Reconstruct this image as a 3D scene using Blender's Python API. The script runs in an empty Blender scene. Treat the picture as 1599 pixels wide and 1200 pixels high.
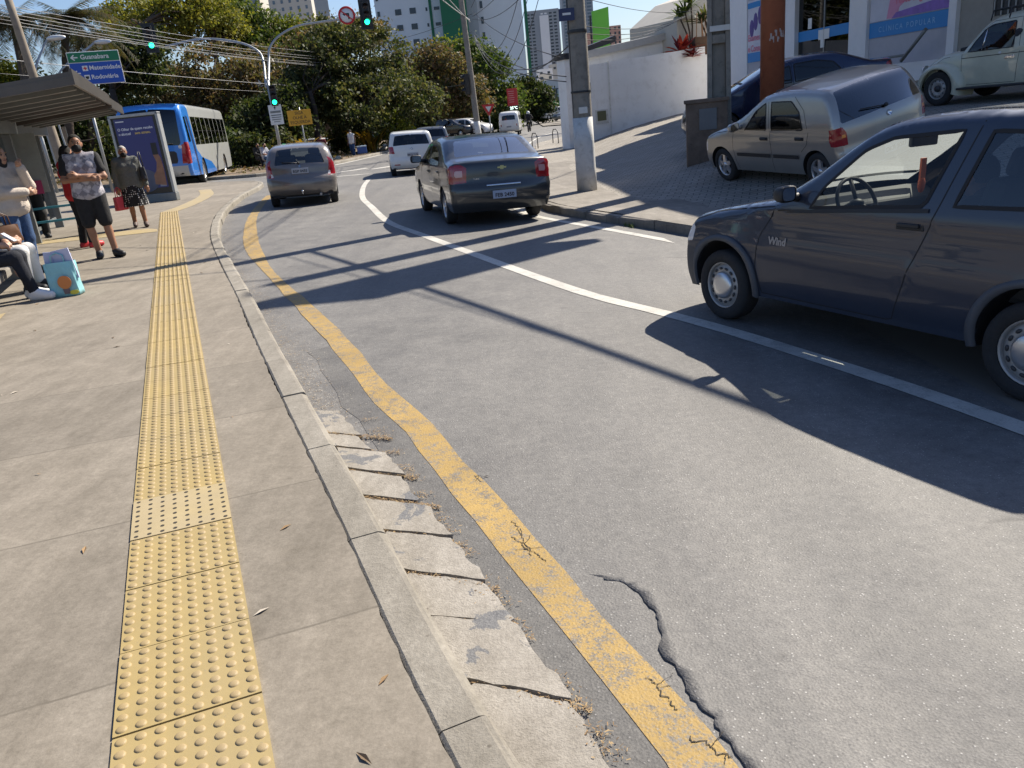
import bpy, bmesh, math, random
import numpy as np
from mathutils import Vector, Matrix, geometry

S = bpy.context.scene
COL = S.collection
rad = math.radians

# ------------------------------------------------------------------ camera, sky, sun, exposure
FPX, EYE = 1220.0, 1.65
_p, _r = rad(19.5), rad(6.0)
_fw = np.array([0, math.cos(_p), -math.sin(_p)]); _ri = np.array([1.0, 0, 0]); _dn = np.cross(_fw, _ri)
CAMR = np.array([math.cos(_r)*_ri + math.sin(_r)*_dn, -math.sin(_r)*_ri + math.cos(_r)*_dn, _fw])
cd = bpy.data.cameras.new('camera'); cam = bpy.data.objects.new('camera', cd); COL.objects.link(cam)
cd.sensor_width = 36.0; cd.lens = FPX/1599*36.0; cd.clip_start = 0.05; cd.clip_end = 5000
mw = Matrix.Identity(4)
for i in range(3):
    mw[i][0] = CAMR[0][i]; mw[i][1] = -CAMR[1][i]; mw[i][2] = -CAMR[2][i]
mw[2][3] = EYE
cam.matrix_world = mw
S.camera = cam

SUN_AZ, SUN_EL = rad(45), rad(43)      # azimuth from +Y towards +X
w = bpy.data.worlds.new('World'); S.world = w; w.use_nodes = True
nt = w.node_tree; bg = nt.nodes['Background']
sky = nt.nodes.new('ShaderNodeTexSky'); sky.sky_type = 'NISHITA'; sky.sun_disc = False
sky.sun_elevation = SUN_EL; sky.sun_rotation = SUN_AZ
sky.air_density = 1.1; sky.dust_density = 1.0; sky.ozone_density = 1.2
tint = nt.nodes.new('ShaderNodeMix'); tint.data_type = 'RGBA'; tint.blend_type = 'MULTIPLY'; tint.inputs[0].default_value = 1
tint.inputs[7].default_value = (.87, .975, 1.22, 1)      # white balance of the camera
nt.links.new(sky.outputs[0], tint.inputs[6]); nt.links.new(tint.outputs[2], bg.inputs[0]); bg.inputs[1].default_value = 0.062
sd = bpy.data.lights.new('sun', 'SUN'); sun = bpy.data.objects.new('sun', sd); COL.objects.link(sun)
sd.energy = 5.0; sd.angle = rad(0.5); sd.color = (1.0, 0.92, 0.79)
sv = Vector((math.sin(SUN_AZ)*math.cos(SUN_EL), math.cos(SUN_AZ)*math.cos(SUN_EL), math.sin(SUN_EL)))
sun.rotation_euler = sv.to_track_quat('Z', 'Y').to_euler()
S.view_settings.view_transform = 'Standard'; S.view_settings.look = 'None'
S.view_settings.gamma = 1.0; S.view_settings.use_curve_mapping = False
S.view_settings.exposure = 0.88
S.render.engine = 'CYCLES'
S.cycles.max_bounces = 8; S.cycles.transparent_max_bounces = 24
S.cycles.caustics_reflective = False; S.cycles.caustics_refractive = False

# ------------------------------------------------------------------ small maths
def sm(t):
    t = np.clip(t, 0, 1); return t*t*(3-2*t)
def fa(y):
    y = np.asarray(y, float); return .015*np.minimum(y, 30) + .0065*np.clip(y-30, 0, 60)
def base(x, y):
    x = np.asarray(x, float); y = np.asarray(y, float)
    return -(fa(y) + .03*np.clip(x, -22, 8)*(1-.7*sm((y-30)/40)))
def ray(px, py):
    return CAMR.T @ np.array([(px-799.5)/FPX, (py-600)/FPX, 1.0])
def at(px, py, d):
    return Vector(np.array([0, 0, EYE]) + d*ray(px, py))
def hit(px, py, off=0.0, zf=None):
    zf = zf or (lambda x, y: base(x, y)+off)
    d = ray(px, py); lo, hi = 0.5, 400
    for _ in range(50):
        m = (lo+hi)/2; q = np.array([0, 0, EYE])+m*d
        if q[2] > zf(q[0], q[1]): lo = m
        else: hi = m
    return Vector(np.array([0, 0, EYE])+lo*d)
def catmull(P, n=6):
    P = [np.array(p, float) for p in P]; out = []
    Q = [2*P[0]-P[1]]+P+[2*P[-1]-P[-2]]
    for i in range(1, len(Q)-2):
        for k in range(n):
            t = k/n; a, b, c, d = Q[i-1:i+3]
            out.append(.5*((2*b)+(-a+c)*t+(2*a-5*b+4*c-d)*t*t+(-a+3*b-3*c+d)*t**3))
    out.append(P[-1]); return np.array(out)
def resample(P, step):
    P = np.asarray(P, float); L = np.r_[0, np.cumsum(np.linalg.norm(np.diff(P, axis=0), axis=1))]
    n = max(2, int(round(L[-1]/step))+1); s = np.linspace(0, L[-1], n)
    return np.stack([np.interp(s, L, P[:, k]) for k in range(P.shape[1])], 1)
def inpoly(x, y, poly):
    x = np.asarray(x); y = np.asarray(y); poly = np.asarray(poly); r = np.zeros(x.shape, bool)
    j = len(poly)-1
    for i in range(len(poly)):
        xi, yi = poly[i]; xj, yj = poly[j]
        if yi != yj:
            c = ((yi > y) != (yj > y)) & (x < (xj-xi)*(y-yi)/(yj-yi)+xi); r ^= c
        j = i
    return r
def dist_poly(x, y, P, closed=False):
    P = np.asarray(P, float)
    A, B = (P, np.roll(P, -1, 0)) if closed else (P[:-1], P[1:])
    d = np.full(x.shape, 1e9)
    for a, b in zip(A, B):
        ab = b-a; t = np.clip(((x-a[0])*ab[0]+(y-a[1])*ab[1])/(ab@ab+1e-12), 0, 1)
        d = np.minimum(d, np.hypot(x-a[0]-t*ab[0], y-a[1]-t*ab[1]))
    return d
def cdt(pts, loops):
    """pts Nx2, loops: list of (index list, closed)."""
    E = []
    for idx, cl in loops:
        for a, b in zip(idx[:-1], idx[1:]): E.append((a, b))
        if cl: E.append((idx[-1], idx[0]))
    r = geometry.delaunay_2d_cdt([Vector((float(p[0]), float(p[1]))) for p in pts], E, [], 0, 1e-5)
    return np.array([(v.x, v.y) for v in r[0]]), np.array([f for f in r[2] if len(f) == 3], int)

# ------------------------------------------------------------------ materials
MATS = {}
def pmat(name, col, rough=.6, metal=0.0, var=0.0, scale=4.0, bump=0.0, bscale=60.0, coat=0.0, spec=.5, emit=None, estr=0.0, dirt=None):
    if name in MATS: return MATS[name]
    m = bpy.data.materials.new(name); m.use_nodes = True; MATS[name] = m
    n = m.node_tree.nodes; l = m.node_tree.links; b = n['Principled BSDF']
    b.inputs['Base Color'].default_value = (*col, 1); b.inputs['Roughness'].default_value = rough
    b.inputs['Metallic'].default_value = metal; b.inputs['Specular IOR Level'].default_value = spec
    if coat: b.inputs['Coat Weight'].default_value = coat; b.inputs['Coat Roughness'].default_value = .04
    if var or bump or dirt:
        tc = n.new('ShaderNodeTexCoord')
    if var:
        nz = n.new('ShaderNodeTexNoise'); nz.inputs['Scale'].default_value = scale; nz.inputs['Detail'].default_value = 8; nz.inputs['Roughness'].default_value = .65
        l.new(tc.outputs['Object'], nz.inputs['Vector'])
        mr = n.new('ShaderNodeMapRange'); mr.inputs[1].default_value = .25; mr.inputs[2].default_value = .75
        mr.inputs[3].default_value = 1-var; mr.inputs[4].default_value = 1+var
        l.new(nz.outputs[0], mr.inputs[0])
        mx = n.new('ShaderNodeMix'); mx.data_type = 'RGBA'; mx.blend_type = 'MULTIPLY'; mx.inputs[0].default_value = 1
        mx.inputs[6].default_value = (*col, 1); l.new(mr.outputs[0], mx.inputs[7])
        out = mx.outputs[2]
        if dirt:
            n2 = n.new('ShaderNodeTexNoise'); n2.inputs['Scale'].default_value = scale*2.3; n2.inputs['Detail'].default_value = 10; n2.inputs['Roughness'].default_value = .7
            l.new(tc.outputs['Object'], n2.inputs['Vector'])
            m2 = n.new('ShaderNodeMapRange'); m2.inputs[1].default_value = .52; m2.inputs[2].default_value = .72; m2.inputs[4].default_value = .7
            l.new(n2.outputs[0], m2.inputs[0])
            mx2 = n.new('ShaderNodeMix'); mx2.data_type = 'RGBA'; l.new(m2.outputs[0], mx2.inputs[0])
            l.new(out, mx2.inputs[6]); mx2.inputs[7].default_value = (*dirt, 1); out = mx2.outputs[2]
        l.new(out, b.inputs['Base Color'])
    if bump:
        nb = n.new('ShaderNodeTexNoise'); nb.inputs['Scale'].default_value = bscale; nb.inputs['Detail'].default_value = 6
        l.new(tc.outputs['Object'], nb.inputs['Vector'])
        bp = n.new('ShaderNodeBump'); bp.inputs['Strength'].default_value = bump; bp.inputs['Distance'].default_value = .02
        l.new(nb.outputs[0], bp.inputs['Height']); l.new(bp.outputs[0], b.inputs['Normal'])
    if emit:
        b.inputs['Emission Color'].default_value = (*emit, 1); b.inputs['Emission Strength'].default_value = estr
    return m
def paint(name, col, metal=.0, rough=.32, dust=.06):
    """car paint: coat over base, light road dust"""
    return pmat(name, col, rough, metal, var=dust, scale=3.0, coat=.8)
def glass(name, tint=(.5, .55, .55), refl=1.0, dust=0.0):
    if name in MATS: return MATS[name]
    m = bpy.data.materials.new(name); m.use_nodes = True; MATS[name] = m
    n = m.node_tree.nodes; l = m.node_tree.links; n.remove(n['Principled BSDF']); o = n['Material Output']
    t = n.new('ShaderNodeBsdfTransparent'); t.inputs[0].default_value = (*tint, 1)
    g = n.new('ShaderNodeBsdfGlossy'); g.inputs['Roughness'].default_value = .02
    g.inputs[0].default_value = (.95, .97, 1, 1)
    f = n.new('ShaderNodeFresnel'); f.inputs[0].default_value = 1.5
    mm = n.new('ShaderNodeMath'); mm.operation = 'MULTIPLY_ADD'; mm.inputs[1].default_value = refl; mm.inputs[2].default_value = .02
    l.new(f.outputs[0], mm.inputs[0])
    mx = n.new('ShaderNodeMixShader'); l.new(mm.outputs[0], mx.inputs[0]); l.new(t.outputs[0], mx.inputs[1]); l.new(g.outputs[0], mx.inputs[2])
    out = mx.outputs[0]
    if dust:      # film of dust that catches the sun
        tr = n.new('ShaderNodeBsdfTranslucent'); tr.inputs[0].default_value = (.85, .9, .84, 1); m2 = n.new('ShaderNodeMixShader'); m2.inputs[0].default_value = dust
        l.new(out, m2.inputs[1]); l.new(tr.outputs[0], m2.inputs[2]); out = m2.outputs[0]
    l.new(out, o.inputs[0]); return m

# ------------------------------------------------------------------ mesh building
class MB:
    def __init__(s): s.v = []; s.f = []; s.m = []; s.sm = []
    def add(s, V, F, mi=0, smooth=False):
        o = len(s.v); s.v += [tuple(map(float, p)) for p in V]
        for f in F: s.f.append(tuple(int(i)+o for i in f)); s.m.append(mi); s.sm.append(smooth)
        return s
    def box(s, c, d, rot=None, mi=0):
        V = [Vector((sx*d[0]/2, sy*d[1]/2, sz*d[2]/2)) for sx in (-1, 1) for sy in (-1, 1) for sz in (-1, 1)]
        if rot is not None: V = [rot @ v for v in V]
        c = Vector(c)
        return s.add([v+c for v in V], [(0, 1, 3, 2), (4, 6, 7, 5), (0, 4, 5, 1), (2, 3, 7, 6), (0, 2, 6, 4), (1, 5, 7, 3)], mi)
    def tube(s, P, r, n=8, mi=0, caps=True, smooth=True):
        P = [Vector(p) for p in P]; rs = r if hasattr(r, '__len__') else [r]*len(P)
        V = []; F = []; prev = None
        for i, p in enumerate(P):
            t = (P[min(i+1, len(P)-1)]-P[max(i-1, 0)]).normalized()
            if prev is None: a = t.orthogonal().normalized()
            else: a = (prev-t*prev.dot(t)).normalized() if (prev-t*prev.dot(t)).length > 1e-6 else t.orthogonal().normalized()
            prev = a; b = t.cross(a)
            for k in range(n):
                an = 2*math.pi*k/n; V.append(p+(a*math.cos(an)+b*math.sin(an))*rs[i])
        for i in range(len(P)-1):
            for k in range(n):
                F.append((i*n+k, i*n+(k+1) % n, (i+1)*n+(k+1) % n, (i+1)*n+k))
        s.add(V, F, mi, smooth)
        if caps:
            o = len(s.v)-len(V)
            s.f += [tuple(o+k for k in reversed(range(n))), tuple(o+(len(P)-1)*n+k for k in range(n))]; s.m += [mi, mi]; s.sm += [False, False]
        return s
    def lathe(s, prof, axis='z', c=(0, 0, 0), n=24, mi=0, smooth=True, rot=None):
        V = []; F = []; c = Vector(c)
        for r, h in prof:
            for k in range(n):
                a = 2*math.pi*k/n; x, y = r*math.cos(a), r*math.sin(a)
                v = Vector((x, y, h)) if axis == 'z' else (Vector((x, h, y)) if axis == 'y' else Vector((h, x, y)))
                if rot is not None: v = rot @ v
                V.append(v+c)
        for i in range(len(prof)-1):
            for k in range(n): F.append((i*n+k, i*n+(k+1) % n, (i+1)*n+(k+1) % n, (i+1)*n+k))
        return s.add(V, F, mi, smooth)
    def ball(s, c, r, n=12, mi=0, rot=None):
        rr = r if hasattr(r, '__len__') else (r, r, r); V = []; F = []; c = Vector(c); m = n//2+1
        for i in range(m):
            th = math.pi*i/(m-1)
            for k in range(n):
                a = 2*math.pi*k/n; v = Vector((rr[0]*math.sin(th)*math.cos(a), rr[1]*math.sin(th)*math.sin(a), rr[2]*math.cos(th)))
                if rot is not None: v = rot @ v
                V.append(v+c)
        for i in range(m-1):
            for k in range(n): F.append((i*n+k, (i+1)*n+k, (i+1)*n+(k+1) % n, i*n+(k+1) % n))
        return s.add(V, F, mi, True)
    def prism(s, poly, ax, h0, h1, mi=0):
        """poly 2D extruded along axis ax ('x','y','z')."""
        def p3(p, h): return {'z': (p[0], p[1], h), 'y': (p[0], h, p[1]), 'x': (h, p[0], p[1])}[ax]
        n = len(poly); V = [p3(p, h0) for p in poly]+[p3(p, h1) for p in poly]
        return s.add(V, [tuple(range(n)), tuple(range(2*n-1, n-1, -1))]+[(i, i+n, (i+1) % n+n, (i+1) % n) for i in range(n)], mi)
    def quad(s, a, b, c, d, mi=0): return s.add([a, b, c, d], [(0, 1, 2, 3)], mi)
    def xf(s, M):
        s.v = [tuple(M @ Vector(p)) for p in s.v]; return s
    def build(s, name, mat, parent=None, bevel=0.0, loc=None, merge=False):
        me = bpy.data.meshes.new(name); me.from_pydata(s.v, [], s.f); me.update()
        for mm in (mat if isinstance(mat, (list, tuple)) else [mat]): me.materials.append(mm)
        me.polygons.foreach_set('material_index', s.m); me.polygons.foreach_set('use_smooth', s.sm)
        bm = bmesh.new(); bm.from_mesh(me)
        if merge: bmesh.ops.remove_doubles(bm, verts=bm.verts, dist=1e-4)
        bmesh.ops.recalc_face_normals(bm, faces=bm.faces); bm.to_mesh(me); bm.free()
        o = bpy.data.objects.new(name, me); COL.objects.link(o)
        if parent is not None: o.parent = parent
        if loc is not None: o.location = loc
        if bevel:
            md = o.modifiers.new('bevel', 'BEVEL'); md.width = bevel; md.segments = 2; md.limit_method = 'ANGLE'; md.angle_limit = rad(40)
        return o
def tag(o, label=None, cat=None, group=None, kind=None):
    if label: o['label'] = label
    if cat: o['category'] = cat
    if group: o['group'] = group
    if kind: o['kind'] = kind
    return o
def thing(name, label, cat, loc=(0, 0, 0), rotz=0.0, group=None, mat=None):
    o = bpy.data.objects.new(name, None); COL.objects.link(o); o.empty_display_size = .1
    if mat is not None: o.matrix_world = mat
    else: o.location = loc; o.rotation_euler = (0, 0, rotz)
    return tag(o, label, cat, group)
def kids(o): return [c for c in COL.objects if c.parent == o]
def copy_tree(o, parent=None):
    c = o.copy(); COL.objects.link(c)
    if parent is not None: c.parent = parent
    for ch in list(o.children): copy_tree(ch, c)
    return c
def text_mesh(name, body, size, mat, parent, loc, rot=(0, 0, 0), align='CENTER', bold=0.0, ext=.002, shear=0.0, space=1.0, mtx=None):
    cu = bpy.data.curves.new(name, 'FONT'); cu.body = body; cu.size = size; cu.align_x = align; cu.align_y = 'CENTER'
    cu.extrude = ext; cu.offset = bold; cu.shear = shear; cu.resolution_u = 3; cu.space_character = space
    tmp = bpy.data.objects.new(name, cu); me = bpy.data.meshes.new_from_object(tmp)
    bpy.data.objects.remove(tmp); bpy.data.curves.remove(cu)
    me.name = name; me.materials.clear(); me.materials.append(mat)
    o = bpy.data.objects.new(name, me); COL.objects.link(o)
    if parent is not None: o.parent = parent
    if mtx is not None: o.matrix_local = mtx
    else: o.location = loc; o.rotation_euler = rot
    return o
def frame_m(o, xd, zd=(0, 0, 1)):
    """matrix with local x along xd, z near zd"""
    x = Vector(xd).normalized(); z = Vector(zd); z = (z-x*z.dot(x)).normalized(); y = z.cross(x)
    M = Matrix((x, y, z)).transposed().to_4x4(); M.translation = Vector(o); return M
# ------------------------------------------------------------------ ground model
KL = catmull([(2.6, -6), (1.55, -3), (.75, -.7), (.25, .7), (-.07, 1.51), (-.28, 2.03), (-.68, 3.08), (-1.03, 3.97), (-1.47, 5.1), (-2.14, 6.85), (-2.62, 8.13), (-3.5, 10.37),
              (-4.41, 12.76), (-5.08, 14.74), (-5.84, 17.32), (-6.54, 20.17), (-7.3, 23.97), (-7.9, 28.0), (-8.7, 30.6), (-10.5, 31.9), (-14, 32.4), (-30, 33.2)], 5)
KR = catmull([(8.6, -4), (6.6, 1.5), (5.2, 4.6), (4.3, 6.7), (3.45, 8.6), (2.73, 10.2), (2.2, 11.55), (1.55, 13.1), (1.0, 14.7), (.8, 17), (.95, 21), (1.4, 26), (2.0, 36), (3.0, 50), (5.2, 64), (9.5, 75), (18, 86), (40, 105)], 4)
def dright(x, y):
    x = np.asarray(x, float); y = np.asarray(y, float)
    best = np.full(x.shape, 1e9); sg = np.zeros(x.shape)
    for a, b in zip(KR[:-1], KR[1:]):
        ab = b-a; t = np.clip(((x-a[0])*ab[0]+(y-a[1])*ab[1])/(ab@ab), 0, 1)
        dx, dy = x-a[0]-t*ab[0], y-a[1]-t*ab[1]; d = np.hypot(dx, dy)
        s = np.where(ab[0]*dy-ab[1]*dx < 0, 1, -1)
        sg = np.where(d < best, s, sg); best = np.minimum(best, d)
    return best*sg
def Gr(x, y):
    d = dright(x, y); e = np.maximum(0, d-1.6)
    rise = .27*(np.sqrt(e*e+.16)-.4)*np.where(e > 0, 1, 0)
    rise = 1.35*np.tanh(rise/1.35*1.05)
    return base(x, y)+.13+.015*np.clip(d, 0, 2)+rise
#!CUT
def sheet(name, poly, zf, step, mats, kind='structure', thick=0.0, smooth=True, pstep=None):
    poly = np.asarray(poly, float)
    x0, y0 = poly.min(0); x1, y1 = poly.max(0)
    per = resample(np.r_[poly, poly[:1]], pstep or step)[:-1]
    gx, gy = np.meshgrid(np.arange(x0+step*.5, x1, step), np.arange(y0+step*.5, y1, step)); gx = gx.ravel(); gy = gy.ravel()
    if len(gx):
        k = inpoly(gx, gy, poly); gx, gy = gx[k], gy[k]
        if len(gx):
            k = dist_poly(gx, gy, per, True) > step*.35; gx, gy = gx[k], gy[k]
    pts = np.r_[per, np.stack([gx, gy], 1)]
    V, F = cdt(pts, [(list(range(len(per))), True)])
    c = V[F].mean(1); F = F[inpoly(c[:, 0], c[:, 1], per)]
    z = np.asarray(zf(V[:, 0], V[:, 1]))
    mb = MB(); mb.add(np.c_[V, z], F, 0, smooth)
    if thick:
        n = len(per); o = len(mb.v)
        mb.add(np.r_[np.c_[V[:n], z[:n]], np.c_[V[:n], z[:n]-thick]], [(i, i+n, (i+1) % n+n, (i+1) % n) for i in range(n)])
    ob = mb.build(name, mats, merge=bool(thick))
    # faces up
    me = ob.data
    if sum(p.normal.z*p.area for p in me.polygons) < 0: me.flip_normals()
    return tag(ob, kind=kind) if kind else ob
def off_line(P, t):
    """offset polyline to its left by t"""
    P = np.asarray(P, float); d = np.gradient(P, axis=0); d /= np.linalg.norm(d, axis=1)[:, None]
    return P+np.stack([-d[:, 1], d[:, 0]], 1)*np.reshape(t, (-1, 1))

def shader(name):
    m = bpy.data.materials.new(name); m.use_nodes = True
    n = m.node_tree.nodes; l = m.node_tree.links
    def N(t, **kw):
        x = n.new('ShaderNode'+t)
        for k, v in kw.items():
            if k in ('data_type', 'blend_type', 'operation', 'feature', 'noise_dimensions', 'voronoi_dimensions', 'distance', 'interpolation_type'): setattr(x, k, v)
            else: x.inputs[int(k[1:]) if k[0] == 'i' and k[1:].isdigit() else k].default_value = v
        return x
    return m, N, l.new, n['Principled BSDF']
def mixc(N, L, f, a, b, mode='MIX'):
    m = N('Mix', data_type='RGBA', blend_type=mode)
    for v, i in ((f, 0), (a, 6), (b, 7)):
        if hasattr(v, 'links') or hasattr(v, 'is_linked'): L(v, m.inputs[i])
        else: m.inputs[i].default_value = v if i == 0 else (*v, 1)
    return m.outputs[2]
def rng(N, L, src, a, b, c=0.0, d=1.0, smooth=False):
    m = N('MapRange', i1=a, i2=b, i3=c, i4=d)
    if smooth: m.interpolation_type = 'SMOOTHSTEP'
    L(src, m.inputs[0]); return m.outputs[0]
def mul(N, L, a, b, op='MULTIPLY'):
    m = N('Math', operation=op)
    for v, i in ((a, 0), (b, 1)):
        if hasattr(v, 'is_linked'): L(v, m.inputs[i])
        else: m.inputs[i].default_value = v
    return m.outputs[0]
def asphalt_col(N, L, geo):
    P = geo.outputs['Position']
    big = N('TexNoise', Scale=.35, Detail=5.0, Roughness=.6); L(P, big.inputs['Vector'])
    mid = N('TexNoise', Scale=3.2, Detail=8.0, Roughness=.7); L(P, mid.inputs['Vector'])
    fine = N('TexNoise', Scale=150.0, Detail=3.0, Roughness=.7); L(P, fine.inputs['Vector'])
    c = mixc(N, L, rng(N, L, big.outputs[0], .3, .7), (.110, .105, .100), (.168, .161, .152))
    c = mixc(N, L, rng(N, L, mid.outputs[0], .35, .7, 0, .65), c, (.225, .218, .208))
    c = mixc(N, L, rng(N, L, fine.outputs[0], .3, .72, .1, .75), mixc(N, L, 1.0, c, (.55, .55, .55), 'MULTIPLY'), mixc(N, L, 1.0, c, (1.35, 1.35, 1.33), 'MULTIPLY'))
    vo = N('TexVoronoi', Scale=85.0); L(P, vo.inputs['Vector'])
    sp = N('SeparateColor'); L(vo.outputs['Color'], sp.inputs[0])
    pick = mul(N, L, rng(N, L, sp.outputs[0], .86, .90), rng(N, L, vo.outputs['Distance'], .28, .18))
    c = mixc(N, L, mul(N, L, pick, .55), c, (.52, .51, .49))
    mp = N('Mapping'); mp.inputs['Rotation'].default_value = (0, 0, rad(-22)); mp.inputs['Scale'].default_value = (1.7, .16, 1); L(P, mp.inputs[0])
    sk = N('TexNoise', Scale=1.0, Detail=6.0, Roughness=.6); L(mp.outputs[0], sk.inputs['Vector'])
    c = mixc(N, L, rng(N, L, sk.outputs[0], .35, .7, 0, .7), mixc(N, L, 1.0, c, (.84, .84, .85), 'MULTIPLY'), mixc(N, L, 1.0, c, (1.25, 1.24, 1.22), 'MULTIPLY'))
    # oily dark stains and pale scuffs
    st = N('TexNoise', Scale=1.1, Detail=4.0, Roughness=.55); L(P, st.inputs['Vector'])
    c = mixc(N, L, rng(N, L, st.outputs[0], .6, .75, 0, .38), c, (.070, .068, .068))
    wr = N('TexNoise', Scale=8.0, Detail=10.0, Roughness=.75); L(P, wr.inputs['Vector'])
    c = mixc(N, L, rng(N, L, wr.outputs[0], .66, .74, 0, .5), c, (.31, .30, .285))
    m3 = N('TexNoise', Scale=21.0, Detail=11.0, Roughness=.8); L(P, m3.inputs['Vector'])
    c = mixc(N, L, rng(N, L, m3.outputs[0], .33, .67), mixc(N, L, 1.0, c, (.74, .74, .75), 'MULTIPLY'), mixc(N, L, 1.0, c, (1.24, 1.23, 1.21), 'MULTIPLY'))
    ho = N('TexNoise', Scale=1.7, Detail=3.0, Roughness=.5, Distortion=1.2); L(P, ho.inputs['Vector'])
    c = mixc(N, L, mul(N, L, rng(N, L, ho.outputs[0], .69, .74), rng(N, L, m3.outputs[0], .44, .5)), c, (.055, .052, .05))
    return c, fine, mid, vo
def asphalt_bump(N, L, b, fine, vo, s=.38):
    h = mul(N, L, fine.outputs[0], rng(N, L, vo.outputs['Distance'], 0, .6, .6, 0), 'ADD')
    bp = N('Bump', Strength=s, Distance=.006); L(h, bp.inputs['Height']); L(bp.outputs[0], b.inputs['Normal'])
def mk_asphalt(name, patch=1.0):
    m, N, L, b = shader(name); geo = N('NewGeometry')
    c, fine, mid, vo = asphalt_col(N, L, geo)
    if patch != 1: c = mixc(N, L, 1.0, c, (patch,)*3, 'MULTIPLY')
    L(c, b.inputs['Base Color']); L(rng(N, L, mid.outputs[0], .3, .7, .62, .82), b.inputs['Roughness'])
    asphalt_bump(N, L, b, fine, vo); return m
def mk_paint(name, col, lo, hi, wear=.95):
    """road paint worn through to the asphalt"""
    m, N, L, b = shader(name); geo = N('NewGeometry'); P = geo.outputs['Position']
    c, fine, mid, vo = asphalt_col(N, L, geo)
    n1 = N('TexNoise', Scale=10.0, Detail=14.0, Roughness=.82); L(P, n1.inputs['Vector'])
    n2 = N('TexNoise', Scale=90.0, Detail=4.0, Roughness=.8); L(P, n2.inputs['Vector'])
    mix = mul(N, L, mul(N, L, n1.outputs[0], .62), mul(N, L, n2.outputs[0], .38), 'ADD')
    msk = rng(N, L, mix, lo, hi, 0, wear)
    n3 = N('TexNoise', Scale=2.2, Detail=6.0, Roughness=.6); L(P, n3.inputs['Vector'])
    pc = mixc(N, L, rng(N, L, n3.outputs[0], .3, .7), tuple(x*.72 for x in col), col)
    c = mixc(N, L, msk, pc, c)
    L(c, b.inputs['Base Color']); b.inputs['Roughness'].default_value = .7
    asphalt_bump(N, L, b, fine, vo, .35); return m
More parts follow.
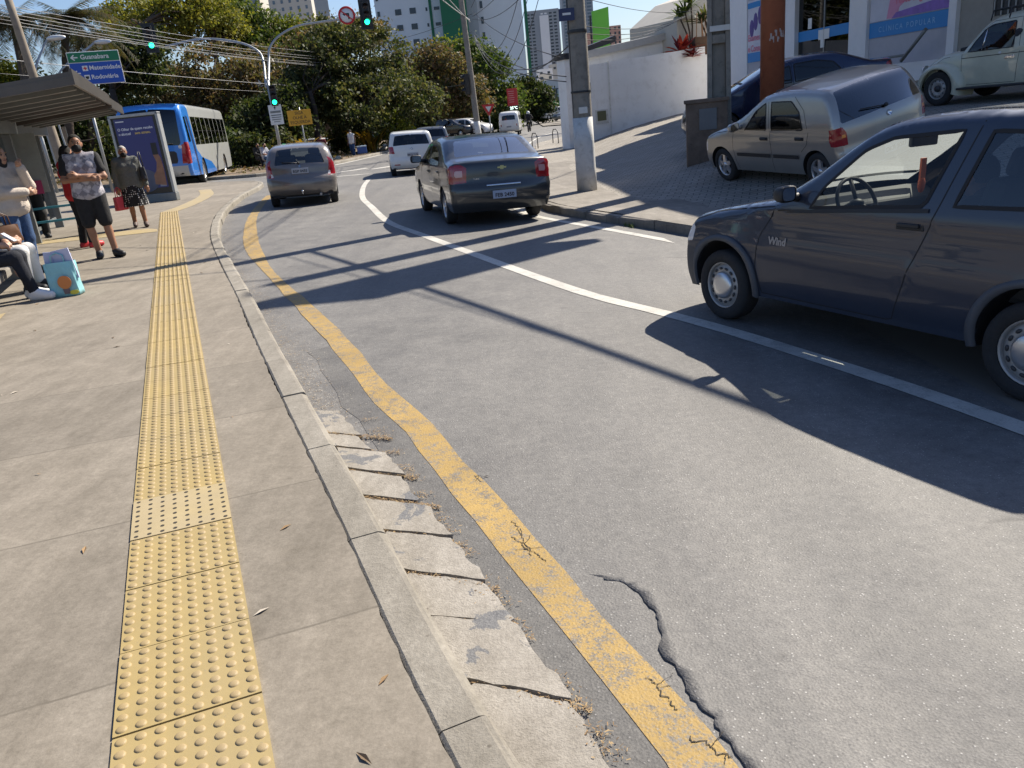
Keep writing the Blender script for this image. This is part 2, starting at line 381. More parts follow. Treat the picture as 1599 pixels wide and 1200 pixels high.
def mk_concrete(name, ca, cb, joints=None, dark=(.10, .09, .08), bump=.25, u=(-.36, .933), stain=1.0, tar=False):
    m, N, L, b = shader(name); geo = N('NewGeometry'); P = geo.outputs['Position']
    n1 = N('TexNoise', Scale=.7, Detail=7.0, Roughness=.62); L(P, n1.inputs['Vector'])
    n2 = N('TexNoise', Scale=5.0, Detail=10.0, Roughness=.72); L(P, n2.inputs['Vector'])
    n3 = N('TexNoise', Scale=120.0, Detail=3.0, Roughness=.7); L(P, n3.inputs['Vector'])
    c = mixc(N, L, rng(N, L, n1.outputs[0], .3, .7), ca, cb)
    c = mixc(N, L, rng(N, L, n2.outputs[0], .3, .75), mixc(N, L, 1.0, c, (.8, .79, .77), 'MULTIPLY'), mixc(N, L, 1.0, c, (1.15, 1.15, 1.15), 'MULTIPLY'))
    c = mixc(N, L, rng(N, L, n3.outputs[0], .3, .7, 0, .5), mixc(N, L, 1.0, c, (.8, .8, .8), 'MULTIPLY'), mixc(N, L, 1.0, c, (1.1, 1.1, 1.1), 'MULTIPLY'))
    n4 = N('TexNoise', Scale=2.3, Detail=12.0, Roughness=.75); L(P, n4.inputs['Vector'])
    c = mixc(N, L, rng(N, L, n4.outputs[0], .60, .72, 0, .45*stain), c, dark)
    n5 = N('TexNoise', Scale=14.0, Detail=9.0, Roughness=.8); L(P, n5.inputs['Vector'])
    c = mixc(N, L, rng(N, L, n5.outputs[0], .68, .72, 0, .7*stain), c, tuple(min(.6, x*1.5) for x in cb))
    n7 = N('TexNoise', Scale=38.0, Detail=10.0, Roughness=.8); L(P, n7.inputs['Vector'])
    c = mixc(N, L, rng(N, L, n7.outputs[0], .32, .68), mixc(N, L, 1.0, c, (.78, .77, .75), 'MULTIPLY'), mixc(N, L, 1.0, c, (1.2, 1.2, 1.2), 'MULTIPLY'))
    n8 = N('TexNoise', Scale=9.0, Detail=6.0, Roughness=.65, Distortion=.8); L(P, n8.inputs['Vector'])
    c = mixc(N, L, rng(N, L, n8.outputs[0], .655, .70, 0, .5), c, dark)
    ang = math.atan2(u[1], u[0]); mp = N('Mapping'); mp.inputs['Rotation'].default_value = (0, 0, -ang); mp.inputs['Scale'].default_value = (3.2, .7, 1); L(P, mp.inputs[0])
    sk = N('TexNoise', Scale=2.0, Detail=9.0, Roughness=.68); L(mp.outputs[0], sk.inputs['Vector'])
    c = mixc(N, L, rng(N, L, sk.outputs[0], .32, .70, 0, .85*min(1, stain)), mixc(N, L, 1.0, c, (.80, .79, .77), 'MULTIPLY'), mixc(N, L, 1.0, c, (1.17, 1.17, 1.17), 'MULTIPLY'))
    n6 = N('TexNoise', Scale=3.0, Detail=7.0, Roughness=.7, Distortion=.6); L(P, n6.inputs['Vector'])
    if tar: c = mixc(N, L, rng(N, L, n6.outputs[0], .57, .585), c, mixc(N, L, rng(N, L, n3.outputs[0], .3, .7), (.10, .10, .105), (.19, .188, .186)))
    vo = N('TexVoronoi', Scale=26.0); L(P, vo.inputs['Vector'])
    sp = N('SeparateColor'); L(vo.outputs['Color'], sp.inputs[0])
    c = mixc(N, L, mul(N, L, rng(N, L, sp.outputs[0], .97-.1*max(0, stain-.8), .98), rng(N, L, vo.outputs['Distance'], .2, .1)), c, dark)
    hgt = n3.outputs[0]
    if joints:
        du = N('VectorMath', operation='DOT_PRODUCT'); L(P, du.inputs[0]); du.inputs[1].default_value = (u[0], u[1], 0)
        dv = N('VectorMath', operation='DOT_PRODUCT'); L(P, dv.inputs[0]); dv.inputs[1].default_value = (u[1], -u[0], 0)
        wob = mul(N, L, n2.outputs[0], .02)
        uu = mul(N, L, mul(N, L, du.outputs['Value'], wob, 'ADD'), 1/joints[0]); vv = mul(N, L, mul(N, L, mul(N, L, dv.outputs['Value'], wob, 'ADD'), 1/joints[1]), .37, 'ADD')
        cell = N('CombineXYZ'); L(mul(N, L, uu, 0, 'FLOOR'), cell.inputs[0]); L(mul(N, L, vv, 0, 'FLOOR'), cell.inputs[1])
        wn = N('TexWhiteNoise'); L(cell.outputs[0], wn.inputs['Vector'])
        tone = rng(N, L, wn.outputs[0], 0, 1, .86, 1.1); tc = N('CombineXYZ')
        for i in range(3): L(tone, tc.inputs[i])
        c = mixc(N, L, 1.0, c, tc.outputs[0], 'MULTIPLY')
        ln = None
        for q, jw in ((uu, .0035/joints[0]), (vv, .003/joints[1])):
            fr = mul(N, L, q, 0, 'FRACT'); e = mul(N, L, mul(N, L, fr, .5, 'SUBTRACT'), 0, 'ABSOLUTE')
            k = rng(N, L, e, .5-jw*2.2, .5-jw*.6)
            ln = k if ln is None else mul(N, L, ln, k, 'MAXIMUM')
        ln = mul(N, L, ln, rng(N, L, n2.outputs[0], .3, .55, .35, 1))
        c = mixc(N, L, mul(N, L, ln, .75), c, tuple(x*.55 for x in dark))
    L(c, b.inputs['Base Color']); b.inputs['Roughness'].default_value = .85
    bp = N('Bump', Strength=bump, Distance=.004); L(mul(N, L, hgt, n5.outputs[0], 'ADD'), bp.inputs['Height']); L(bp.outputs[0], b.inputs['Normal'])
    return m
def mk_paver(name):
    m, N, L, b = shader(name); geo = N('NewGeometry'); P = geo.outputs['Position']
    mp = N('Mapping'); mp.inputs['Rotation'].default_value = (0, 0, rad(20)); L(P, mp.inputs[0])
    br = N('TexBrick', Scale=1.0); L(mp.outputs[0], br.inputs['Vector'])
    br.inputs['Brick Width'].default_value = .24; br.inputs['Row Height'].default_value = .12; br.inputs['Mortar Size'].default_value = .008
    br.inputs[1].default_value = (.27, .245, .21, 1); br.inputs[2].default_value = (.34, .31, .27, 1); br.inputs[3].default_value = (.09, .08, .065, 1)
    n1 = N('TexNoise', Scale=1.2, Detail=8.0, Roughness=.7); L(P, n1.inputs['Vector'])
    c = mixc(N, L, rng(N, L, n1.outputs[0], .35, .7), mixc(N, L, 1.0, br.outputs[0], (.75, .74, .72), 'MULTIPLY'), br.outputs[0])
    L(c, b.inputs['Base Color']); b.inputs['Roughness'].default_value = .85
    bp = N('Bump', Strength=.4, Distance=.006); L(br.outputs[1], bp.inputs['Height']); bp.invert = True; L(bp.outputs[0], b.inputs['Normal'])
    return m
ASPH = mk_asphalt('asphalt'); ASPH_NEW = mk_asphalt('asphalt_patch', .78)
YEL = mk_paint('yellow_paint', (.385, .25, .07), .49, .565, .93); WHT = mk_paint('white_paint', (.54, .52, .47), .50, .64, .85)
CONC = mk_concrete('sidewalk_concrete', (.225, .198, .163), (.285, .252, .207), (1.15, 60), dark=(.17, .145, .11))
KERB = mk_concrete('kerb_stone', (.245, .225, .19), (.33, .305, .265), None, dark=(.12, .105, .085), bump=.8, stain=1.5)
SLAB = mk_concrete('gutter_slab', (.285, .262, .228), (.40, .37, .33), None, dark=(.15, .13, .11), bump=1.0, stain=1.6, tar=True)
CONC2 = mk_concrete('old_concrete', (.21, .19, .165), (.29, .265, .235), (1.6, 1.4), dark=(.09, .08, .07), u=(-.34, .94))
PAVER = mk_paver('block_paving')
EARTH = pmat('earth', (.16, .115, .075), .95, var=.35, scale=1.5, bump=.5, bscale=30, dirt=(.07, .08, .03))
FAR = pmat('far_ground', (.17, .15, .125), .95, var=.3, scale=.05)

# ground sheet to the horizon, then asphalt
sheet('ground', [(-900, -60), (900, -60), (900, 1600), (-900, 1600)], lambda x, y: base(x, y)-.25, 60, FAR)
sheet('road', [(-40, -8), (45, -8), (45, 160), (-60, 160)], lambda x, y: base(x, y), 1.6, ASPH)
_k = resample(KL, .05); _r = random.Random(1)
KI = off_line(_k, np.array([.151+max(0, _r.gauss(.002, .004)) for _ in _k]))          # inner kerb edge, a ragged open joint
LS = sheet('sidewalk', list(map(tuple, KI))+[(-30, -6)], lambda x, y: base(x, y)+.13, 1.0, CONC, pstep=.05)
# kerb: stones of about a metre set end to end
def kerb(name, line, h, wid, mat, lens, seed, gap=.006, chip=0.0, wob=.004):
    rs = random.Random(seed); line = np.asarray(line); L = np.r_[0, np.cumsum(np.linalg.norm(np.diff(line, axis=0), axis=1))]
    nrm = off_line(line, 1.0)-line; mb = MB(); s = 0.0
    while s < L[-1]-.3:
        e = min(s+rs.uniform(*lens), L[-1]); ss = np.linspace(s+gap, e-gap*.5, max(2, int((e-s)/.22)+1))
        dz = rs.uniform(-wob, wob); dt = rs.uniform(-wob, wob)*1.5; sec = []
        for q in ss:
            x, y = np.interp(q, L, line[:, 0]), np.interp(q, L, line[:, 1]); nx, ny = np.interp(q, L, nrm[:, 0]), np.interp(q, L, nrm[:, 1])
            j = rs.uniform(-1, 1)*chip
            pr = [(-.012+dt, -.2), (-.004+dt+j, h-.035+dz), (.002+dt+j, h-.014+dz+j*.5), (.014+dt, h-.003+dz+j), (.03+dt, h+dz+.002), (wid-.012+dt, h+dz+.003), (wid+dt, h-.006+dz), (wid+dt, -.2)]
            sec.append([(x+nx*t, y+ny*t, float(base(x, y))+z) for t, z in pr])
        n = len(sec[0]); V = [p for c in sec for p in c]
        F = [(i*n+k, i*n+k+1, (i+1)*n+k+1, (i+1)*n+k) for i in range(len(sec)-1) for k in range(n-1)]+[tuple(range(n)), tuple(len(V)-1-k for k in range(n))]
        mb.add(V, F, 0, False); s = e
    o = mb.build(name, mat); return tag(o, kind='structure')
kerb('kerb', KL, .135, .15, KERB, (.85, 1.15), 3, chip=.0035)
# worn joint between kerb and slab
CRACK = pmat('crack_dark', (.035, .03, .025), .95)
def ribbon(P, zf, wfun, rs):
    P = np.asarray(P); A = []; 
    d = np.gradient(P, axis=0); d /= np.linalg.norm(d, axis=1)[:, None]+1e-9
    V = []
    for p, t in zip(P, d):
        a, b = wfun(), wfun(); n = np.array([-t[1], t[0]])
        for q in (p+n*a, p-n*b): V.append((q[0], q[1], float(zf(q[0], q[1]))))
    return V, [(2*i, 2*i+1, 2*i+3, 2*i+2) for i in range(len(P)-1)]
# tactile strip: 40 cm tiles with raised domes
TD = np.array([math.cos(1.9385), math.sin(1.9385)]); TN = np.array([TD[1], -TD[0]])    # along, to the right
T0 = np.array([-1.18191, 1.71471])
TILES = []
def mk_tile(name, col):
    m, N, L, b = shader(name); geo = N('NewGeometry'); P = geo.outputs['Position']
    n1 = N('TexNoise', Scale=7.0, Detail=8.0, Roughness=.7); L(P, n1.inputs['Vector'])
    n2 = N('TexNoise', Scale=60.0, Detail=5.0, Roughness=.7); L(P, n2.inputs['Vector'])
    n3 = N('TexNoise', Scale=1.6, Detail=5.0, Roughness=.6); L(P, n3.inputs['Vector'])
    c = mixc(N, L, rng(N, L, n1.outputs[0], .3, .7), tuple(x*.82 for x in col), col)
    c = mixc(N, L, rng(N, L, n3.outputs[0], .4, .65, 0, .7), c, (col[0]*.80, col[1]*.84, col[2]*1.05))
    c = mixc(N, L, rng(N, L, n2.outputs[0], .6, .75, 0, .6), c, (.2, .17, .12))
    n4 = N('TexNoise', Scale=11.0, Detail=9.0, Roughness=.8); L(P, n4.inputs['Vector'])
    c = mixc(N, L, rng(N, L, n4.outputs[0], .70, .73, 0, .7), c, (.24, .235, .225))
    L(c, b.inputs['Base Color']); b.inputs['Roughness'].default_value = .6
    bp = N('Bump', Strength=.2, Distance=.003); L(n2.outputs[0], bp.inputs['Height']); L(bp.outputs[0], b.inputs['Normal'])
    return m
TY = mk_tile('tile_yellow', (.365, .27, .105)); TDOME = mk_tile('tile_dome', (.36, .262, .118)); TPALE = mk_tile('tile_pale', (.40, .315, .165))
mb = MB(); rs = random.Random(8)
z13 = lambda x, y: float(base(x, y))+.13
for k in range(-3, 47):
    o = T0+TD*(.4*k); g_ = .003; pale = (k == 3); tz = rs.uniform(0, .003)
    P4 = [o+TD*a+TN*b for a, b in ((g_, g_), (.4-g_, g_), (.4-g_, .4-g_), (g_, .4-g_))]
    top = [(*p, z13(*p)+.006+tz) for p in P4]; bot = [(*p, z13(*p)-.01) for p in P4]
    mb.add(top+bot, [(0, 3, 2, 1)]+[(i, (i+1) % 4, (i+1) % 4+4, i+4) for i in range(4)], 2 if pale else 0)
    ns = 12 if k < 10 else 8
    for i in range(8):
        for j in range(8):
            p = o+TD*(.025+.05*i)+TN*(.025+.05*j); z = z13(*p)+.006+tz; V = []
            if pale:
                V = [(p[0]+.009*math.cos(2*math.pi*a/ns), p[1]+.009*math.sin(2*math.pi*a/ns), z+.0008) for a in range(ns)]
                mb.add(V, [tuple(range(ns))], 3); continue
            for r, h in ((.0165, -.001), (.0145, .0025), (.010, .0045)):
                V += [(p[0]+r*math.cos(2*math.pi*a/ns), p[1]+r*math.sin(2*math.pi*a/ns), z+h) for a in range(ns)]
            F = [(q*ns+a, q*ns+(a+1) % ns, (q+1)*ns+(a+1) % ns, (q+1)*ns+a) for q in range(2) for a in range(ns)]+[tuple(2*ns+a for a in range(ns))]
            mb.add(V, F, 1, True)
tp = mb.build('tactile_paving', [TY, TDOME, TPALE, CRACK]); tag(tp, kind='structure')
e = T0+TD*18.8
tl = catmull([tuple(e+TN*.2), (-7.95, 21.2), (-8.6, 24.5), (-9.7, 27.6)], 6)
tc2 = off_line(tl, .2), off_line(tl, -.2)
sheet('tactile_paving_far', list(map(tuple, tc2[0]))+list(map(tuple, tc2[1][::-1])), lambda x, y: base(x, y)+.135, .4, TPALE)
q0 = T0+TD*14.2
sheet('tactile_paving_branch', [tuple(q0-TN*.02), tuple(q0+TD*.8-TN*.02), tuple(q0+TD*.8-TN*2.6), tuple(q0-TN*2.6)], lambda x, y: base(x, y)+.135, .5, TPALE)
sheet('tactile_paving_edge', [(-4.72, 6.4), (-4.5, 6.45), (-5.1, 8.0), (-5.32, 7.95)], lambda x, y: base(x, y)+.135, .5, TPALE)

# road markings
YL = catmull([(.75, .2), (.42, 1.2), (.32, 1.59), (.14, 2.04), (-.04, 2.51), (-.31, 3.23), (-.49, 3.73), (-.68, 4.25), (-.89, 4.7), (-1.15, 5.43), (-1.61, 6.6), (-2.29, 8.29), (-3.18, 10.48), (-3.9, 12.28), (-4.62, 14.6), (-5.35, 17.4), (-6.1, 20.8), (-6.8, 24.5)], 4)
YR = catmull([(.95, .2), (.6, 1.2), (.49, 1.58), (.34, 2.02), (.22, 2.31), (.05, 2.79), (-.14, 3.3), (-.33, 3.78), (-.53, 4.35), (-.88, 5.12), (-1.22, 6.08), (-1.8, 7.53), (-2.87, 10.03), (-3.65, 12.28), (-4.36, 14.6), (-5.15, 17.4), (-5.9, 20.8), (-6.6, 24.5)], 4)
rs = random.Random(2)
def rough_edge(P, a): 
    Q = resample(P, .05); w_ = 0; out = []
    for p in Q:
        w_ = .8*w_+rs.uniform(-a, a); out.append((p[0]+w_, p[1]))
    return out
sheet('yellow_kerb_line', rough_edge(YL, .006)+rough_edge(YR, .006)[::-1], lambda x, y: base(x, y)+.004, .3, YEL)
WC = catmull([(3.6, -.5), (3.2, 1.3), (2.9, 2.3), (2.54, 3.54), (2.28, 4.32), (1.99, 5.05), (1.68, 5.79), (1.32, 6.5), (.87, 7.3), (.34, 8.6), (-.3, 10.3), (-1.18, 12.67), (-1.99, 14.9), (-2.75, 18.17), (-3.3, 20.6), (-3.72, 23.3), (-4.05, 26), (-4.32, 29)], 5)
sheet('white_lane_line', list(map(tuple, off_line(WC, .075)))+list(map(tuple, off_line(WC, -.075)))[::-1], lambda x, y: base(x, y)+.004, .5, WHT)
EL = off_line(KR, .42)[20:60]
sheet('white_edge_line', list(map(tuple, off_line(EL, .07)))+list(map(tuple, off_line(EL, -.07)))[::-1], lambda x, y: base(x, y)+.004, .6, WHT)
for i, (a, b) in enumerate([((-9.2, 34.2), (-8.0, 36.0)), ((-8.1, 34.6), (-6.9, 36.4)), ((-6.8, 34.6), (-5.6, 36.8)), ((-5.4, 35.2), (-4.2, 37.4)), ((-4.0, 35.6), (-2.8, 37.8)), ((-2.6, 36), (-1.4, 38.2)), ((-1.2, 36.4), (0, 38.6))]):
    sheet('crosswalk_stripe', [a, (a[0]+.45, a[1]-.05), (b[0]+.45, b[1]-.05), b], lambda x, y: base(x, y)+.004, .8, WHT)
sheet('stop_line', [(-7.3, 31.6), (-7.3, 31.9), (-4.4, 32.4), (-4.4, 32.1)], lambda x, y: base(x, y)+.004, 1, WHT)
sl = catmull([(-9.4, 37.0), (-8.2, 41), (-7.5, 46), (-6.6, 55), (-5.0, 66)], 4)
sheet('white_edge_line_far', list(map(tuple, off_line(sl, .12)))+list(map(tuple, off_line(sl, -.12)))[::-1], lambda x, y: base(x, y)+.004, 2, WHT)

# broken gutter slabs and litter between kerb and yellow line
def gut(s, t): # s along y, t across kerb->yellow
    xk = np.interp(s, KL[:, 1], KL[:, 0])+.02; xy = np.interp(s, YL[:, 1], YL[:, 0])-.10
    return xk+(xy-xk)*t
rs = random.Random(21); sk2 = .16; ys = [.62, 1.30, 1.52, 1.98, 2.33, 2.64, 2.98, 3.33, 3.66, 3.98, 4.2, 4.6]
def jag(n, a): 
    o, v = [], 0.0
    for _ in range(n): v = .6*v+rs.uniform(-a, a); o.append(v)
    return o
for a, b in zip(ys[:-1], ys[1:]):
    g_ = rs.choice([.005, .008, .012, .018]); tw = (.98 if a < 2.2 else .95 if a < 3.2 else .84 if b < 4.1 else .6)-rs.uniform(0, .05)
    T_ = np.linspace(.0, tw, 16); sk, sk2 = (sk2 if a > .7 else .16), .14+rs.uniform(-.09, .08)
    lo = [(gut(a+g_-sk*t, t), a+g_-sk*t+j) for t, j in zip(T_, jag(16, .005))]; hi = [(gut(b-g_*.6-sk2*t, t), b-g_*.6-sk2*t+j) for t, j in zip(np.linspace(.0, tw-rs.uniform(0, .07), 16), jag(16, .006))][::-1]
    p, q = np.array(lo[-1]), np.array(hi[0]); nk = max(4, int(np.linalg.norm(q-p)/.025)); right = [tuple(p+(q-p)*k/nk+np.array([j-.012, 0])) for k, j in zip(range(1, nk), jag(nk, .012))]
    hh = rs.uniform(.016, .026); tilt = rs.uniform(-.02, .03)
    sheet('gutter_slab', lo+right+hi, lambda x, y: base(x, y)+hh+tilt*(y-(a+b)/2), .05, SLAB, thick=.03, smooth=False)
# tar strip along the slabs, patches, cracks
sheet('tar_strip', [(gut(y, 1.0)-.10+.02*math.sin(y*9), y) for y in np.arange(.5, 6.2, .12)]+[(float(np.interp(y, YL[:, 1], YL[:, 0]))+.02, y) for y in np.arange(6.2, .5, -.12)], lambda x, y: base(x, y)+.002, .3, ASPH_NEW)
rs = random.Random(12); mb = MB()
def crack(a, b, w, wig=.05, n=40, br=0):
    a = np.array(a, float); b = np.array(b, float); P = []; o = 0
    for i in range(n+1):
        o = .85*o+rs.uniform(-wig, wig)*.4; t = i/n; d = (b-a); nn = np.array([-d[1], d[0]])/np.linalg.norm(d); P.append(a+d*t+nn*o)
    V, F = ribbon(P, lambda x, y: base(x, y)+.0062, lambda: rs.uniform(.15, 1)*w, rs); mb.add(V, F)
    for _ in range(br):
        p = P[rs.randrange(n)]; an = rs.uniform(0, 6.28); q = p+np.array([math.cos(an), math.sin(an)])*rs.uniform(.03, .08)
        crack(p, q, w*.6, wig*.5, 8)
for px in [((830, 870), (800, 815)), ((740, 745), (765, 745)), ((1080, 1150), (1140, 1190)), ((800, 840), (850, 880)), ((1010, 1060), (1060, 1110))]:
    (a, b), (c, d) = px; p, q = hit(a, b), hit(c, d); crack(p[:2], q[:2], .003, .018, 30, 2)
tag(mb.build('asphalt_cracks', CRACK), kind='structure')
ed = catmull([tuple(hit(*q)[:2]) for q in ((893, 868), (925, 900), (968, 915), (1003, 940), (1030, 985), (1038, 1020), (1068, 1060), (1088, 1105), (1130, 1160), (1190, 1240))], 6); ed = resample(ed, .02); v_ = 0; e2_ = []
for q in ed: v_ = .7*v_+rs.uniform(-.013, .013); e2_.append((q[0]+v_, q[1]+v_*.6))
def zstep(x, y):
    d = dist_poly(np.asarray(x), np.asarray(y), np.array(e2_)); return base(x, y)-.0035+.0095*np.exp(-d/.10)*sm((np.asarray(y)-1.3)/.3)*sm((2.75-np.asarray(y))/.5)
sheet('asphalt_edge', e2_+[(e2_[-1][0]+.75, e2_[-1][1]), (1.2, 1.9), (.75, 2.75), (.45, 2.95)], zstep, .04, ASPH, thick=.02, pstep=.02)
# dry litter in the joints and along the kerb foot
rs = random.Random(33); mb = MB()
def straw(x, y, z, mi=None):
    an = rs.uniform(0, 6.28); l_ = rs.uniform(.004, .017); w_ = rs.uniform(.0007, .002); t = rs.uniform(-.15, .25)
    d = np.array([math.cos(an), math.sin(an)]); n = np.array([-d[1], d[0]])*w_
    a = np.array([x, y]); b = a+d*l_
    mb.add([(*(a-n), z), (*(a+n), z), (*(b+n), z+l_*t*.5+.001), (*(b-n), z+l_*t*.5+.001)], [(0, 1, 2, 3)], rs.randrange(3) if mi is None else mi)
for a in ys[1:-1]:
    for _ in range(int(rs.choice([120, 260, 420, 600]))):
        t = rs.random(); y = a-.16*t+rs.gauss(0, .010); x = gut(y, t); straw(x, y, float(base(x, y))+rs.uniform(.004, .020))
for _ in range(2600):
    y = rs.uniform(.8, 4.4); x = gut(y, 1.0)-.04+rs.gauss(0, .03); 
    if math.sin(y*11)+math.sin(y*23+1) < -.2: continue
    straw(x, y, float(base(x, y))+rs.uniform(.006, .02))
for _ in range(1500):
    y = rs.uniform(.8, 1.5); x = gut(y, rs.uniform(.5, 1.25)); straw(x, y, float(base(x, y))+rs.uniform(.006, .02))
for _ in range(3200):
    y = 4+rs.random()**1.2*19; xk = float(np.interp(y, KL[:, 1], KL[:, 0])); x = xk+.03+abs(rs.gauss(0, .11)); 
    for _k in range(2): straw(x+rs.gauss(0, .02), y+rs.gauss(0, .02), float(base(x, y))+rs.uniform(.003, .012), rs.choice([0, 1, 2, 3, 3]))
tag(mb.build('leaf_litter', [pmat('straw_a', (.36, .25, .12), .8), pmat('straw_b', (.24, .15, .07), .8), pmat('straw_c', (.12, .08, .045), .8), pmat('straw_d', (.45, .40, .33), .8)]), kind='stuff')
# pavement scraps: small twigs and dead leaves, pebbles
mb = MB(); rs = random.Random(4)
for _ in range(90):
    s_, t_ = rs.uniform(-1, 14), rs.uniform(.1, 5)
    p = T0+TD*s_+TN*(1.1-t_); k = np.interp(p[1], KI[:, 1], KI[:, 0])
    if p[0] > k-.03: continue
    z = z13(*p)+.003; an = rs.uniform(0, 6.28); l_ = rs.uniform(.01, .035); d = np.array([math.cos(an), math.sin(an)])*l_; n = np.array([-d[1], d[0]])*.25
    mb.add([(*(p-d), z), (*(p+n), z+.006), (*(p+d), z), (*(p-n), z+.004)], [(0, 1, 2, 3)], rs.randrange(3))
tag(mb.build('dead_leaves', [MATS['straw_b'], MATS['straw_c'], MATS['straw_d']]), kind='stuff')

# right-hand pavement, forecourt ramp of block paving
kr = off_line(KR, -.14)
sheet('forecourt', list(map(tuple, kr[:52]))+[(8, 62), (30, 50), (34, 0), (34, -9), (9, -9)], Gr, .9, PAVER)
k2 = off_line(KR, -.15)[0:46]; k3 = off_line(KR, -1.75)[0:46]
sheet('pavement_strip', list(map(tuple, k2))+list(map(tuple, k3[::-1])), lambda x, y: Gr(x, y)+.005, .5, CONC2)
kerb('kerb_right', KR[::-1][18:], .125, .14, CONC2, (.8, 1.3), 9, chip=.012, wob=.012)
sheet('square_ground', [(-60, 36.5), (-13, 36.2), (-10.4, 36.3), (-9.7, 37.4), (-8.5, 41.2), (-7.8, 46), (-6.9, 55), (-5.3, 66), (-4, 80), (-3, 110), (-80, 120)], lambda x, y: base(x, y)+.12, 3, EARTH)
kerb('square_kerb', resample(catmull([(-40, 36.6), (-13, 36.1), (-10.3, 36.2), (-9.6, 37.4), (-8.4, 41.2), (-7.7, 46), (-6.8, 55), (-5.2, 66), (-3.9, 80)], 5), .8), .14, .2, KERB, (.9, 1.2), 5)
sheet('far_pavement', [(6.5, 92), (14, 86), (25, 96), (25, 140), (8, 140)], lambda x, y: base(x, y)+.1, 5, CONC2)
# ------------------------------------------------------------------ vehicles
TYRE = pmat('tyre_rubber', (.022, .022, .023), .85, bump=.2, bscale=40, var=.25, scale=9)
BLACKP = pmat('black_plastic', (.02, .02, .022), .55)
GREYP = pmat('grey_plastic', (.075, .08, .092), .6, var=.1)
DARKIN = pmat('dark_interior', (.03, .031, .034), .8)
CHROME = pmat('chrome', (.75, .75, .76), .15, 1.0)
ALLOY = pmat('alloy_metal', (.62, .62, .63), .3, .85, var=.06)
STEEL = pmat('painted_steel', (.38, .37, .36), .45, .4, var=.15, scale=10)
RIMDARK = pmat('wheel_dark', (.05, .05, .055), .5, .3)
REDL = pmat('red_lens', (.30, .010, .016), .12, coat=1.0); CLEARL = pmat('clear_lens', (.75, .72, .70), .1, coat=1.0); AMBL = pmat('amber_lens', (.8, .25, .03), .15, coat=1.0)
PLATE = pmat('plate_grey', (.42, .43, .46), .4); PLATEDK = pmat('plate_ink', (.02, .02, .03), .5); PLATEB = pmat('plate_blue', (.32, .38, .5), .4)
SEAM = pmat('seam_black', (.012, .012, .014), .7)
GL_DARK = glass('glass_dark', (.10, .115, .125)); GL_MID = glass('glass_mid', (.30, .34, .34)); GL_CLEAR = glass('glass_clear', (.72, .78, .76))

def outline(pts, step=.045):
    """pts: (x,z[,corner]) -> smooth resampled curve keeping corners"""
    segs = []; cur = []
    for p in pts:
        cur.append(p[:2])
        if len(p) > 2 and len(cur) > 1: segs.append(cur); cur = [p[:2]]
    if len(cur) > 1: segs.append(cur)
    out = []
    for s in segs:
        c = catmull(s, 8) if len(s) > 2 else np.array(s, float)
        c = resample(c, step)
        out.append(c if not out else c[1:])
    return np.vstack(out)

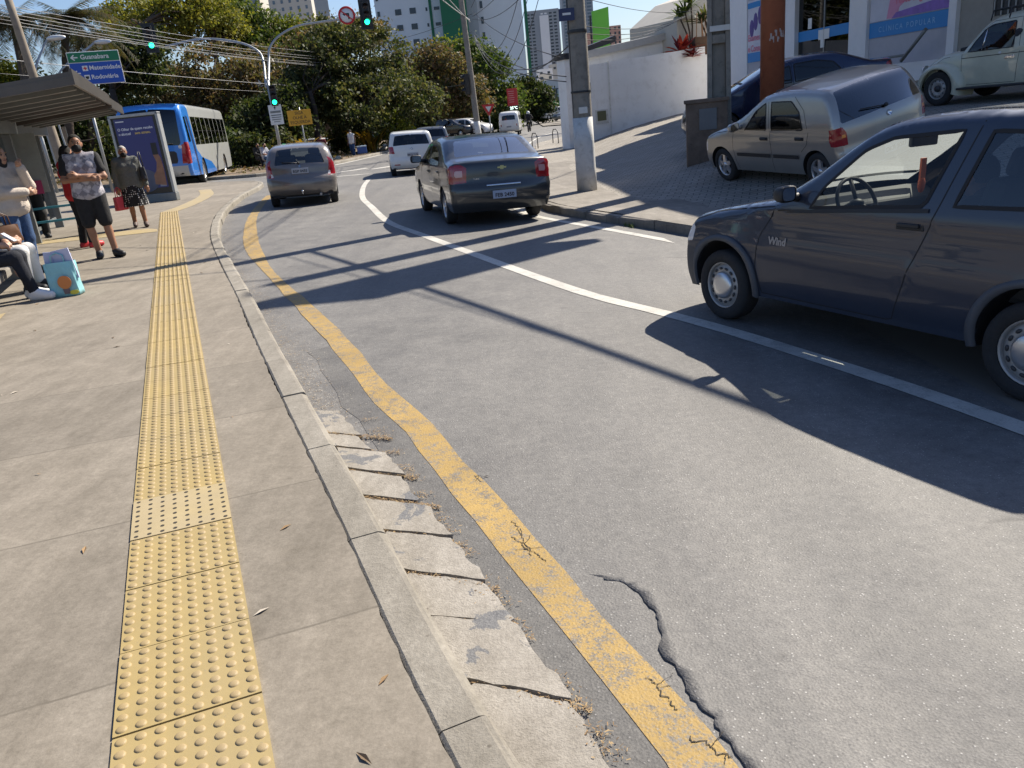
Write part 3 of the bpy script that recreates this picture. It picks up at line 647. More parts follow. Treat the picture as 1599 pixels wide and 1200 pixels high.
class Shell:
    """side panels y=W(x,z) rounded into a belt that runs from the rear bumper over the roof to the nose"""
    def __init__(s, sp):
        s.sp = sp; s.O = outline(sp['top'], sp.get('step', .05)); s.W = sp['W']/2; s.r = sp.get('r', .07)
        d = np.gradient(s.O, axis=0); d /= np.linalg.norm(d, axis=1)[:, None]; s.N = np.stack([-d[:, 1], d[:, 0]], 1)
        if s.N[len(s.O)//2][1] < 0: s.N = -s.N     # outward
        s.L = np.r_[0, np.cumsum(np.linalg.norm(np.diff(s.O, axis=0), axis=1))]
        s.ipk = int(np.argmax(s.O[:, 1]))
    def w0(s, x, z):
        sp = s.sp; t = np.maximum(0, z-sp['zb']); k = sp['tumble']
        w_ = s.W-k*t**1.15 - sp.get('tuck', .12)*np.maximum(0, sp.get('zl', .42)-z)**1.5
        for zz, amt, wd in sp.get('creases', []): w_ = w_+amt*np.exp(-((z-zz)/wd)**2)
        return w_-sp.get('bulge', .02)*((z-.62)/.4)**2*(z < sp['zb'])
    def yside(s, x, z):
        d = dist_poly(x, z, s.O); r = s.r; q = np.clip(d, 0, r)
        return s.w0(x, z)-r+np.sqrt(np.maximum(0, r*r-(r-q)**2))
    def warp(s, V):
        sp = s.sp; V = np.array(V, float); x, y, z = V.T.copy(); t = np.clip(np.abs(y)/s.W, 0, 1.1)
        xs, ks = zip(*sp['plan']); k = np.interp(x, xs, ks)
        V[:, 0] = x+k*t**2.4
        V[:, 2] = z-sp.get('crown', .03)*t**2*sm((z-sp['zb']+.35)/.3)
        return V
    def side3(s, x, z, lift=0.0, sgn=1):
        x = np.asarray(x, float); z = np.asarray(z, float)
        y = s.yside(x, z)+lift; V = s.warp(np.stack([x, y, z], 1)); V[:, 1] *= sgn; return V
    def s_of(s, z, front):
        O = s.O
        if front: q, l = O[s.ipk:][::-1], s.L[s.ipk:][::-1]
        else: q, l = O[:s.ipk+1], s.L[:s.ipk+1]
        zz = np.maximum.accumulate(q[:, 1]+np.arange(len(q))*1e-6)
        return np.interp(z, zz, l)
    def belt3(s, ss, y, lift=0.0):
        ss = np.asarray(ss, float); x = np.interp(ss, s.L, s.O[:, 0]); z = np.interp(ss, s.L, s.O[:, 1])
        if lift:
            x = x+np.interp(ss, s.L, s.N[:, 0])*lift; z = z+np.interp(ss, s.L, s.N[:, 1])*lift
        return s.warp(np.stack([x, np.asarray(y, float), z], 1))
    def fb3(s, front, yz, lift=0.0):
        yz = np.asarray(yz, float); return s.belt3(s.s_of(yz[:, 1], front), yz[:, 0], lift)
    def build(s):
        sp = s.sp; O = s.O; n = len(O); step = sp.get('grid', .07)
        # --- side
        sill = sp['sill']; per = np.vstack([O, resample(np.array([O[-1]]+sill+[O[0]]), step)[1:-1]])
        pts = [per]; loops = [(list(range(len(per))), True)]; cnt = len(per)
        polys = []
        for name, poly in sp['side']:
            q = resample(np.array(list(poly)+[poly[0]], float), step*.7)[:-1]
            polys.append((name, np.array(poly, float))); pts.append(q); loops.append((list(range(cnt, cnt+len(q))), True)); cnt += len(q)
        arches = []
        for ax, az, ar in sp['arches']:
            a = np.linspace(-.25, math.pi+.25, 30); q = np.stack([ax+ar*np.cos(a), az+ar*np.sin(a)], 1)
            q = np.vstack([q, [q[-1][0], -.2], [q[0][0], -.2]]); arches.append(q); pts.append(q); loops.append((list(range(cnt, cnt+len(q))), True)); cnt += len(q)
        ex = []
        for a in (12, 26, 42, 60, 80): ex.append(O-s.N*s.r*(1-math.cos(rad(a))))
        x0, z0 = per.min(0); x1, z1 = per.max(0); gx, gz = np.meshgrid(np.arange(x0, x1, step), np.arange(z0, z1, step)); g_ = np.stack([gx.ravel(), gz.ravel()], 1)
        g_ = g_[dist_poly(g_[:, 0], g_[:, 1], O) > s.r]
        ex = np.vstack(ex+[g_]); ex = ex[inpoly(ex[:, 0], ex[:, 1], per)]
        fix = np.vstack(pts); keep = np.ones(len(ex), bool)
        for i0 in range(0, len(ex), 400):
            dd = np.hypot(ex[i0:i0+400, None, 0]-fix[None, :, 0], ex[i0:i0+400, None, 1]-fix[None, :, 1]).min(1); keep[i0:i0+400] = dd > .012
        V, F = cdt(np.vstack([fix, ex[keep]]), loops)
        c = V[F].mean(1); ok = inpoly(c[:, 0], c[:, 1], per)
        for q in arches: ok &= ~inpoly(c[:, 0], c[:, 1], q)
        F = F[ok]; c = c[ok]; reg = np.array(['body']*len(F), dtype=object)
        for name, q in polys: reg[inpoly(c[:, 0], c[:, 1], q)] = name
        y = s.yside(V[:, 0], V[:, 1]); Vs = np.stack([V[:, 0], y, V[:, 1]], 1)
        t = V[F]; ar = (t[:, 1, 0]-t[:, 0, 0])*(t[:, 2, 1]-t[:, 0, 1])-(t[:, 2, 0]-t[:, 0, 0])*(t[:, 1, 1]-t[:, 0, 1])
        F[ar > 0] = F[ar > 0][:, ::-1]
        # --- belt (half)
        wi = s.w0(O[:, 0], O[:, 1])-s.r; per2 = np.vstack([np.stack([s.L, np.zeros(n)], 1), np.stack([s.L, wi], 1)[::-1]])
        pts = [per2]; loops = [(list(range(len(per2))), True)]; cnt = len(per2); bpolys = []
        for name, face, poly in sp['belt']:
            p = np.array(list(poly)+[poly[0]], float); p = resample(p, step*.7)[:-1]
            q = np.stack([s.s_of(p[:, 1], face == 'front'), p[:, 0]], 1)
            bpolys.append((name, q)); pts.append(q); loops.append((list(range(cnt, cnt+len(q))), True)); cnt += len(q)
        fr = np.linspace(.12, .9, 7); g_ = np.vstack([np.stack([s.L[1:-1], wi[1:-1]*f], 1) for f in fr])
        fix = np.vstack(pts); keep = np.ones(len(g_), bool)
        for i0 in range(0, len(g_), 400):
            dd = np.hypot(g_[i0:i0+400, None, 0]-fix[None, :, 0], g_[i0:i0+400, None, 1]-fix[None, :, 1]).min(1); keep[i0:i0+400] = dd > .015
        V2, F2 = cdt(np.vstack([fix, g_[keep]]), loops)
        c = V2[F2].mean(1); ok = inpoly(c[:, 0], c[:, 1], per2); F2 = F2[ok]; c = c[ok]; reg2 = np.array(['body']*len(F2), dtype=object)
        for name, q in bpolys: reg2[inpoly(c[:, 0], c[:, 1], q)] = name
        x = np.interp(V2[:, 0], s.L, O[:, 0]); z = np.interp(V2[:, 0], s.L, O[:, 1]); Vb = np.stack([x, V2[:, 1], z], 1)
        t = V2[F2]; ar = (t[:, 1, 0]-t[:, 0, 0])*(t[:, 2, 1]-t[:, 0, 1])-(t[:, 2, 0]-t[:, 0, 0])*(t[:, 1, 1]-t[:, 0, 1])
        F2[ar < 0] = F2[ar < 0][:, ::-1]
        flip = np.array([1, -1, 1])
        AV = [s.warp(Vs), s.warp(Vs)*flip, s.warp(Vb), s.warp(Vb)*flip]; AF = [F, F[:, ::-1], F2, F2[:, ::-1]]
        AR = [[(r if r in ('body',) or r.startswith('bumper') else r+'|L') for r in reg], [(r if r == 'body' or r.startswith('bumper') else r+'|R') for r in reg],
              [r for r in reg2], [(r) for r in reg2]]
        off = np.cumsum([0]+[len(v) for v in AV]); VV = np.vstack(AV); FF = np.vstack([f+o for f, o in zip(AF, off)]); RR = np.array(sum([list(a) for a in AR], []), dtype=object)
        # weld
        key = np.round(VV/2e-4).astype(np.int64); _, inv = np.unique(key, axis=0, return_inverse=True); inv = inv.ravel(); first = np.zeros(inv.max()+1, int); first[inv[::-1]] = np.arange(len(VV))[::-1]
        VV = VV[first]; FF = inv[FF]; good = (FF[:, 0] != FF[:, 1]) & (FF[:, 1] != FF[:, 2]) & (FF[:, 0] != FF[:, 2]); FF = FF[good]; RR = RR[good]
        fn = np.cross(VV[FF[:, 1]]-VV[FF[:, 0]], VV[FF[:, 2]]-VV[FF[:, 0]])
        # make every face look outwards
        cen = VV[FF].mean(1); ref = np.stack([cen[:, 0]*.25-sp.get('cx', -1.2)*.25, cen[:, 1], cen[:, 2]-.62], 1)
        vn = np.zeros_like(VV)
        for k in range(3): np.add.at(vn, FF[:, k], fn)
        vn /= np.linalg.norm(vn, axis=1)[:, None]+1e-12
        return VV, FF, RR, vn
def region_obj(name, VV, FF, vn, mat, parent, off=0.0):
    u, inv = np.unique(FF, return_inverse=True); F = inv.reshape(FF.shape); me = bpy.data.meshes.new(name)
    me.from_pydata([tuple(p) for p in VV[u]+vn[u]*off], [], [tuple(map(int, f)) for f in F]); me.materials.append(mat)
    me.polygons.foreach_set('use_smooth', [True]*len(F)); me.update(); me.normals_split_custom_set_from_vertices([tuple(v) for v in vn[u]])
    o = bpy.data.objects.new(name, me); COL.objects.link(o); o.parent = parent; return o
def components(F):
    lab = np.arange(F.max()+1)
    while True:
        m = lab[F].min(1); new = lab.copy(); np.minimum.at(new, F.ravel(), np.repeat(m, 3)); new = new[new]
        if (new == lab).all(): break
        lab = new
    L = lab[F[:, 0]]; return [F[L == k] for k in np.unique(L) if (L == k).sum() > 2]
def strip3(mb, P, Q, mi=0):
    V = [tuple(p) for p in P]+[tuple(q) for q in Q]; n = len(P); mb.add(V, [(i, i+1, n+i+1, n+i) for i in range(n-1)], mi, True)
def side_line(mb, sh, pts, w, lift, sgns=(1, -1), closed=False, step=.05):
    P = np.array(list(pts)+([pts[0]] if closed else []), float); P = resample(P, step); d = np.gradient(P, axis=0)
    if closed: d[0] = d[-1] = (P[1]-P[-2])
    d /= np.linalg.norm(d, axis=1)[:, None]; N_ = np.stack([-d[:, 1], d[:, 0]], 1); A, B = P+N_*w/2, P-N_*w/2
    for sg in sgns: strip3(mb, sh.side3(A[:, 0], A[:, 1], lift, sg), sh.side3(B[:, 0], B[:, 1], lift, sg))
def fb_line(mb, sh, front, pts, w, lift, closed=False, mirror=True):
    P = np.array(list(pts)+([pts[0]] if closed else []), float); P = resample(P, .04); d = np.gradient(P, axis=0)
    if closed: d[0] = d[-1] = (P[1]-P[-2])
    d /= np.linalg.norm(d, axis=1)[:, None]; N_ = np.stack([-d[:, 1], d[:, 0]], 1)
    for sg in ((1, -1) if mirror else (1,)):
        A, B = sh.fb3(front, P+N_*w/2, lift), sh.fb3(front, P-N_*w/2, lift); A[:, 1] *= sg; B[:, 1] *= sg; strip3(mb, A, B)

def wheel(parent, x, y, r, wid, kind, left):
    """wheel centred at (x,y,r): tyre > rim"""
    o = Vector((x, y, r)); sg = 1 if left else -1
    rr = r*.66 if kind != 'old' else r*.62
    prof = [(rr*.96, -wid*.46), (rr*1.02, -wid*.5), (r*.9, -wid*.5), (r*.975, -wid*.42), (r, -wid*.3), (r*1.004, 0), (r, wid*.3), (r*.975, wid*.42), (r*.9, wid*.5), (rr*1.03, wid*.5), (rr, wid*.44)]
    t = MB(); t.lathe([(a, h*sg) for a, h in prof], 'y', (0, 0, 0), 36); ty = t.build('wheel', TYRE, parent, loc=o)
    f = wid*.42*sg; m = MB(); mats = [ALLOY, RIMDARK, STEEL, CHROME]
    m.lathe([(rr, f), (rr*.97, f+.004*sg), (rr*.93, f-.012*sg), (rr*.88, f-.05*sg), (rr*.86, -f)], 'y', n=32, mi=2 if kind in ('old', 'cap') else 0)
    m.lathe([(rr*.9, f-.06*sg), (.001, f-.055*sg)], 'y', n=24, mi=1)
    def spoke(a, w0, w1, r0, r1, d0, d1, mi):
        ca, sa = math.cos(a), math.sin(a); V = []
        for q, ww, dd in ((r0, w0, d0), (r1, w1, d1)):
            for k in (-1, 1):
                V.append((q*ca-k*ww*sa, f+dd*sg, q*sa+k*ww*ca)); V.append((q*ca-k*ww*sa*1.2, f+(dd-.03)*sg, q*sa+k*ww*ca*1.2))
        m.add(V, [(0, 2, 6, 4), (0, 4, 5, 1), (2, 3, 7, 6), (1, 5, 7, 3), (4, 6, 7, 5)], mi)
    if kind == 'alloy5':
        for k in range(5): spoke(k*2*math.pi/5+.3, .042*r/.29, .026*r/.29, .03, rr*.94, -.004, -.014, 0)
        m.lathe([(.052, f-.02*sg), (.05, f), (.001, f+.006*sg)], 'y', n=16, mi=0)
    elif kind == 'alloy10':
        for k in range(10): spoke(k*2*math.pi/10, .02, .018, .03, rr*.95, -.004, -.012, 0)
        m.lathe([(.06, f-.02*sg), (.055, f), (.001, f+.006*sg)], 'y', n=16, mi=0)
    elif kind == 'cap':      # steel wheel with slots and a wide plastic centre cap
        m.lathe([(rr*.93, f-.03*sg), (rr*.80, f-.012*sg), (rr*.6, f-.004*sg), (rr*.5, f-.02*sg), (.02, f-.02*sg)], 'y', n=40, mi=2)
        for k in range(14):
            a = 2*math.pi*k/14; c_ = Vector((math.cos(a)*rr*.73, f-.004*sg, math.sin(a)*rr*.73)); m.ball(c_, (.012, .006, .02), 8, 1, rot=Matrix.Rotation(-a, 3, 'Y'))
        m.lathe([(rr*.58, f-.006*sg), (rr*.57, f+.012*sg), (rr*.50, f+.020*sg), (rr*.3, f+.026*sg), (.001, f+.028*sg)], 'y', n=32, mi=0)
    elif kind == 'old':
        m.lathe([(rr*.9, f-.05*sg), (rr*.72, f-.012*sg), (rr*.55, f-.004*sg), (rr*.42, f-.022*sg), (.001, f-.02*sg)], 'y', n=32, mi=2)
        m.lathe([(rr*.32, f-.02*sg), (rr*.28, f+.015*sg), (.001, f+.025*sg)], 'y', n=20, mi=1)
        for k in range(10):
            a = 2*math.pi*k/10; m.ball((math.cos(a)*rr*.74, f-.010*sg, math.sin(a)*rr*.74), (.018, .006, .012), 8, 1, rot=Matrix.Rotation(-a, 3, 'Y'))
    else:                     # plastic cover, eight ribs
        m.lathe([(rr*.9, f-.02*sg), (rr*.5, f-.004*sg), (.001, f+.012*sg)], 'y', n=30, mi=0)
        for k in range(8): a = k*math.pi/4; m.ball((math.cos(a)*rr*.68, f-.010*sg, math.sin(a)*rr*.68), (.03, .008, .02), 8, 1, rot=Matrix.Rotation(-a, 3, 'Y'))
    m.build('rim', mats, ty); return ty
def pose(x, y, hx, hy, zf, wb):
    """matrix of a car: origin on the ground below the front axle, local +x forwards"""
    h = Vector((hx, hy, 0)).normalized(); n_ = Vector((-h.y, h.x, 0)); q = .7
    zl = [zf(x+s_*n_.x*q, y+s_*n_.y*q) for s_ in (1, -1)]; rx, ry = x-h.x*wb, y-h.y*wb; zr = [zf(rx+s_*n_.x*q, ry+s_*n_.y*q) for s_ in (1, -1)]
    zl = [float(v) for v in zl]; zr = [float(v) for v in zr]
    f = Vector((x, y, sum(zl)/2)); r_ = Vector((rx, ry, sum(zr)/2)); X = (f-r_).normalized()
    Y = Vector((n_.x, n_.y, ((zl[0]-zl[1])+(zr[0]-zr[1]))/2/(2*q))).normalized(); Z = X.cross(Y).normalized(); Y = Z.cross(X)
    M = Matrix((X, Y, Z)).transposed().to_4x4(); M.translation = f; return M
def mirrored(p, k=-1): return [(a*k, b) for a, b in p]

CARM = {}
def car(name, label, cat, mtx, sp, group=None):
    root = thing(name, label, cat, mat=mtx, group=group); CARM[root.name] = mtx.copy()
    sh = Shell(sp); VV, FF, RR, vn = sh.build(); mats = sp['mats']
    BN = np.array([r.split('|')[0] for r in RR], dtype=object)
    for r in sorted(set(BN)):
        nm = r.split('#')[0]; mt = mats.get(nm, mats['body']); Fk = FF[BN == r]
        for comp in ([Fk] if nm == 'body' else components(Fk)):
            region_obj(nm, VV, comp, vn, mt, root, off=sp.get('inset', {}).get(nm, 0.0))
    # seams and trims
    for P in sp.get('seams', []):
        for sg in (1, -1): mb = MB(); side_line(mb, sh, P, .007, .0015, (sg,)); mb.build('panel_seam', SEAM, root)
    for fr, P in sp.get('fseams', []):
        mb = MB(); fb_line(mb, sh, fr, P, .007, .0015); mb.build('panel_seam', SEAM, root)
    
    mb = MB()
    for P in sp.get('trims', []): side_line(mb, sh, P, sp.get('trim_w', .022), .004, closed=True)
    for fr, P in sp.get('ftrims', []): fb_line(mb, sh, fr, P, sp.get('trim_w', .022), .004, closed=False)
    if mb.v: mb.build('window_trim', SEAM, root)
    for nm, P, w_, lf, mt in sp.get('mouldings', []):
        [(lambda q: (side_line(q, sh, P, w_, lf, (sg,)), q.build(nm, mt, root)))(MB()) for sg in (1, -1)]
    # arches: liner and lip
    r_t = sp['tyre']; wid = sp.get('tyre_w', .165); yt = sp['track']/2
    for ax, az, ar in sp['arches']:
        a = np.linspace(-.2, math.pi+.2, 26); P = np.stack([ax+ar*np.cos(a), az+ar*np.sin(a)], 1)
        for sg in (1, -1):
            mb = MB(); lip = MB(); A = sh.side3(P[:, 0], P[:, 1], -.002, sg); B = A.copy(); B[:, 1] = sg*(sh.W-.42); strip3(mb, A, B)
            mb.add([tuple(p) for p in B], [tuple(range(len(B)))])
            if sp.get('lip'):
                lw, lh, lm = sp['lip']; Q = np.stack([ax+(ar+lw)*np.cos(a), az+(ar+lw)*np.sin(a)], 1)
                C1 = sh.side3(P[:, 0], P[:, 1], lh, sg); C2 = sh.side3(Q[:, 0], Q[:, 1], lh, sg); D = sh.side3(P[:, 0], P[:, 1], -.03, sg); E_ = sh.side3(Q[:, 0], Q[:, 1], 0, sg)
                strip3(lip, D, C1); strip3(lip, C1, C2); strip3(lip, C2, E_)
                lip.build('arch_moulding', sp['lip'][2], root, merge=True)
            mb.build('wheel_well', SEAM, root, merge=True)
    for ax, az, ar in sp['arches']:
        for left in (True, False): wheel(root, ax, yt if left else -yt, r_t, wid, sp['rim'], left)
    # floor pan
    xs = [p[0] for p in sp['sill']]; mb = MB(); mb.box(((max(xs)+min(xs))/2, 0, sp['sill'][0][1]+.06), (max(xs)-min(xs)+.25, sp['W']-.22, .06)); mb.build('underbody', SEAM, root)
    # cabin
    if sp.get('cabin'):
        cb = sp['cabin']; zf_ = cb['z']
        for xq in cb['seats']:
            for yq in (.36, -.36):
                s_ = MB(); R = Matrix.Rotation(-.28, 3, 'Y')
                s_.box((xq+.22, yq, zf_+.32), (.5, .48, .16)); s_.box((xq-.08, yq, zf_+.64), (.13, .46, .58), R); s_.box((xq-.17, yq, zf_+1.0), (.09, .25, .17), R)
                s_.build('seat', cb.get('mat', DARKIN), root, bevel=.04)
        d = MB(); xd = cb['dash']; d.prism([(xd+.1, zf_+.72), (xd-.12, zf_+.74), (xd-.24, zf_+.66), (xd-.26, zf_+.45), (xd+.1, zf_+.4)], 'y', -sh.W+.14, sh.W-.14)
        d.build('dashboard', cb.get('mat', DARKIN), root, bevel=.02)
        st = MB(); Rw = Matrix.Rotation(rad(-66), 3, 'Y'); cw = Vector((xd-.36, .34, zf_+.70)); st.tube([cw+Rw @ Vector((.18*math.cos(a), .18*math.sin(a), 0)) for a in np.linspace(0, 2*math.pi, 25)], .014, 8, caps=False)
        for a in (0, 2.1, 4.2): st.tube([cw, cw+Rw @ Vector((.17*math.cos(a), .17*math.sin(a), 0))], .014, 6)
        st.tube([cw, cw+Vector((.2, 0, -.1))], .03, 8); st.ball(cw, (.05, .05, .03), 10); st.build('steering_wheel', BLACKP, root)
        mr = MB(); mr.box((xd-cb.get('mir', .45), 0, cb['ztop']-.1), (.035, .26, .085)); mr.build('inner_mirror', BLACKP, root, bevel=.012)
    # mirrors
    if sp.get('mirror'):
        mx, mz, k = sp['mirror']
        for sg in (1, -1):
            p = sh.side3([mx], [mz], 0, sg)[0]; R = Matrix.Rotation(sg*.16, 3, 'Z'); c_ = Vector((p[0]-.01, p[1]+sg*.15*k, p[2]+.045*k))
            m = MB(); rows = []; n_ = 20
            for t, kk in ((-.05, .86), (-.045, .97), (-.02, 1.0), (.02, .93), (.05, .72), (.07, .38)):
                rows.append([c_+R @ Vector((t*k*1.1, (math.copysign(abs(math.cos(a))**.55, math.cos(a))*.105+.012*t*20*sg*-1)*kk*k, math.copysign(abs(math.sin(a))**.6, math.sin(a))*.066*kk*k)) for a in np.linspace(0, 2*math.pi, n_, endpoint=False)])
            m.add([v for r_ in rows for v in r_], [(i*n_+q, i*n_+(q+1) % n_, (i+1)*n_+(q+1) % n_, (i+1)*n_+q) for i in range(5) for q in range(n_)]+[tuple((5*n_+q) for q in range(n_))], 0, True); m.tube([Vector(p)-Vector((0, sg*.02, 0)), c_-Vector((0, sg*.06*k, .03*k))], [.04*k, .028*k], 8)
            o = m.build('mirror', mats.get('mirror', BLACKP), root)
            g_ = MB(); g_.add([c_+R @ Vector((-.045*k*1.1, math.copysign(abs(math.cos(a))**.55, math.cos(a))*.088*k, math.copysign(abs(math.sin(a))**.6, math.sin(a))*.052*k)) for a in np.linspace(0, 2*math.pi, n_, endpoint=False)], [tuple(range(n_))]); g_.build('mirror_glass', CHROME, o)
    for hx_, hz_, mt in sp.get('handles', []):
        for sg in (1, -1):
            p = sh.side3([hx_], [hz_], .012, sg)[0]; m = MB(); m.box(tuple(p), (.15, .03, .026)); m.box((p[0]-.005, p[1]-sg*.012, p[2]-.004), (.19, .018, .05)); m.build('handle', mt, root, bevel=.006)
    # plate
    if sp.get('plate'):
        py_, pz_, txt, pm = sp['plate']; s0 = float(sh.s_of(np.array([pz_]), False)[0]); p = sh.belt3([s0], [py_], .012)[0]; q = sh.belt3([s0+.05], [py_], .012)[0]; up = Vector(q-p).normalized()
        if up.z < .3: up = Vector((0, 0, 1))
        M = frame_m(p, (0, -1, 0), up); m = MB(); m.box((0, 0, 0), (.40, .012, .13)); o = m.build('licence_plate', pm, root, bevel=.004); o.matrix_local = M
        text_mesh('plate_lettering', txt, .085, PLATEDK, o, None, mtx=Matrix.Translation((0, -.0085, -.012)) @ Matrix.Rotation(rad(90), 4, 'X'), bold=.002, ext=.001)
    if sp.get('wiper'):
        (y0, z0), (y1, z1) = sp['wiper']; A = sh.fb3(False, [(y0, z0), (y0*.5+y1*.5, z0*.5+z1*.5), (y1, z1)], .03); m = MB(); m.tube(A, .009, 6); m.ball(A[0], .03, 8); m.build('rear_wiper', BLACKP, root)
    return root, sh
P_CORSA = paint('paint_slate_blue', (.020, .029, .052), .1, .36); P_SEDAN = paint('paint_graphite', (.048, .051, .054), .4, .28); P_C3 = paint('paint_brown_grey', (.20, .18, .165), .3, .3)
P_FOX = paint('paint_white', (.72, .72, .70), 0, .3); P_PALIO = paint('paint_silver_beige', (.36, .345, .32), .65, .34); P_BEETLE = paint('paint_cream', (.55, .53, .40), 0, .45, .12)
P_NAVY = paint('paint_navy', (.012, .022, .065), .3, .25); P_BLACK = paint('paint_black', (.015, .015, .017), .2, .25); P_GREY2 = paint('paint_grey', (.16, .17, .18), .5, .3); P_RED = paint('paint_red', (.35, .02, .02), 0, .3)

corsa = dict(W=1.608, r=.075, zb=.90, tumble=.29, bulge=.025, zl=.42, tuck=.25, crown=.035, cx=-1.2, step=.045, grid=.06,
    top=[(-2.98, .24, 1), (-3.03, .40), (-3.03, .60), (-2.985, .74), (-2.96, .92), (-2.90, 1.02), (-2.70, 1.28), (-2.56, 1.37), (-2.25, 1.405), (-1.75, 1.42), (-1.4, 1.405), (-1.15, 1.355), (-.78, 1.17), (-.38, .955, 1), (-.05, .90), (.28, .82), (.50, .73), (.61, .64), (.665, .54), (.69, .44), (.67, .30), (.60, .19, 1)],
    sill=[(.36, .19), (-.40, .215), (-2.1, .225), (-2.8, .235)], plan=[(-3.1, .22), (-2.75, .07), (-2.4, 0), (-1.2, 0), (-.8, -.07), (-.42, 0), (.32, 0), (.70, -.24)],
    creases=[(.62, .010, .05)],
    side=[('door', [(-.44, .94), (-.36, .70), (-.36, .45), (-.42, .25), (-1.56, .255), (-1.64, .55), (-1.71, .93), (-1.84, 1.372), (-1.35, 1.365), (-1.14, 1.315), (-.78, 1.135)]),
          ('bumper', [(.34, .525), (.8, .525), (.8, .1), (.31, .1)]), ('bumper', [(-2.77, .55), (-3.2, .57), (-3.2, .1), (-2.74, .1)]),
          ('headlight#', [(.34, .70), (.46, .755), (.8, .70), (.8, .555), (.40, .575)]), ('taillight#', [(-2.84, .98), (-2.80, .68), (-3.2, .66), (-3.2, .98)]),
          ('window', [(-.70, .925), (-.80, 1.04), (-1.12, 1.245), (-1.30, 1.300), (-1.74, 1.322), (-1.615, .925)]),
          ('quarter_window', [(-1.80, .935), (-1.91, 1.318), (-2.20, 1.305), (-2.50, 1.245), (-2.69, 1.06), (-2.66, .955)])],
    belt=[('windshield', 'front', [(0, .965), (.60, .965), (.50, 1.345), (0, 1.345)]), ('rear_window', 'rear', [(0, 1.03), (.56, 1.03), (.50, 1.32), (0, 1.32)]),
          ('bumper', 'front', [(0, .525), (.9, .525), (.9, .1), (0, .1)]), ('bumper', 'rear', [(0, .55), (.9, .55), (.9, .1), (0, .1)]),
          ('headlight', 'front', [(.36, .56), (.9, .56), (.9, .70), (.36, .665)]), ('grille', 'front', [(0, .58), (.30, .58), (.30, .62), (0, .62)]), ('taillight', 'rear', [(.56, .66), (.9, .66), (.9, .98), (.60, .98)])],
    seams=[[(-.44, .94), (-.36, .70), (-.36, .45), (-.42, .25)], [(-.42, .25), (-1.56, .255), (-1.64, .55), (-1.71, .93), (-1.84, 1.372)], [(-.42, .93), (.1, .86), (.42, .745)]],
    fseams=[('front', [(0, .70), (.5, .69)])],
    trims=[[(-.70, .925), (-.80, 1.04), (-1.12, 1.245), (-1.30, 1.300), (-1.74, 1.322), (-1.615, .925)], [(-1.80, .935), (-1.91, 1.318), (-2.20, 1.305), (-2.50, 1.245), (-2.69, 1.06), (-2.66, .955)]],
    ftrims=[('front', [(0, .965), (.60, .965), (.50, 1.345), (0, 1.345)]), ('rear', [(0, 1.03), (.56, 1.03), (.50, 1.32), (0, 1.32)])],
    mouldings=[('belt_moulding', [(-.46, .905), (-1.66, .907)], .022, .008, BLACKP)],
    arches=[(0, .285, .335), (-2.443, .285, .33)], lip=(.05, .020, GREYP), tyre=.280, tyre_w=.165, track=1.44, rim='cap', mirror=(-.58, .985, .85), handles=[(-1.56, .83, BLACKP)],
    cabin=dict(z=.23, ztop=1.43, dash=-.50, mir=.58, mat=pmat('cabin_grey', (.06, .062, .066), .7), seats=[-1.85, -2.5]), plate=(0, .62, 'CPX 4127', PLATE),
    mats=dict(body=P_CORSA, door=P_CORSA, window=glass('glass_open', (.96, .97, .96), .25), quarter_window=glass('glass_quarter', (.42, .46, .46), 1.6), windshield=glass('glass_dusty', (.86, .92, .88), .6, .22), rear_window=GL_MID, bumper=pmat('bumper_slate', (.045, .05, .062), .5, var=.1), headlight=CLEARL, taillight=REDL, grille=BLACKP, mirror=BLACKP))

def remap(sp, f):
    """apply f(x, z) to every coordinate of a car description"""
    g = lambda P: [tuple(f(*p[:2]))+tuple(p[2:]) for p in P]
    sp['top'] = g(sp['top']); sp['sill'] = g(sp['sill']); sp['side'] = [(n_, g(P)) for n_, P in sp['side']]
    h_ = lambda P: [(y, f(0, z)[1]) for y, z in P]
    sp['belt'] = [(n_, k, h_(P)) for n_, k, P in sp['belt']]
    for k in ('seams', 'trims'): sp[k] = [g(P) for P in sp.get(k, [])]
    for k in ('fseams', 'ftrims'): sp[k] = [(fr, h_(P)) for fr, P in sp.get(k, [])]
    sp['mouldings'] = [(n_, g(P), a, b, m) for n_, P, a, b, m in sp.get('mouldings', [])]
    sp['arches'] = [(a, f(a, z)[1], r) for a, z, r in sp['arches']]; sp['zb'] = f(0, sp['zb'])[1]
    m = sp.get('mirror');
    if m: sp['mirror'] = (*f(m[0], m[1]), m[2])
    sp['handles'] = [(*f(a, b), m) for a, b, m in sp.get('handles', [])]
    if sp.get('plate'): sp['plate'] = (sp['plate'][0], f(0, sp['plate'][1])[1], *sp['plate'][2:])
    if sp.get('wiper'): sp['wiper'] = tuple((y, f(0, z)[1]) for y, z in sp['wiper'])
corsa['arches'] = [(0, .275, .335), (-2.443, .275, .33)]
def _cz(x, z):
    c_ = lambda v: max(0.0, min(1.0, v))
    xx = x-.11*c_((z-.5)/.45)*c_((.3-x)/.5)*c_((x+2.9)/.6)
    wedge = .075*c_((-.45-x)/1.1)*c_((z-.55)/.35)*(1-.5*c_((z-1.0)/.4))
    return xx, z+.035+.045*c_((z-.9)/.45)+wedge
remap(corsa, _cz)
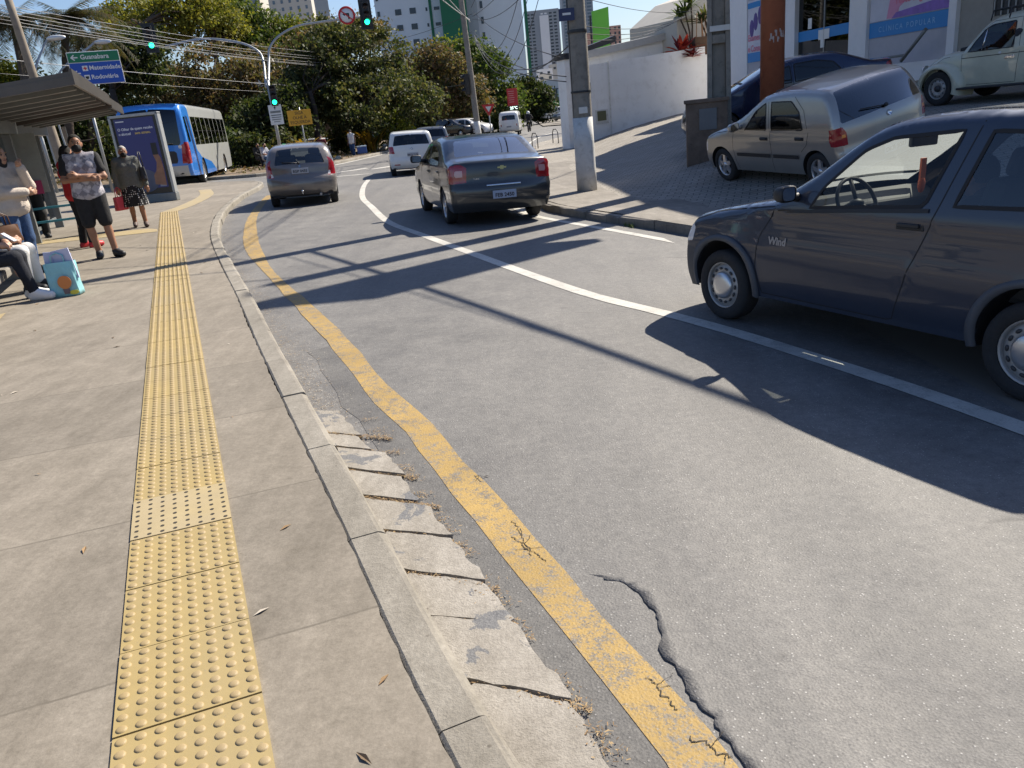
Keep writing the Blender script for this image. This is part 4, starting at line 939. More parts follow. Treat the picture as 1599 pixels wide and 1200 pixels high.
sedan = dict(W=1.735, r=.085, zb=.98, tumble=.33, bulge=.025, zl=.45, tuck=.3, crown=.035, cx=-1.3, step=.05, grid=.07,
    top=[(-3.48, .24, 1), (-3.58, .36), (-3.62, .52), (-3.61, .64), (-3.565, .72), (-3.555, .90), (-3.535, 1.03), (-3.50, 1.085, 1), (-3.30, 1.11), (-3.08, 1.135), (-2.98, 1.165), (-2.50, 1.40), (-2.25, 1.475), (-1.7, 1.512), (-1.25, 1.48), (-.95, 1.405), (-.5, 1.20), (-.12, 1.035), (.1, .99), (.42, .93), (.68, .85), (.80, .70), (.86, .52), (.84, .32), (.74, .21, 1)],
    sill=[(.38, .20), (-.4, .22), (-2.2, .23), (-3.1, .25)], plan=[(-3.7, .22), (-3.3, .06), (-2.95, 0), (-1.2, 0), (-.7, -.07), (-.4, 0), (.34, 0), (.9, -.28)],
    creases=[(.86, .012, .04), (.5, -.01, .06)],
    side=[('door#front', [(-.46, 1.02), (-.40, .6), (-.46, .26), (-1.42, .26), (-1.45, .9), (-1.44, 1.44), (-.98, 1.385)]), ('door#rear', [(-1.46, .26), (-1.47, 1.0), (-1.46, 1.44), (-1.95, 1.44), (-2.35, 1.34), (-2.52, 1.05), (-2.40, .75), (-2.25, .58), (-2.22, .26)]),
          ('bumper', [(-3.14, .70), (-3.8, .72), (-3.8, .1), (-3.03, .1)]), ('bumper', [(.36, .6), (1, .62), (1, .1), (.33, .1)]), ('taillight#', [(-3.8, .70), (-3.42, .74), (-3.33, .86), (-3.34, .99), (-3.42, 1.055), (-3.8, 1.06)]), ('headlight#', [(.36, .76), (.9, .82), (.9, .64), (.5, .66)]),
          ('window#front', [(-.72, 1.035), (-.90, 1.14), (-1.22, 1.32), (-1.42, 1.375), (-1.43, 1.02)]), ('window#rear', [(-1.50, 1.02), (-1.50, 1.385), (-1.95, 1.375), (-2.28, 1.28), (-2.42, 1.10), (-2.40, 1.03)])],
    belt=[('rear_window', 'rear', [(0, 1.17), (.66, 1.17), (.56, 1.425), (0, 1.435)]), ('windshield', 'front', [(0, 1.06), (.65, 1.06), (.54, 1.40), (0, 1.41)]), ('bumper', 'rear', [(0, .70), (.95, .70), (.95, .1), (0, .1)]), ('bumper', 'front', [(0, .6), (.95, .6), (.95, .1), (0, .1)]),
          ('taillight', 'rear', [(.60, .735), (.95, .72), (.95, 1.065), (.68, 1.065), (.58, 1.0)]), ('reverse_lens', 'rear', [(.655, .845), (.775, .845), (.78, .965), (.65, .955)]), ('headlight', 'front', [(.4, .66), (.95, .66), (.95, .82), (.45, .76)])],
    seams=[[(-.46, 1.02), (-.40, .6), (-.46, .26)], [(-1.44, .26), (-1.46, .9), (-1.45, 1.42)], [(-2.45, 1.15), (-2.52, 1.05), (-2.40, .75), (-2.25, .58), (-2.22, .28)], [(-3.13, .70), (-3.42, .735)]],
    fseams=[('rear', [(0, .715), (.56, .72), (.535, .75), (.53, .99), (.60, 1.06), (.62, 1.095)])],
    trims=[[(-.72, 1.035), (-.90, 1.14), (-1.22, 1.32), (-1.42, 1.375), (-1.43, 1.02)], [(-1.50, 1.02), (-1.50, 1.385), (-1.95, 1.375), (-2.28, 1.28), (-2.42, 1.10), (-2.40, 1.03)]],
    ftrims=[('rear', [(0, 1.17), (.66, 1.17), (.56, 1.425), (0, 1.435)])],
    arches=[(0, .30, .345), (-2.62, .30, .345)], tyre=.305, tyre_w=.185, track=1.51, rim='alloy10', mirror=(-.78, 1.075, 1.1), handles=[(-1.30, .90, P_SEDAN), (-2.26, .92, P_SEDAN)],
    cabin=dict(z=.24, ztop=1.44, dash=-.42, seats=[-1.55, -2.35]), plate=(0, .51, 'FEB 2450', PLATEB),
    mats=dict(reverse_lens=pmat('lens_pink', (.55, .30, .30), .1, coat=1.0), body=P_SEDAN, door=P_SEDAN, window=GL_MID, windshield=GL_CLEAR, rear_window=glass('glass_rear', (.34, .40, .41), 3.2), bumper=P_SEDAN, taillight=REDL, headlight=CLEARL, mirror=BLACKP))

remap(sedan, lambda x, z: (x, z if z < .7 else .7+(z-.7)*.93))
c3 = dict(W=1.667, r=.12, zb=.98, tumble=.33, bulge=.02, zl=.45, tuck=.3, crown=.05, cx=-1.2, step=.055, grid=.08,
    top=[(-3.0, .28, 1), (-3.10, .38), (-3.13, .52), (-3.10, .66), (-3.02, .75), (-3.00, .92), (-2.96, 1.03), (-2.82, 1.25), (-2.66, 1.41), (-2.4, 1.48), (-1.8, 1.525), (-1.3, 1.49), (-.9, 1.38), (-.4, 1.13), (0, .98), (.4, .86), (.6, .72), (.69, .52), (.68, .3), (.6, .2, 1)],
    sill=[(.36, .2), (-.4, .22), (-2.1, .23), (-2.8, .26)], plan=[(-3.2, .30), (-2.75, .12), (-2.4, 0), (-1.2, 0), (-.7, -.07), (-.4, 0), (.34, 0), (.75, -.3)],
    side=[('door#front', [(-.5, 1.0), (-.42, .6), (-.48, .26), (-1.4, .26), (-1.42, 1.43), (-.95, 1.36)]), ('door#rear', [(-1.44, .26), (-1.45, 1.44), (-2.2, 1.42), (-2.4, 1.05), (-2.3, .75), (-2.1, .56), (-2.08, .26)]), ('bumper', [(-2.75, .68), (-3.3, .70), (-3.3, .1), (-2.70, .1)]),
          ('taillight#', [(-3.3, .70), (-2.88, .72), (-2.86, .90), (-2.88, 1.08), (-2.87, 1.18), (-3.3, 1.20)]), ('window#front', [(-.75, 1.0), (-1.05, 1.28), (-1.38, 1.37), (-1.39, 1.0)]), ('window#rear', [(-1.48, 1.0), (-1.48, 1.38), (-2.1, 1.36), (-2.32, 1.05)])],
    belt=[('rear_window', 'rear', [(0, 1.02), (.60, 1.02), (.50, 1.39), (0, 1.40)]), ('windshield', 'front', [(0, 1.03), (.62, 1.03), (.5, 1.38), (0, 1.38)]), ('bumper', 'rear', [(0, .71), (.9, .68), (.9, .1), (0, .1)]),
          ('taillight', 'rear', [(.645, .70), (.9, .69), (.9, 1.20), (.71, 1.16), (.68, .95)]), ('reverse_lens', 'rear', [(.65, .72), (.9, .72), (.9, .82), (.66, .82)])],
    seams=[[(-.5, 1.0), (-.42, .6), (-.48, .26)], [(-1.42, .26), (-1.435, 1.42)], [(-2.4, 1.05), (-2.3, .75), (-2.1, .56)]], fseams=[('rear', [(0, .725), (.55, .72), (.56, .99)]), ('rear', [(0, .52), (.8, .52)])],
    ftrims=[('rear', [(0, 1.02), (.60, 1.02), (.50, 1.39), (0, 1.40)])],
    arches=[(0, .29, .335), (-2.46, .29, .335)], tyre=.29, tyre_w=.185, track=1.44, rim='alloy10', mirror=(-.72, 1.03, .75), cabin=dict(z=.26, ztop=1.46, dash=-.35, seats=[-1.5, -2.3]), plate=(0, .84, 'EGP 0435', PLATE), wiper=((.02, 1.02), (.42, 1.06)),
    mats=dict(reverse_lens=CLEARL, body=P_C3, door=P_C3, window=GL_MID, windshield=GL_CLEAR, rear_window=glass('glass_hatch', (.84, .88, .86), 1.8), bumper=P_C3, taillight=REDL, mirror=P_C3))

remap(c3, lambda x, z: (x, z if z < .9 else .9+(z-.9)*.93))
fox = dict(W=1.64, r=.085, zb=.98, tumble=.26, bulge=.02, zl=.42, tuck=.3, crown=.03, cx=-1.2, step=.06, grid=.09,
    top=[(-2.98, .26, 1), (-3.06, .38), (-3.08, .55), (-3.04, .66), (-3.02, .9), (-2.98, 1.02), (-2.90, 1.22), (-2.78, 1.46), (-2.6, 1.52), (-1.9, 1.545), (-1.3, 1.52), (-.95, 1.43), (-.4, 1.14), (-.02, 1.0), (.4, .92), (.62, .8), (.7, .55), (.68, .3), (.6, .2, 1)],
    sill=[(.36, .2), (-.4, .22), (-2.1, .23), (-2.8, .25)], plan=[(-3.2, .2), (-2.75, .06), (-2.4, 0), (-1.2, 0), (-.7, -.06), (-.4, 0), (.34, 0), (.75, -.24)],
    side=[('door#front', [(-.5, 1.0), (-.42, .6), (-.48, .26), (-1.4, .26), (-1.42, 1.45), (-.95, 1.40)]), ('door#rear', [(-1.44, .26), (-1.45, 1.45), (-2.2, 1.44), (-2.4, 1.05), (-2.3, .75), (-2.1, .56), (-2.08, .26)]), ('bumper', [(-2.75, .62), (-3.3, .64), (-3.3, .1), (-2.70, .1)]),
          ('taillight#', [(-3.3, .80), (-2.86, .82), (-2.82, .95), (-2.84, 1.06), (-3.3, 1.06)]), ('window#front', [(-.75, 1.0), (-1.05, 1.28), (-1.38, 1.4), (-1.39, 1.0)]), ('window#rear', [(-1.48, 1.0), (-1.48, 1.4), (-2.2, 1.39), (-2.4, 1.05)])],
    belt=[('rear_window', 'rear', [(0, 1.07), (.66, 1.07), (.56, 1.40), (0, 1.41)]), ('windshield', 'front', [(0, 1.05), (.62, 1.05), (.5, 1.42), (0, 1.42)]), ('bumper', 'rear', [(0, .62), (.9, .62), (.9, .1), (0, .1)]),
          ('taillight', 'rear', [(.62, .80), (.9, .80), (.9, 1.06), (.66, 1.06)]), ('reflector', 'rear', [(.45, .38), (.68, .38), (.68, .42), (.45, .42)])],
    seams=[[(-.5, 1.0), (-.42, .6), (-.48, .26)], [(-1.42, .26), (-1.435, 1.42)]], fseams=[('rear', [(0, .645), (.60, .645), (.61, 1.06)])],
    ftrims=[('rear', [(0, 1.07), (.66, 1.07), (.56, 1.40), (0, 1.41)])], arches=[(0, .29, .34), (-2.465, .29, .34)], tyre=.29, tyre_w=.18, track=1.43, rim='cover', mirror=(-.72, 1.05, .75), cabin=dict(z=.26, ztop=1.48, dash=-.35, seats=[-1.5, -2.3]), plate=(-.02, .73, 'MKQ 7196', PLATE),
    mats=dict(body=P_FOX, door=P_FOX, window=GL_DARK, windshield=GL_MID, rear_window=GL_DARK, bumper=P_FOX, taillight=REDL, reflector=REDL, mirror=BLACKP))

palio = dict(W=1.62, r=.085, zb=.93, tumble=.30, bulge=.02, zl=.42, tuck=.25, crown=.035, cx=-1.2, step=.05, grid=.065,
    top=[(-2.92, .26, 1), (-3.0, .38), (-3.02, .52), (-2.98, .62), (-2.97, .85), (-2.93, .98), (-2.78, 1.20), (-2.62, 1.37), (-2.4, 1.42), (-1.8, 1.44), (-1.3, 1.40), (-1.05, 1.32), (-.6, 1.10), (-.25, .95, 1), (.05, .89), (.40, .80), (.58, .66), (.66, .48), (.65, .3), (.58, .19, 1)],
    sill=[(.36, .19), (-.4, .215), (-2.1, .225), (-2.75, .24)], plan=[(-3.1, .22), (-2.7, .06), (-2.4, 0), (-1.2, 0), (-.7, -.06), (-.4, 0), (.34, 0), (.75, -.26)], creases=[(.78, .008, .05)],
    side=[('door#front', [(-.44, .94), (-.36, .6), (-.42, .25), (-1.34, .25), (-1.37, .9), (-1.34, 1.375), (-1.1, 1.31), (-.66, 1.09)]), ('door#rear', [(-1.36, .25), (-1.39, .9), (-1.36, 1.38), (-1.95, 1.38), (-2.16, 1.2), (-2.26, .92), (-2.2, .70), (-2.06, .58), (-2.0, .25)]),
          ('bumper', [(.34, .50), (.8, .50), (.8, .1), (.31, .1)]), ('bumper', [(-2.72, .58), (-3.2, .6), (-3.2, .1), (-2.68, .1)]), ('headlight#', [(.36, .70), (.46, .74), (.8, .70), (.8, .53), (.48, .54)]),
          ('taillight#', [(-2.80, .68), (-2.76, .80), (-2.78, .94), (-3.2, .95), (-3.2, .66)]), ('window#front', [(-.70, .935), (-1.02, 1.20), (-1.29, 1.315), (-1.315, .93)]), ('window#rear', [(-1.43, .93), (-1.42, 1.325), (-1.88, 1.325), (-2.06, 1.18), (-2.16, .94)])],
    belt=[('rear_window', 'rear', [(0, .985), (.70, .985), (.585, 1.375), (0, 1.38)]), ('windshield', 'front', [(0, .98), (.6, .98), (.5, 1.32), (0, 1.32)]), ('bumper', 'rear', [(0, .58), (.9, .58), (.9, .1), (0, .1)]), ('bumper', 'front', [(0, .5), (.9, .5), (.9, .1), (0, .1)]),
          ('headlight', 'front', [(.36, .54), (.9, .54), (.9, .70), (.36, .66)]), ('taillight', 'rear', [(.66, .67), (.9, .66), (.9, .95), (.70, .95), (.66, .85)]), ('reverse_lens', 'rear', [(.675, .79), (.9, .79), (.9, .84), (.68, .84)])],
    seams=[[(-.44, .94), (-.36, .6), (-.42, .25)], [(-1.35, .25), (-1.38, .9), (-1.35, 1.37)], [(-2.16, 1.2), (-2.26, .92), (-2.2, .70), (-2.06, .58)], [(-.40, .93), (.1, .865), (.42, .75)], [(-1.95, 1.38), (-2.16, 1.2)]],
    fseams=[('rear', [(0, .60), (.60, .60), (.62, .98)])],
    trims=[[(-.70, .935), (-1.02, 1.20), (-1.29, 1.315), (-1.315, .93)], [(-1.43, .93), (-1.42, 1.325), (-1.88, 1.325), (-2.06, 1.18), (-2.16, .94)]], ftrims=[('rear', [(0, .985), (.70, .985), (.585, 1.375), (0, 1.38)])], trim_w=.016,
    mouldings=[('side_moulding', [(-.45, .50), (-1.33, .50)], .055, .012, BLACKP), ('side_moulding', [(-1.40, .50), (-2.0, .50)], .055, .012, BLACKP)],
    arches=[(0, .285, .335), (-2.373, .285, .335)], tyre=.285, tyre_w=.175, track=1.42, rim='alloy5', mirror=(-.62, .98, 1.0), handles=[(-1.22, .80, BLACKP), (-2.05, .81, BLACKP)], cabin=dict(z=.22, ztop=1.37, dash=-.35, seats=[-1.45, -2.2]), plate=(0, .44, 'DKR 5083', PLATE), wiper=((.02, 1.0), (.40, 1.06)),
    mats=dict(reverse_lens=AMBL, body=P_PALIO, door=P_PALIO, window=GL_MID, windshield=GL_MID, rear_window=glass('glass_rearblue', (.13, .16, .2), 3.0), bumper=P_PALIO, headlight=CLEARL, taillight=REDL, mirror=P_PALIO))

zroad = lambda x, y: float(base(x, y)); zfore = lambda x, y: float(Gr(x, y))
def trackpos(px, py, hx, hy, half, zf=None, front=True, wb=0):
    p = hit(px, py, zf=zf) if zf else hit(px, py); h = np.array([hx, hy])/math.hypot(hx, hy); n_ = np.array([-h[1], h[0]])
    c = np.array([p.x, p.y])-n_*half+(0 if front else wb)*h; return c
h = (-.411, .911)
CORSA, csh = car('hatchback', 'dark slate-blue two-door hatchback with grey wheel arch trims, nearest car', 'car', pose(2.475, 6.43, *h, zroad, 2.443), corsa, 'cars on the road')
h = (-.225, .974); c = trackpos(705, 349, *h, .75, None, False, 2.62)
SEDAN, ssh = car('sedan', 'dark graphite four-door sedan with blue plate driving in the right lane', 'car', pose(*c, *h, zroad, 2.62), sedan, 'cars on the road')
h = (-.175, .985); c = trackpos(433, 323, *h, .71, None, False, 2.46)
C3, c3sh = car('hatchback', 'rounded brown-grey hatchback with tall red tail lights beside the kerb', 'car', pose(*c, *h, zroad, 2.46), c3, 'cars on the road')
h = (-.13, .99); c = trackpos(616, 275, *h, .71, None, False, 2.465)
FOX, fsh = car('hatchback', 'white boxy hatchback ahead of the graphite sedan', 'car', pose(*c, *h, zroad, 2.465), fox, 'cars on the road')
h = (-.31, .95); c = trackpos(1141, 281, *h, .71, Gr, True)
PALIO, psh = car('hatchback', 'silver four-door hatchback with five-spoke wheels parked on the ramp', 'car', pose(*c, *h, zfore, 2.373), palio, 'cars parked on the forecourt')
# emblem and badge on the near cars, details
def rear_m(sh, y, z, lift=.012):
    s0 = float(sh.s_of(np.array([z]), False)[0]); p = sh.belt3([s0], [y], lift)[0]; q = sh.belt3([s0+.06], [y], lift)[0]; up = Vector(q-p).normalized()
    return frame_m(p, (0, -1, 0), up)
GOLD = pmat('emblem_gold', (.55, .42, .16), .3, .8)
em = MB(); em.prism([(-.075, -.012), (-.028, -.012), (-.034, -.03), (.022, -.03), (.028, -.012), (.07, -.012), (.078, .012), (.03, .012), (.034, .03), (-.022, .03), (-.028, .012), (-.07, .012)], 'y', -.004, .004)
o = em.build('emblem', [GOLD], SEDAN); o.matrix_local = rear_m(ssh, 0, .93, .006)
em = MB(); em.box((0, 0, 0), (.58, .012, .022)); o = em.build('plate_garnish', CHROME, SEDAN, bevel=.005); o.matrix_local = rear_m(ssh, 0, .66, .010)
text_mesh('badge_lettering', 'COBALT', .035, CHROME, SEDAN, None, mtx=rear_m(ssh, .42, .78, .006) @ Matrix.Rotation(rad(90), 4, 'X'), ext=.001)
em = MB(); em.prism([(-.04, 0), (0, .03), (.04, 0), (0, .012)], 'y', -.003, .003); em.prism([(-.04, -.03), (0, 0), (.04, -.03), (0, -.018)], 'y', -.003, .003); o = em.build('emblem', CHROME, C3); o.matrix_local = rear_m(c3sh, 0, .94, .008)
em = MB(); em.lathe([(.045, -.003), (.045, .003), (.03, .003), (.03, -.003)], 'y', n=18); o = em.build('emblem', CHROME, FOX); o.matrix_local = rear_m(fsh, 0, .93, .008)
em = MB(); em.lathe([(.04, -.003), (.04, .004), (.001, .005)], 'y', n=18); o = em.build('emblem', CHROME, PALIO); o.matrix_local = rear_m(psh, 0, .90, .006)
tb = MB(); tb.tube([(-3.05, 0, .30), (-3.22, 0, .30), (-3.26, 0, .34)], .016, 8); tb.ball((-3.26, 0, .375), .03, 12); tb.build('tow_hook', CHROME, C3)
mf = MB(); mf.tube([(-2.9, -.42, .27), (-3.14, -.42, .26)], .028, 10); mf.build('exhaust_pipe', STEEL, C3)
bd = csh.side3([-.56], [.70], .004)[0]; b2 = csh.side3([-.66], [.70], .004)[0]
M = frame_m(bd, -Vector(b2-bd), (0, 0, 1)) @ Matrix.Rotation(rad(90), 4, 'X') @ Matrix.Rotation(rad(180), 4, 'Y')
text_mesh('badge_lettering', 'Wind', .075, pmat('badge_silver', (.32, .32, .34), .4, .5), CORSA, None, mtx=M, ext=.001, bold=.003, shear=.15)
orn = MB(); orn.box((-1.02, -.1, 1.12), (.015, .05, .16)); orn.ball((-1.02, -.1, 1.02), (.02, .035, .06), 10); tag(orn.build('hanging_ornament', pmat('ornament_orange', (.75, .16, .05), .6), CORSA))

# --------------------------------------------------------------- old rounded car with separate wings
beetle = dict(W=1.30, r=.11, zb=.93, tumble=.42, bulge=.03, zl=.36, tuck=.1, crown=.05, cx=-1.2, step=.055, grid=.075,
    top=[(-3.0, .33, 1), (-3.14, .42), (-3.10, .68), (-2.92, .92), (-2.6, 1.16), (-2.2, 1.36), (-1.75, 1.475), (-1.35, 1.50), (-1.0, 1.46), (-.74, 1.345), (-.58, 1.17), (-.42, .975, 1), (-.1, .955), (.2, .90), (.46, .78), (.64, .60), (.70, .44), (.66, .33, 1)],
    sill=[(.38, .31), (-.4, .30), (-2.0, .30), (-2.8, .32)], plan=[(-3.2, .42), (-2.5, .14), (-2.0, 0), (-1.2, 0), (-.7, -.03), (-.42, 0), (0, -.05), (.75, -.34)],
    side=[('door', [(-.44, .94), (-.46, .34), (-1.52, .33), (-1.58, .9), (-1.50, 1.415), (-.95, 1.405), (-.72, 1.27), (-.58, 1.08)]), ('window', [(-.56, .965), (-.66, 1.13), (-.80, 1.29), (-.94, 1.355), (-1.40, 1.37), (-1.465, .965)]), ('quarter_window', [(-1.66, .975), (-1.61, 1.36), (-1.98, 1.29), (-2.22, 1.12), (-2.25, .985)])],
    belt=[('windshield', 'front', [(0, 1.0), (.50, 1.02), (.42, 1.36), (0, 1.37)]), ('rear_window', 'rear', [(0, 1.14), (.36, 1.14), (.33, 1.36), (0, 1.37)])],
    seams=[[(-.44, .94), (-.46, .34), (-1.52, .33), (-1.58, .9), (-1.50, 1.415), (-.95, 1.405), (-.72, 1.27), (-.58, 1.08)], [(-.42, .93), (0, .90), (.3, .80), (.5, .64)]], trims=[[(-.56, .965), (-.66, 1.13), (-.80, 1.29), (-.94, 1.355), (-1.40, 1.37), (-1.465, .965)], [(-1.66, .975), (-1.61, 1.36), (-1.98, 1.29), (-2.22, 1.12), (-2.25, .985)]], trim_w=.016,
    mouldings=[('belt_moulding', [(-.44, .865), (-2.2, .865)], .012, .006, BLACKP)],
    arches=[(0, .32, .37), (-2.4, .32, .37)], tyre=.318, tyre_w=.16, track=1.31, rim='old', handles=[(-1.40, .80, CHROME)], cabin=dict(z=.28, ztop=1.44, dash=-.40, seats=[-1.35, -2.1]),
    mats=dict(body=P_BEETLE, door=P_BEETLE, window=GL_CLEAR, quarter_window=GL_MID, windshield=GL_CLEAR, rear_window=GL_MID))
h = (-.36, .93); c = trackpos(1466, 165, *h, .66, Gr, True)
BEETLE, bsh = car('old_car', 'cream old rounded car with bulging wings and a roof rack parked above the silver hatchback', 'car', pose(*c, *h, zfore, 2.4), beetle, 'cars parked on the forecourt')
for ax, ph0, ph1, key in ((0, -8, 198, 'f'), (-2.4, -18, 190, 'r')):
    for sg in (1, -1):
        mb = MB(); rows = []
        for ph in np.linspace(ph0, ph1, 34):
            a = rad(ph); R_o = (.50+.06*max(0, -math.cos(a))**2*(1 if key == 'f' else 0)+.07*max(0, math.cos(a))**2*(1 if key == 'r' else .2))*(1-.04*math.sin(a)**4)
            rows.append([(ax+rr*math.cos(a), sg*yy, .32+rr*math.sin(a)) for rr, yy in [(R_o+.02, .44)]+[(.365+(R_o-.365)*math.cos(t)**.75, .56+.22*math.sin(t)) for t in np.linspace(0, math.pi/2, 9)]+[(.36, .765), (.372, .70)]])
        n = len(rows[0]); mb.add([p for r_ in rows for p in r_], [(i*n+k, i*n+k+1, (i+1)*n+k+1, (i+1)*n+k) for i in range(len(rows)-1) for k in range(n-1)], 0, True); mb.build('wing', P_BEETLE, BEETLE)
for sg in (1, -1):
    mb = MB(); mb.box((-1.15, sg*.70, .29), (1.35, .22, .035)); mb.build('running_board', BLACKP, BEETLE, bevel=.01)
    mb = MB(); mb.lathe([(.10, 0), (.098, .03), (.07, .05), (.001, .06)], 'x', (.43, sg*.52, .66), 18); mb.build('headlight', [CLEARL], BEETLE)
for xb in (.80, -3.30):
    mb = MB(); mb.tube([(xb-(.2 if xb > 0 else -.2), -.78, .45), (xb, -.6, .45), (xb+.02, 0, .45), (xb, .6, .45), (xb-(.2 if xb > 0 else -.2), .78, .45)], .04, 8); mb.build('bumper', CHROME, BEETLE)
mb = MB()
for y in (-.45, -.22, 0, .22, .45): mb.tube([(-.95, y, 1.57), (-2.05, y, 1.57)], .014, 6)
for x in (-.95, -1.3, -1.7, -2.05): mb.tube([(x, -.5, 1.555), (x, .5, 1.555)], .014, 6); mb.tube([(x, .5, 1.56), (x, .56, 1.40)], .012, 6); mb.tube([(x, -.5, 1.56), (x, -.56, 1.40)], .012, 6)
mb.build('roof_rack', BLACKP, BEETLE)
mb = MB(); p_ = [tuple(bsh.side3([x], [z], .006)[0]) for x, z in ((-.83, .97), (-.86, 1.30))]; mb.tube(p_, .011, 6); mb.build('vent_frame', CHROME, BEETLE)

# --------------------------------------------------------------- van far off
kombi = dict(W=1.72, r=.16, zb=1.1, tumble=.10, bulge=.0, zl=.5, tuck=.1, crown=.06, cx=-1.2, step=.09, grid=.14,
    top=[(-3.3, .36, 1), (-3.44, .5), (-3.46, .9), (-3.42, 1.25), (-3.34, 1.65), (-3.15, 1.90), (-2.7, 1.98), (-1, 2.0), (.3, 1.98), (.68, 1.84), (.86, 1.4), (.98, 1.1), (1.03, .7), (1.0, .42), (.9, .34, 1)],
    sill=[(.4, .36), (-.4, .38), (-2.0, .38), (-2.8, .38)], plan=[(-3.5, .2), (-2.9, .05), (-2.5, 0), (.4, 0), (1.1, -.25)],
    side=[('side_window#%d' % i, [(-3.05+.62*i, 1.30), (-3.05+.62*i, 1.68), (-2.55+.62*i, 1.68), (-2.55+.62*i, 1.30)]) for i in range(6)],
    belt=[('rear_window', 'rear', [(0, 1.29), (.56, 1.29), (.54, 1.66), (0, 1.67)]), ('windshield', 'front', [(0, 1.25), (.66, 1.25), (.6, 1.7), (0, 1.72)]), ('taillight', 'rear', [(.62, .78), (.72, .78), (.72, 1.0), (.62, 1.0)])],
    fseams=[('rear', [(0, 1.18), (.66, 1.18)]), ('rear', [(0, .62), (.66, .62)])], arches=[(0, .32, .36), (-2.4, .32, .36)], tyre=.32, tyre_w=.17, track=1.4, rim='old', plate=(0, .75, 'BQN 3318', PLATE),
    mats=dict(body=P_FOX, side_window=GL_DARK, rear_window=GL_DARK, windshield=GL_MID, taillight=REDL))
h = (.10, .995); pk = at(797, 208, 67); KZ = pk.z
c = np.array([pk.x, pk.y])+2.4*np.array(h)
car('van', 'white old rounded passenger van with a row of side windows far down the road', 'van', pose(*c, *h, zroad, 2.4), kombi, 'cars on the road')
def variant(sp, **kw):
    q = dict(sp); m = dict(sp['mats']); m.update(kw.pop('mats', {})); q['mats'] = m; q.update(kw); q['grid'] = .12; q['step'] = .08; q.pop('cabin', None); return q
def far_car(label, px, py, d, h, spec, group, mats, name='parked_car', wb=2.4, plate=None):
    p = at(px, py, d); n_ = MB(); sp = variant(spec, mats=mats, plate=plate)
    c = np.array([p.x, p.y]); z = p.z
    zz = (lambda x, y: z)
    return car(name, label, 'car', pose(*c, *h, zz, wb), sp, group)[0]
G1 = 'cars on the road'; G2 = 'cars parked far down the street'
sv_ = dict(body=P_GREY2, door=P_GREY2, window=GL_DARK, rear_window=GL_DARK, bumper=P_GREY2)
p = hit(690, 247); c = np.array([p.x, p.y])+2.465*np.array([-.05, .998])
car('suv', 'dark grey estate car half hidden behind the white boxy hatchback', 'car', pose(*(np.array([-2.95, 43.0])), -.10, .995, zroad, 2.465), variant(fox, mats=sv_, plate=(-.02, .73, 'LTB 2904', PLATE)), G1)
far_car('white hatchback at the junction left of the white van', 757, 210, 66, (.9, -.45), palio, G1, dict(body=P_FOX, door=P_FOX, bumper=P_FOX, mirror=P_FOX), 'hatchback')
far_car('black car with a sun glint on its bonnet left of the leaning pole', 730, 213, 66, (.75, -.65), fox, G1, dict(body=P_BLACK, door=P_BLACK, bumper=P_BLACK, reflector=BLACKP), 'hatchback')
far_car('silver car parked beyond the motorcycle, leftmost of the parked row', 853, 187, 100, (-.9, -.4), palio, G2, dict(body=P_FOX, door=P_FOX, bumper=P_FOX))
far_car('dark grey-blue car parked at the white wall end, nearest of the parked row', 874, 189, 92, (-.85, -.5), palio, G2, dict(body=P_GREY2, door=P_GREY2, bumper=P_GREY2))
far_car('pale car glimpsed beyond the square between the tree trunks', 530, 243, 60, (.95, -.3), palio, None, dict(body=P_FOX, door=P_FOX, bumper=P_FOX, mirror=P_FOX))
# dark blue car behind the posts
pn = variant(sedan, mats=dict(body=P_NAVY, door=P_NAVY, bumper=P_NAVY, mirror=P_NAVY, window=GL_DARK, windshield=GL_DARK, rear_window=GL_DARK), plate=None)
pf = at(1128, 178, 17.6); pf.z = .50
car('sedan', 'navy blue car parked behind the grey concrete post and the orange column', 'car', pose(pf.x, pf.y, -.985, .17, lambda x, y: .45+.10*(x-pf.x), 2.62), pn, 'cars parked on the forecourt')

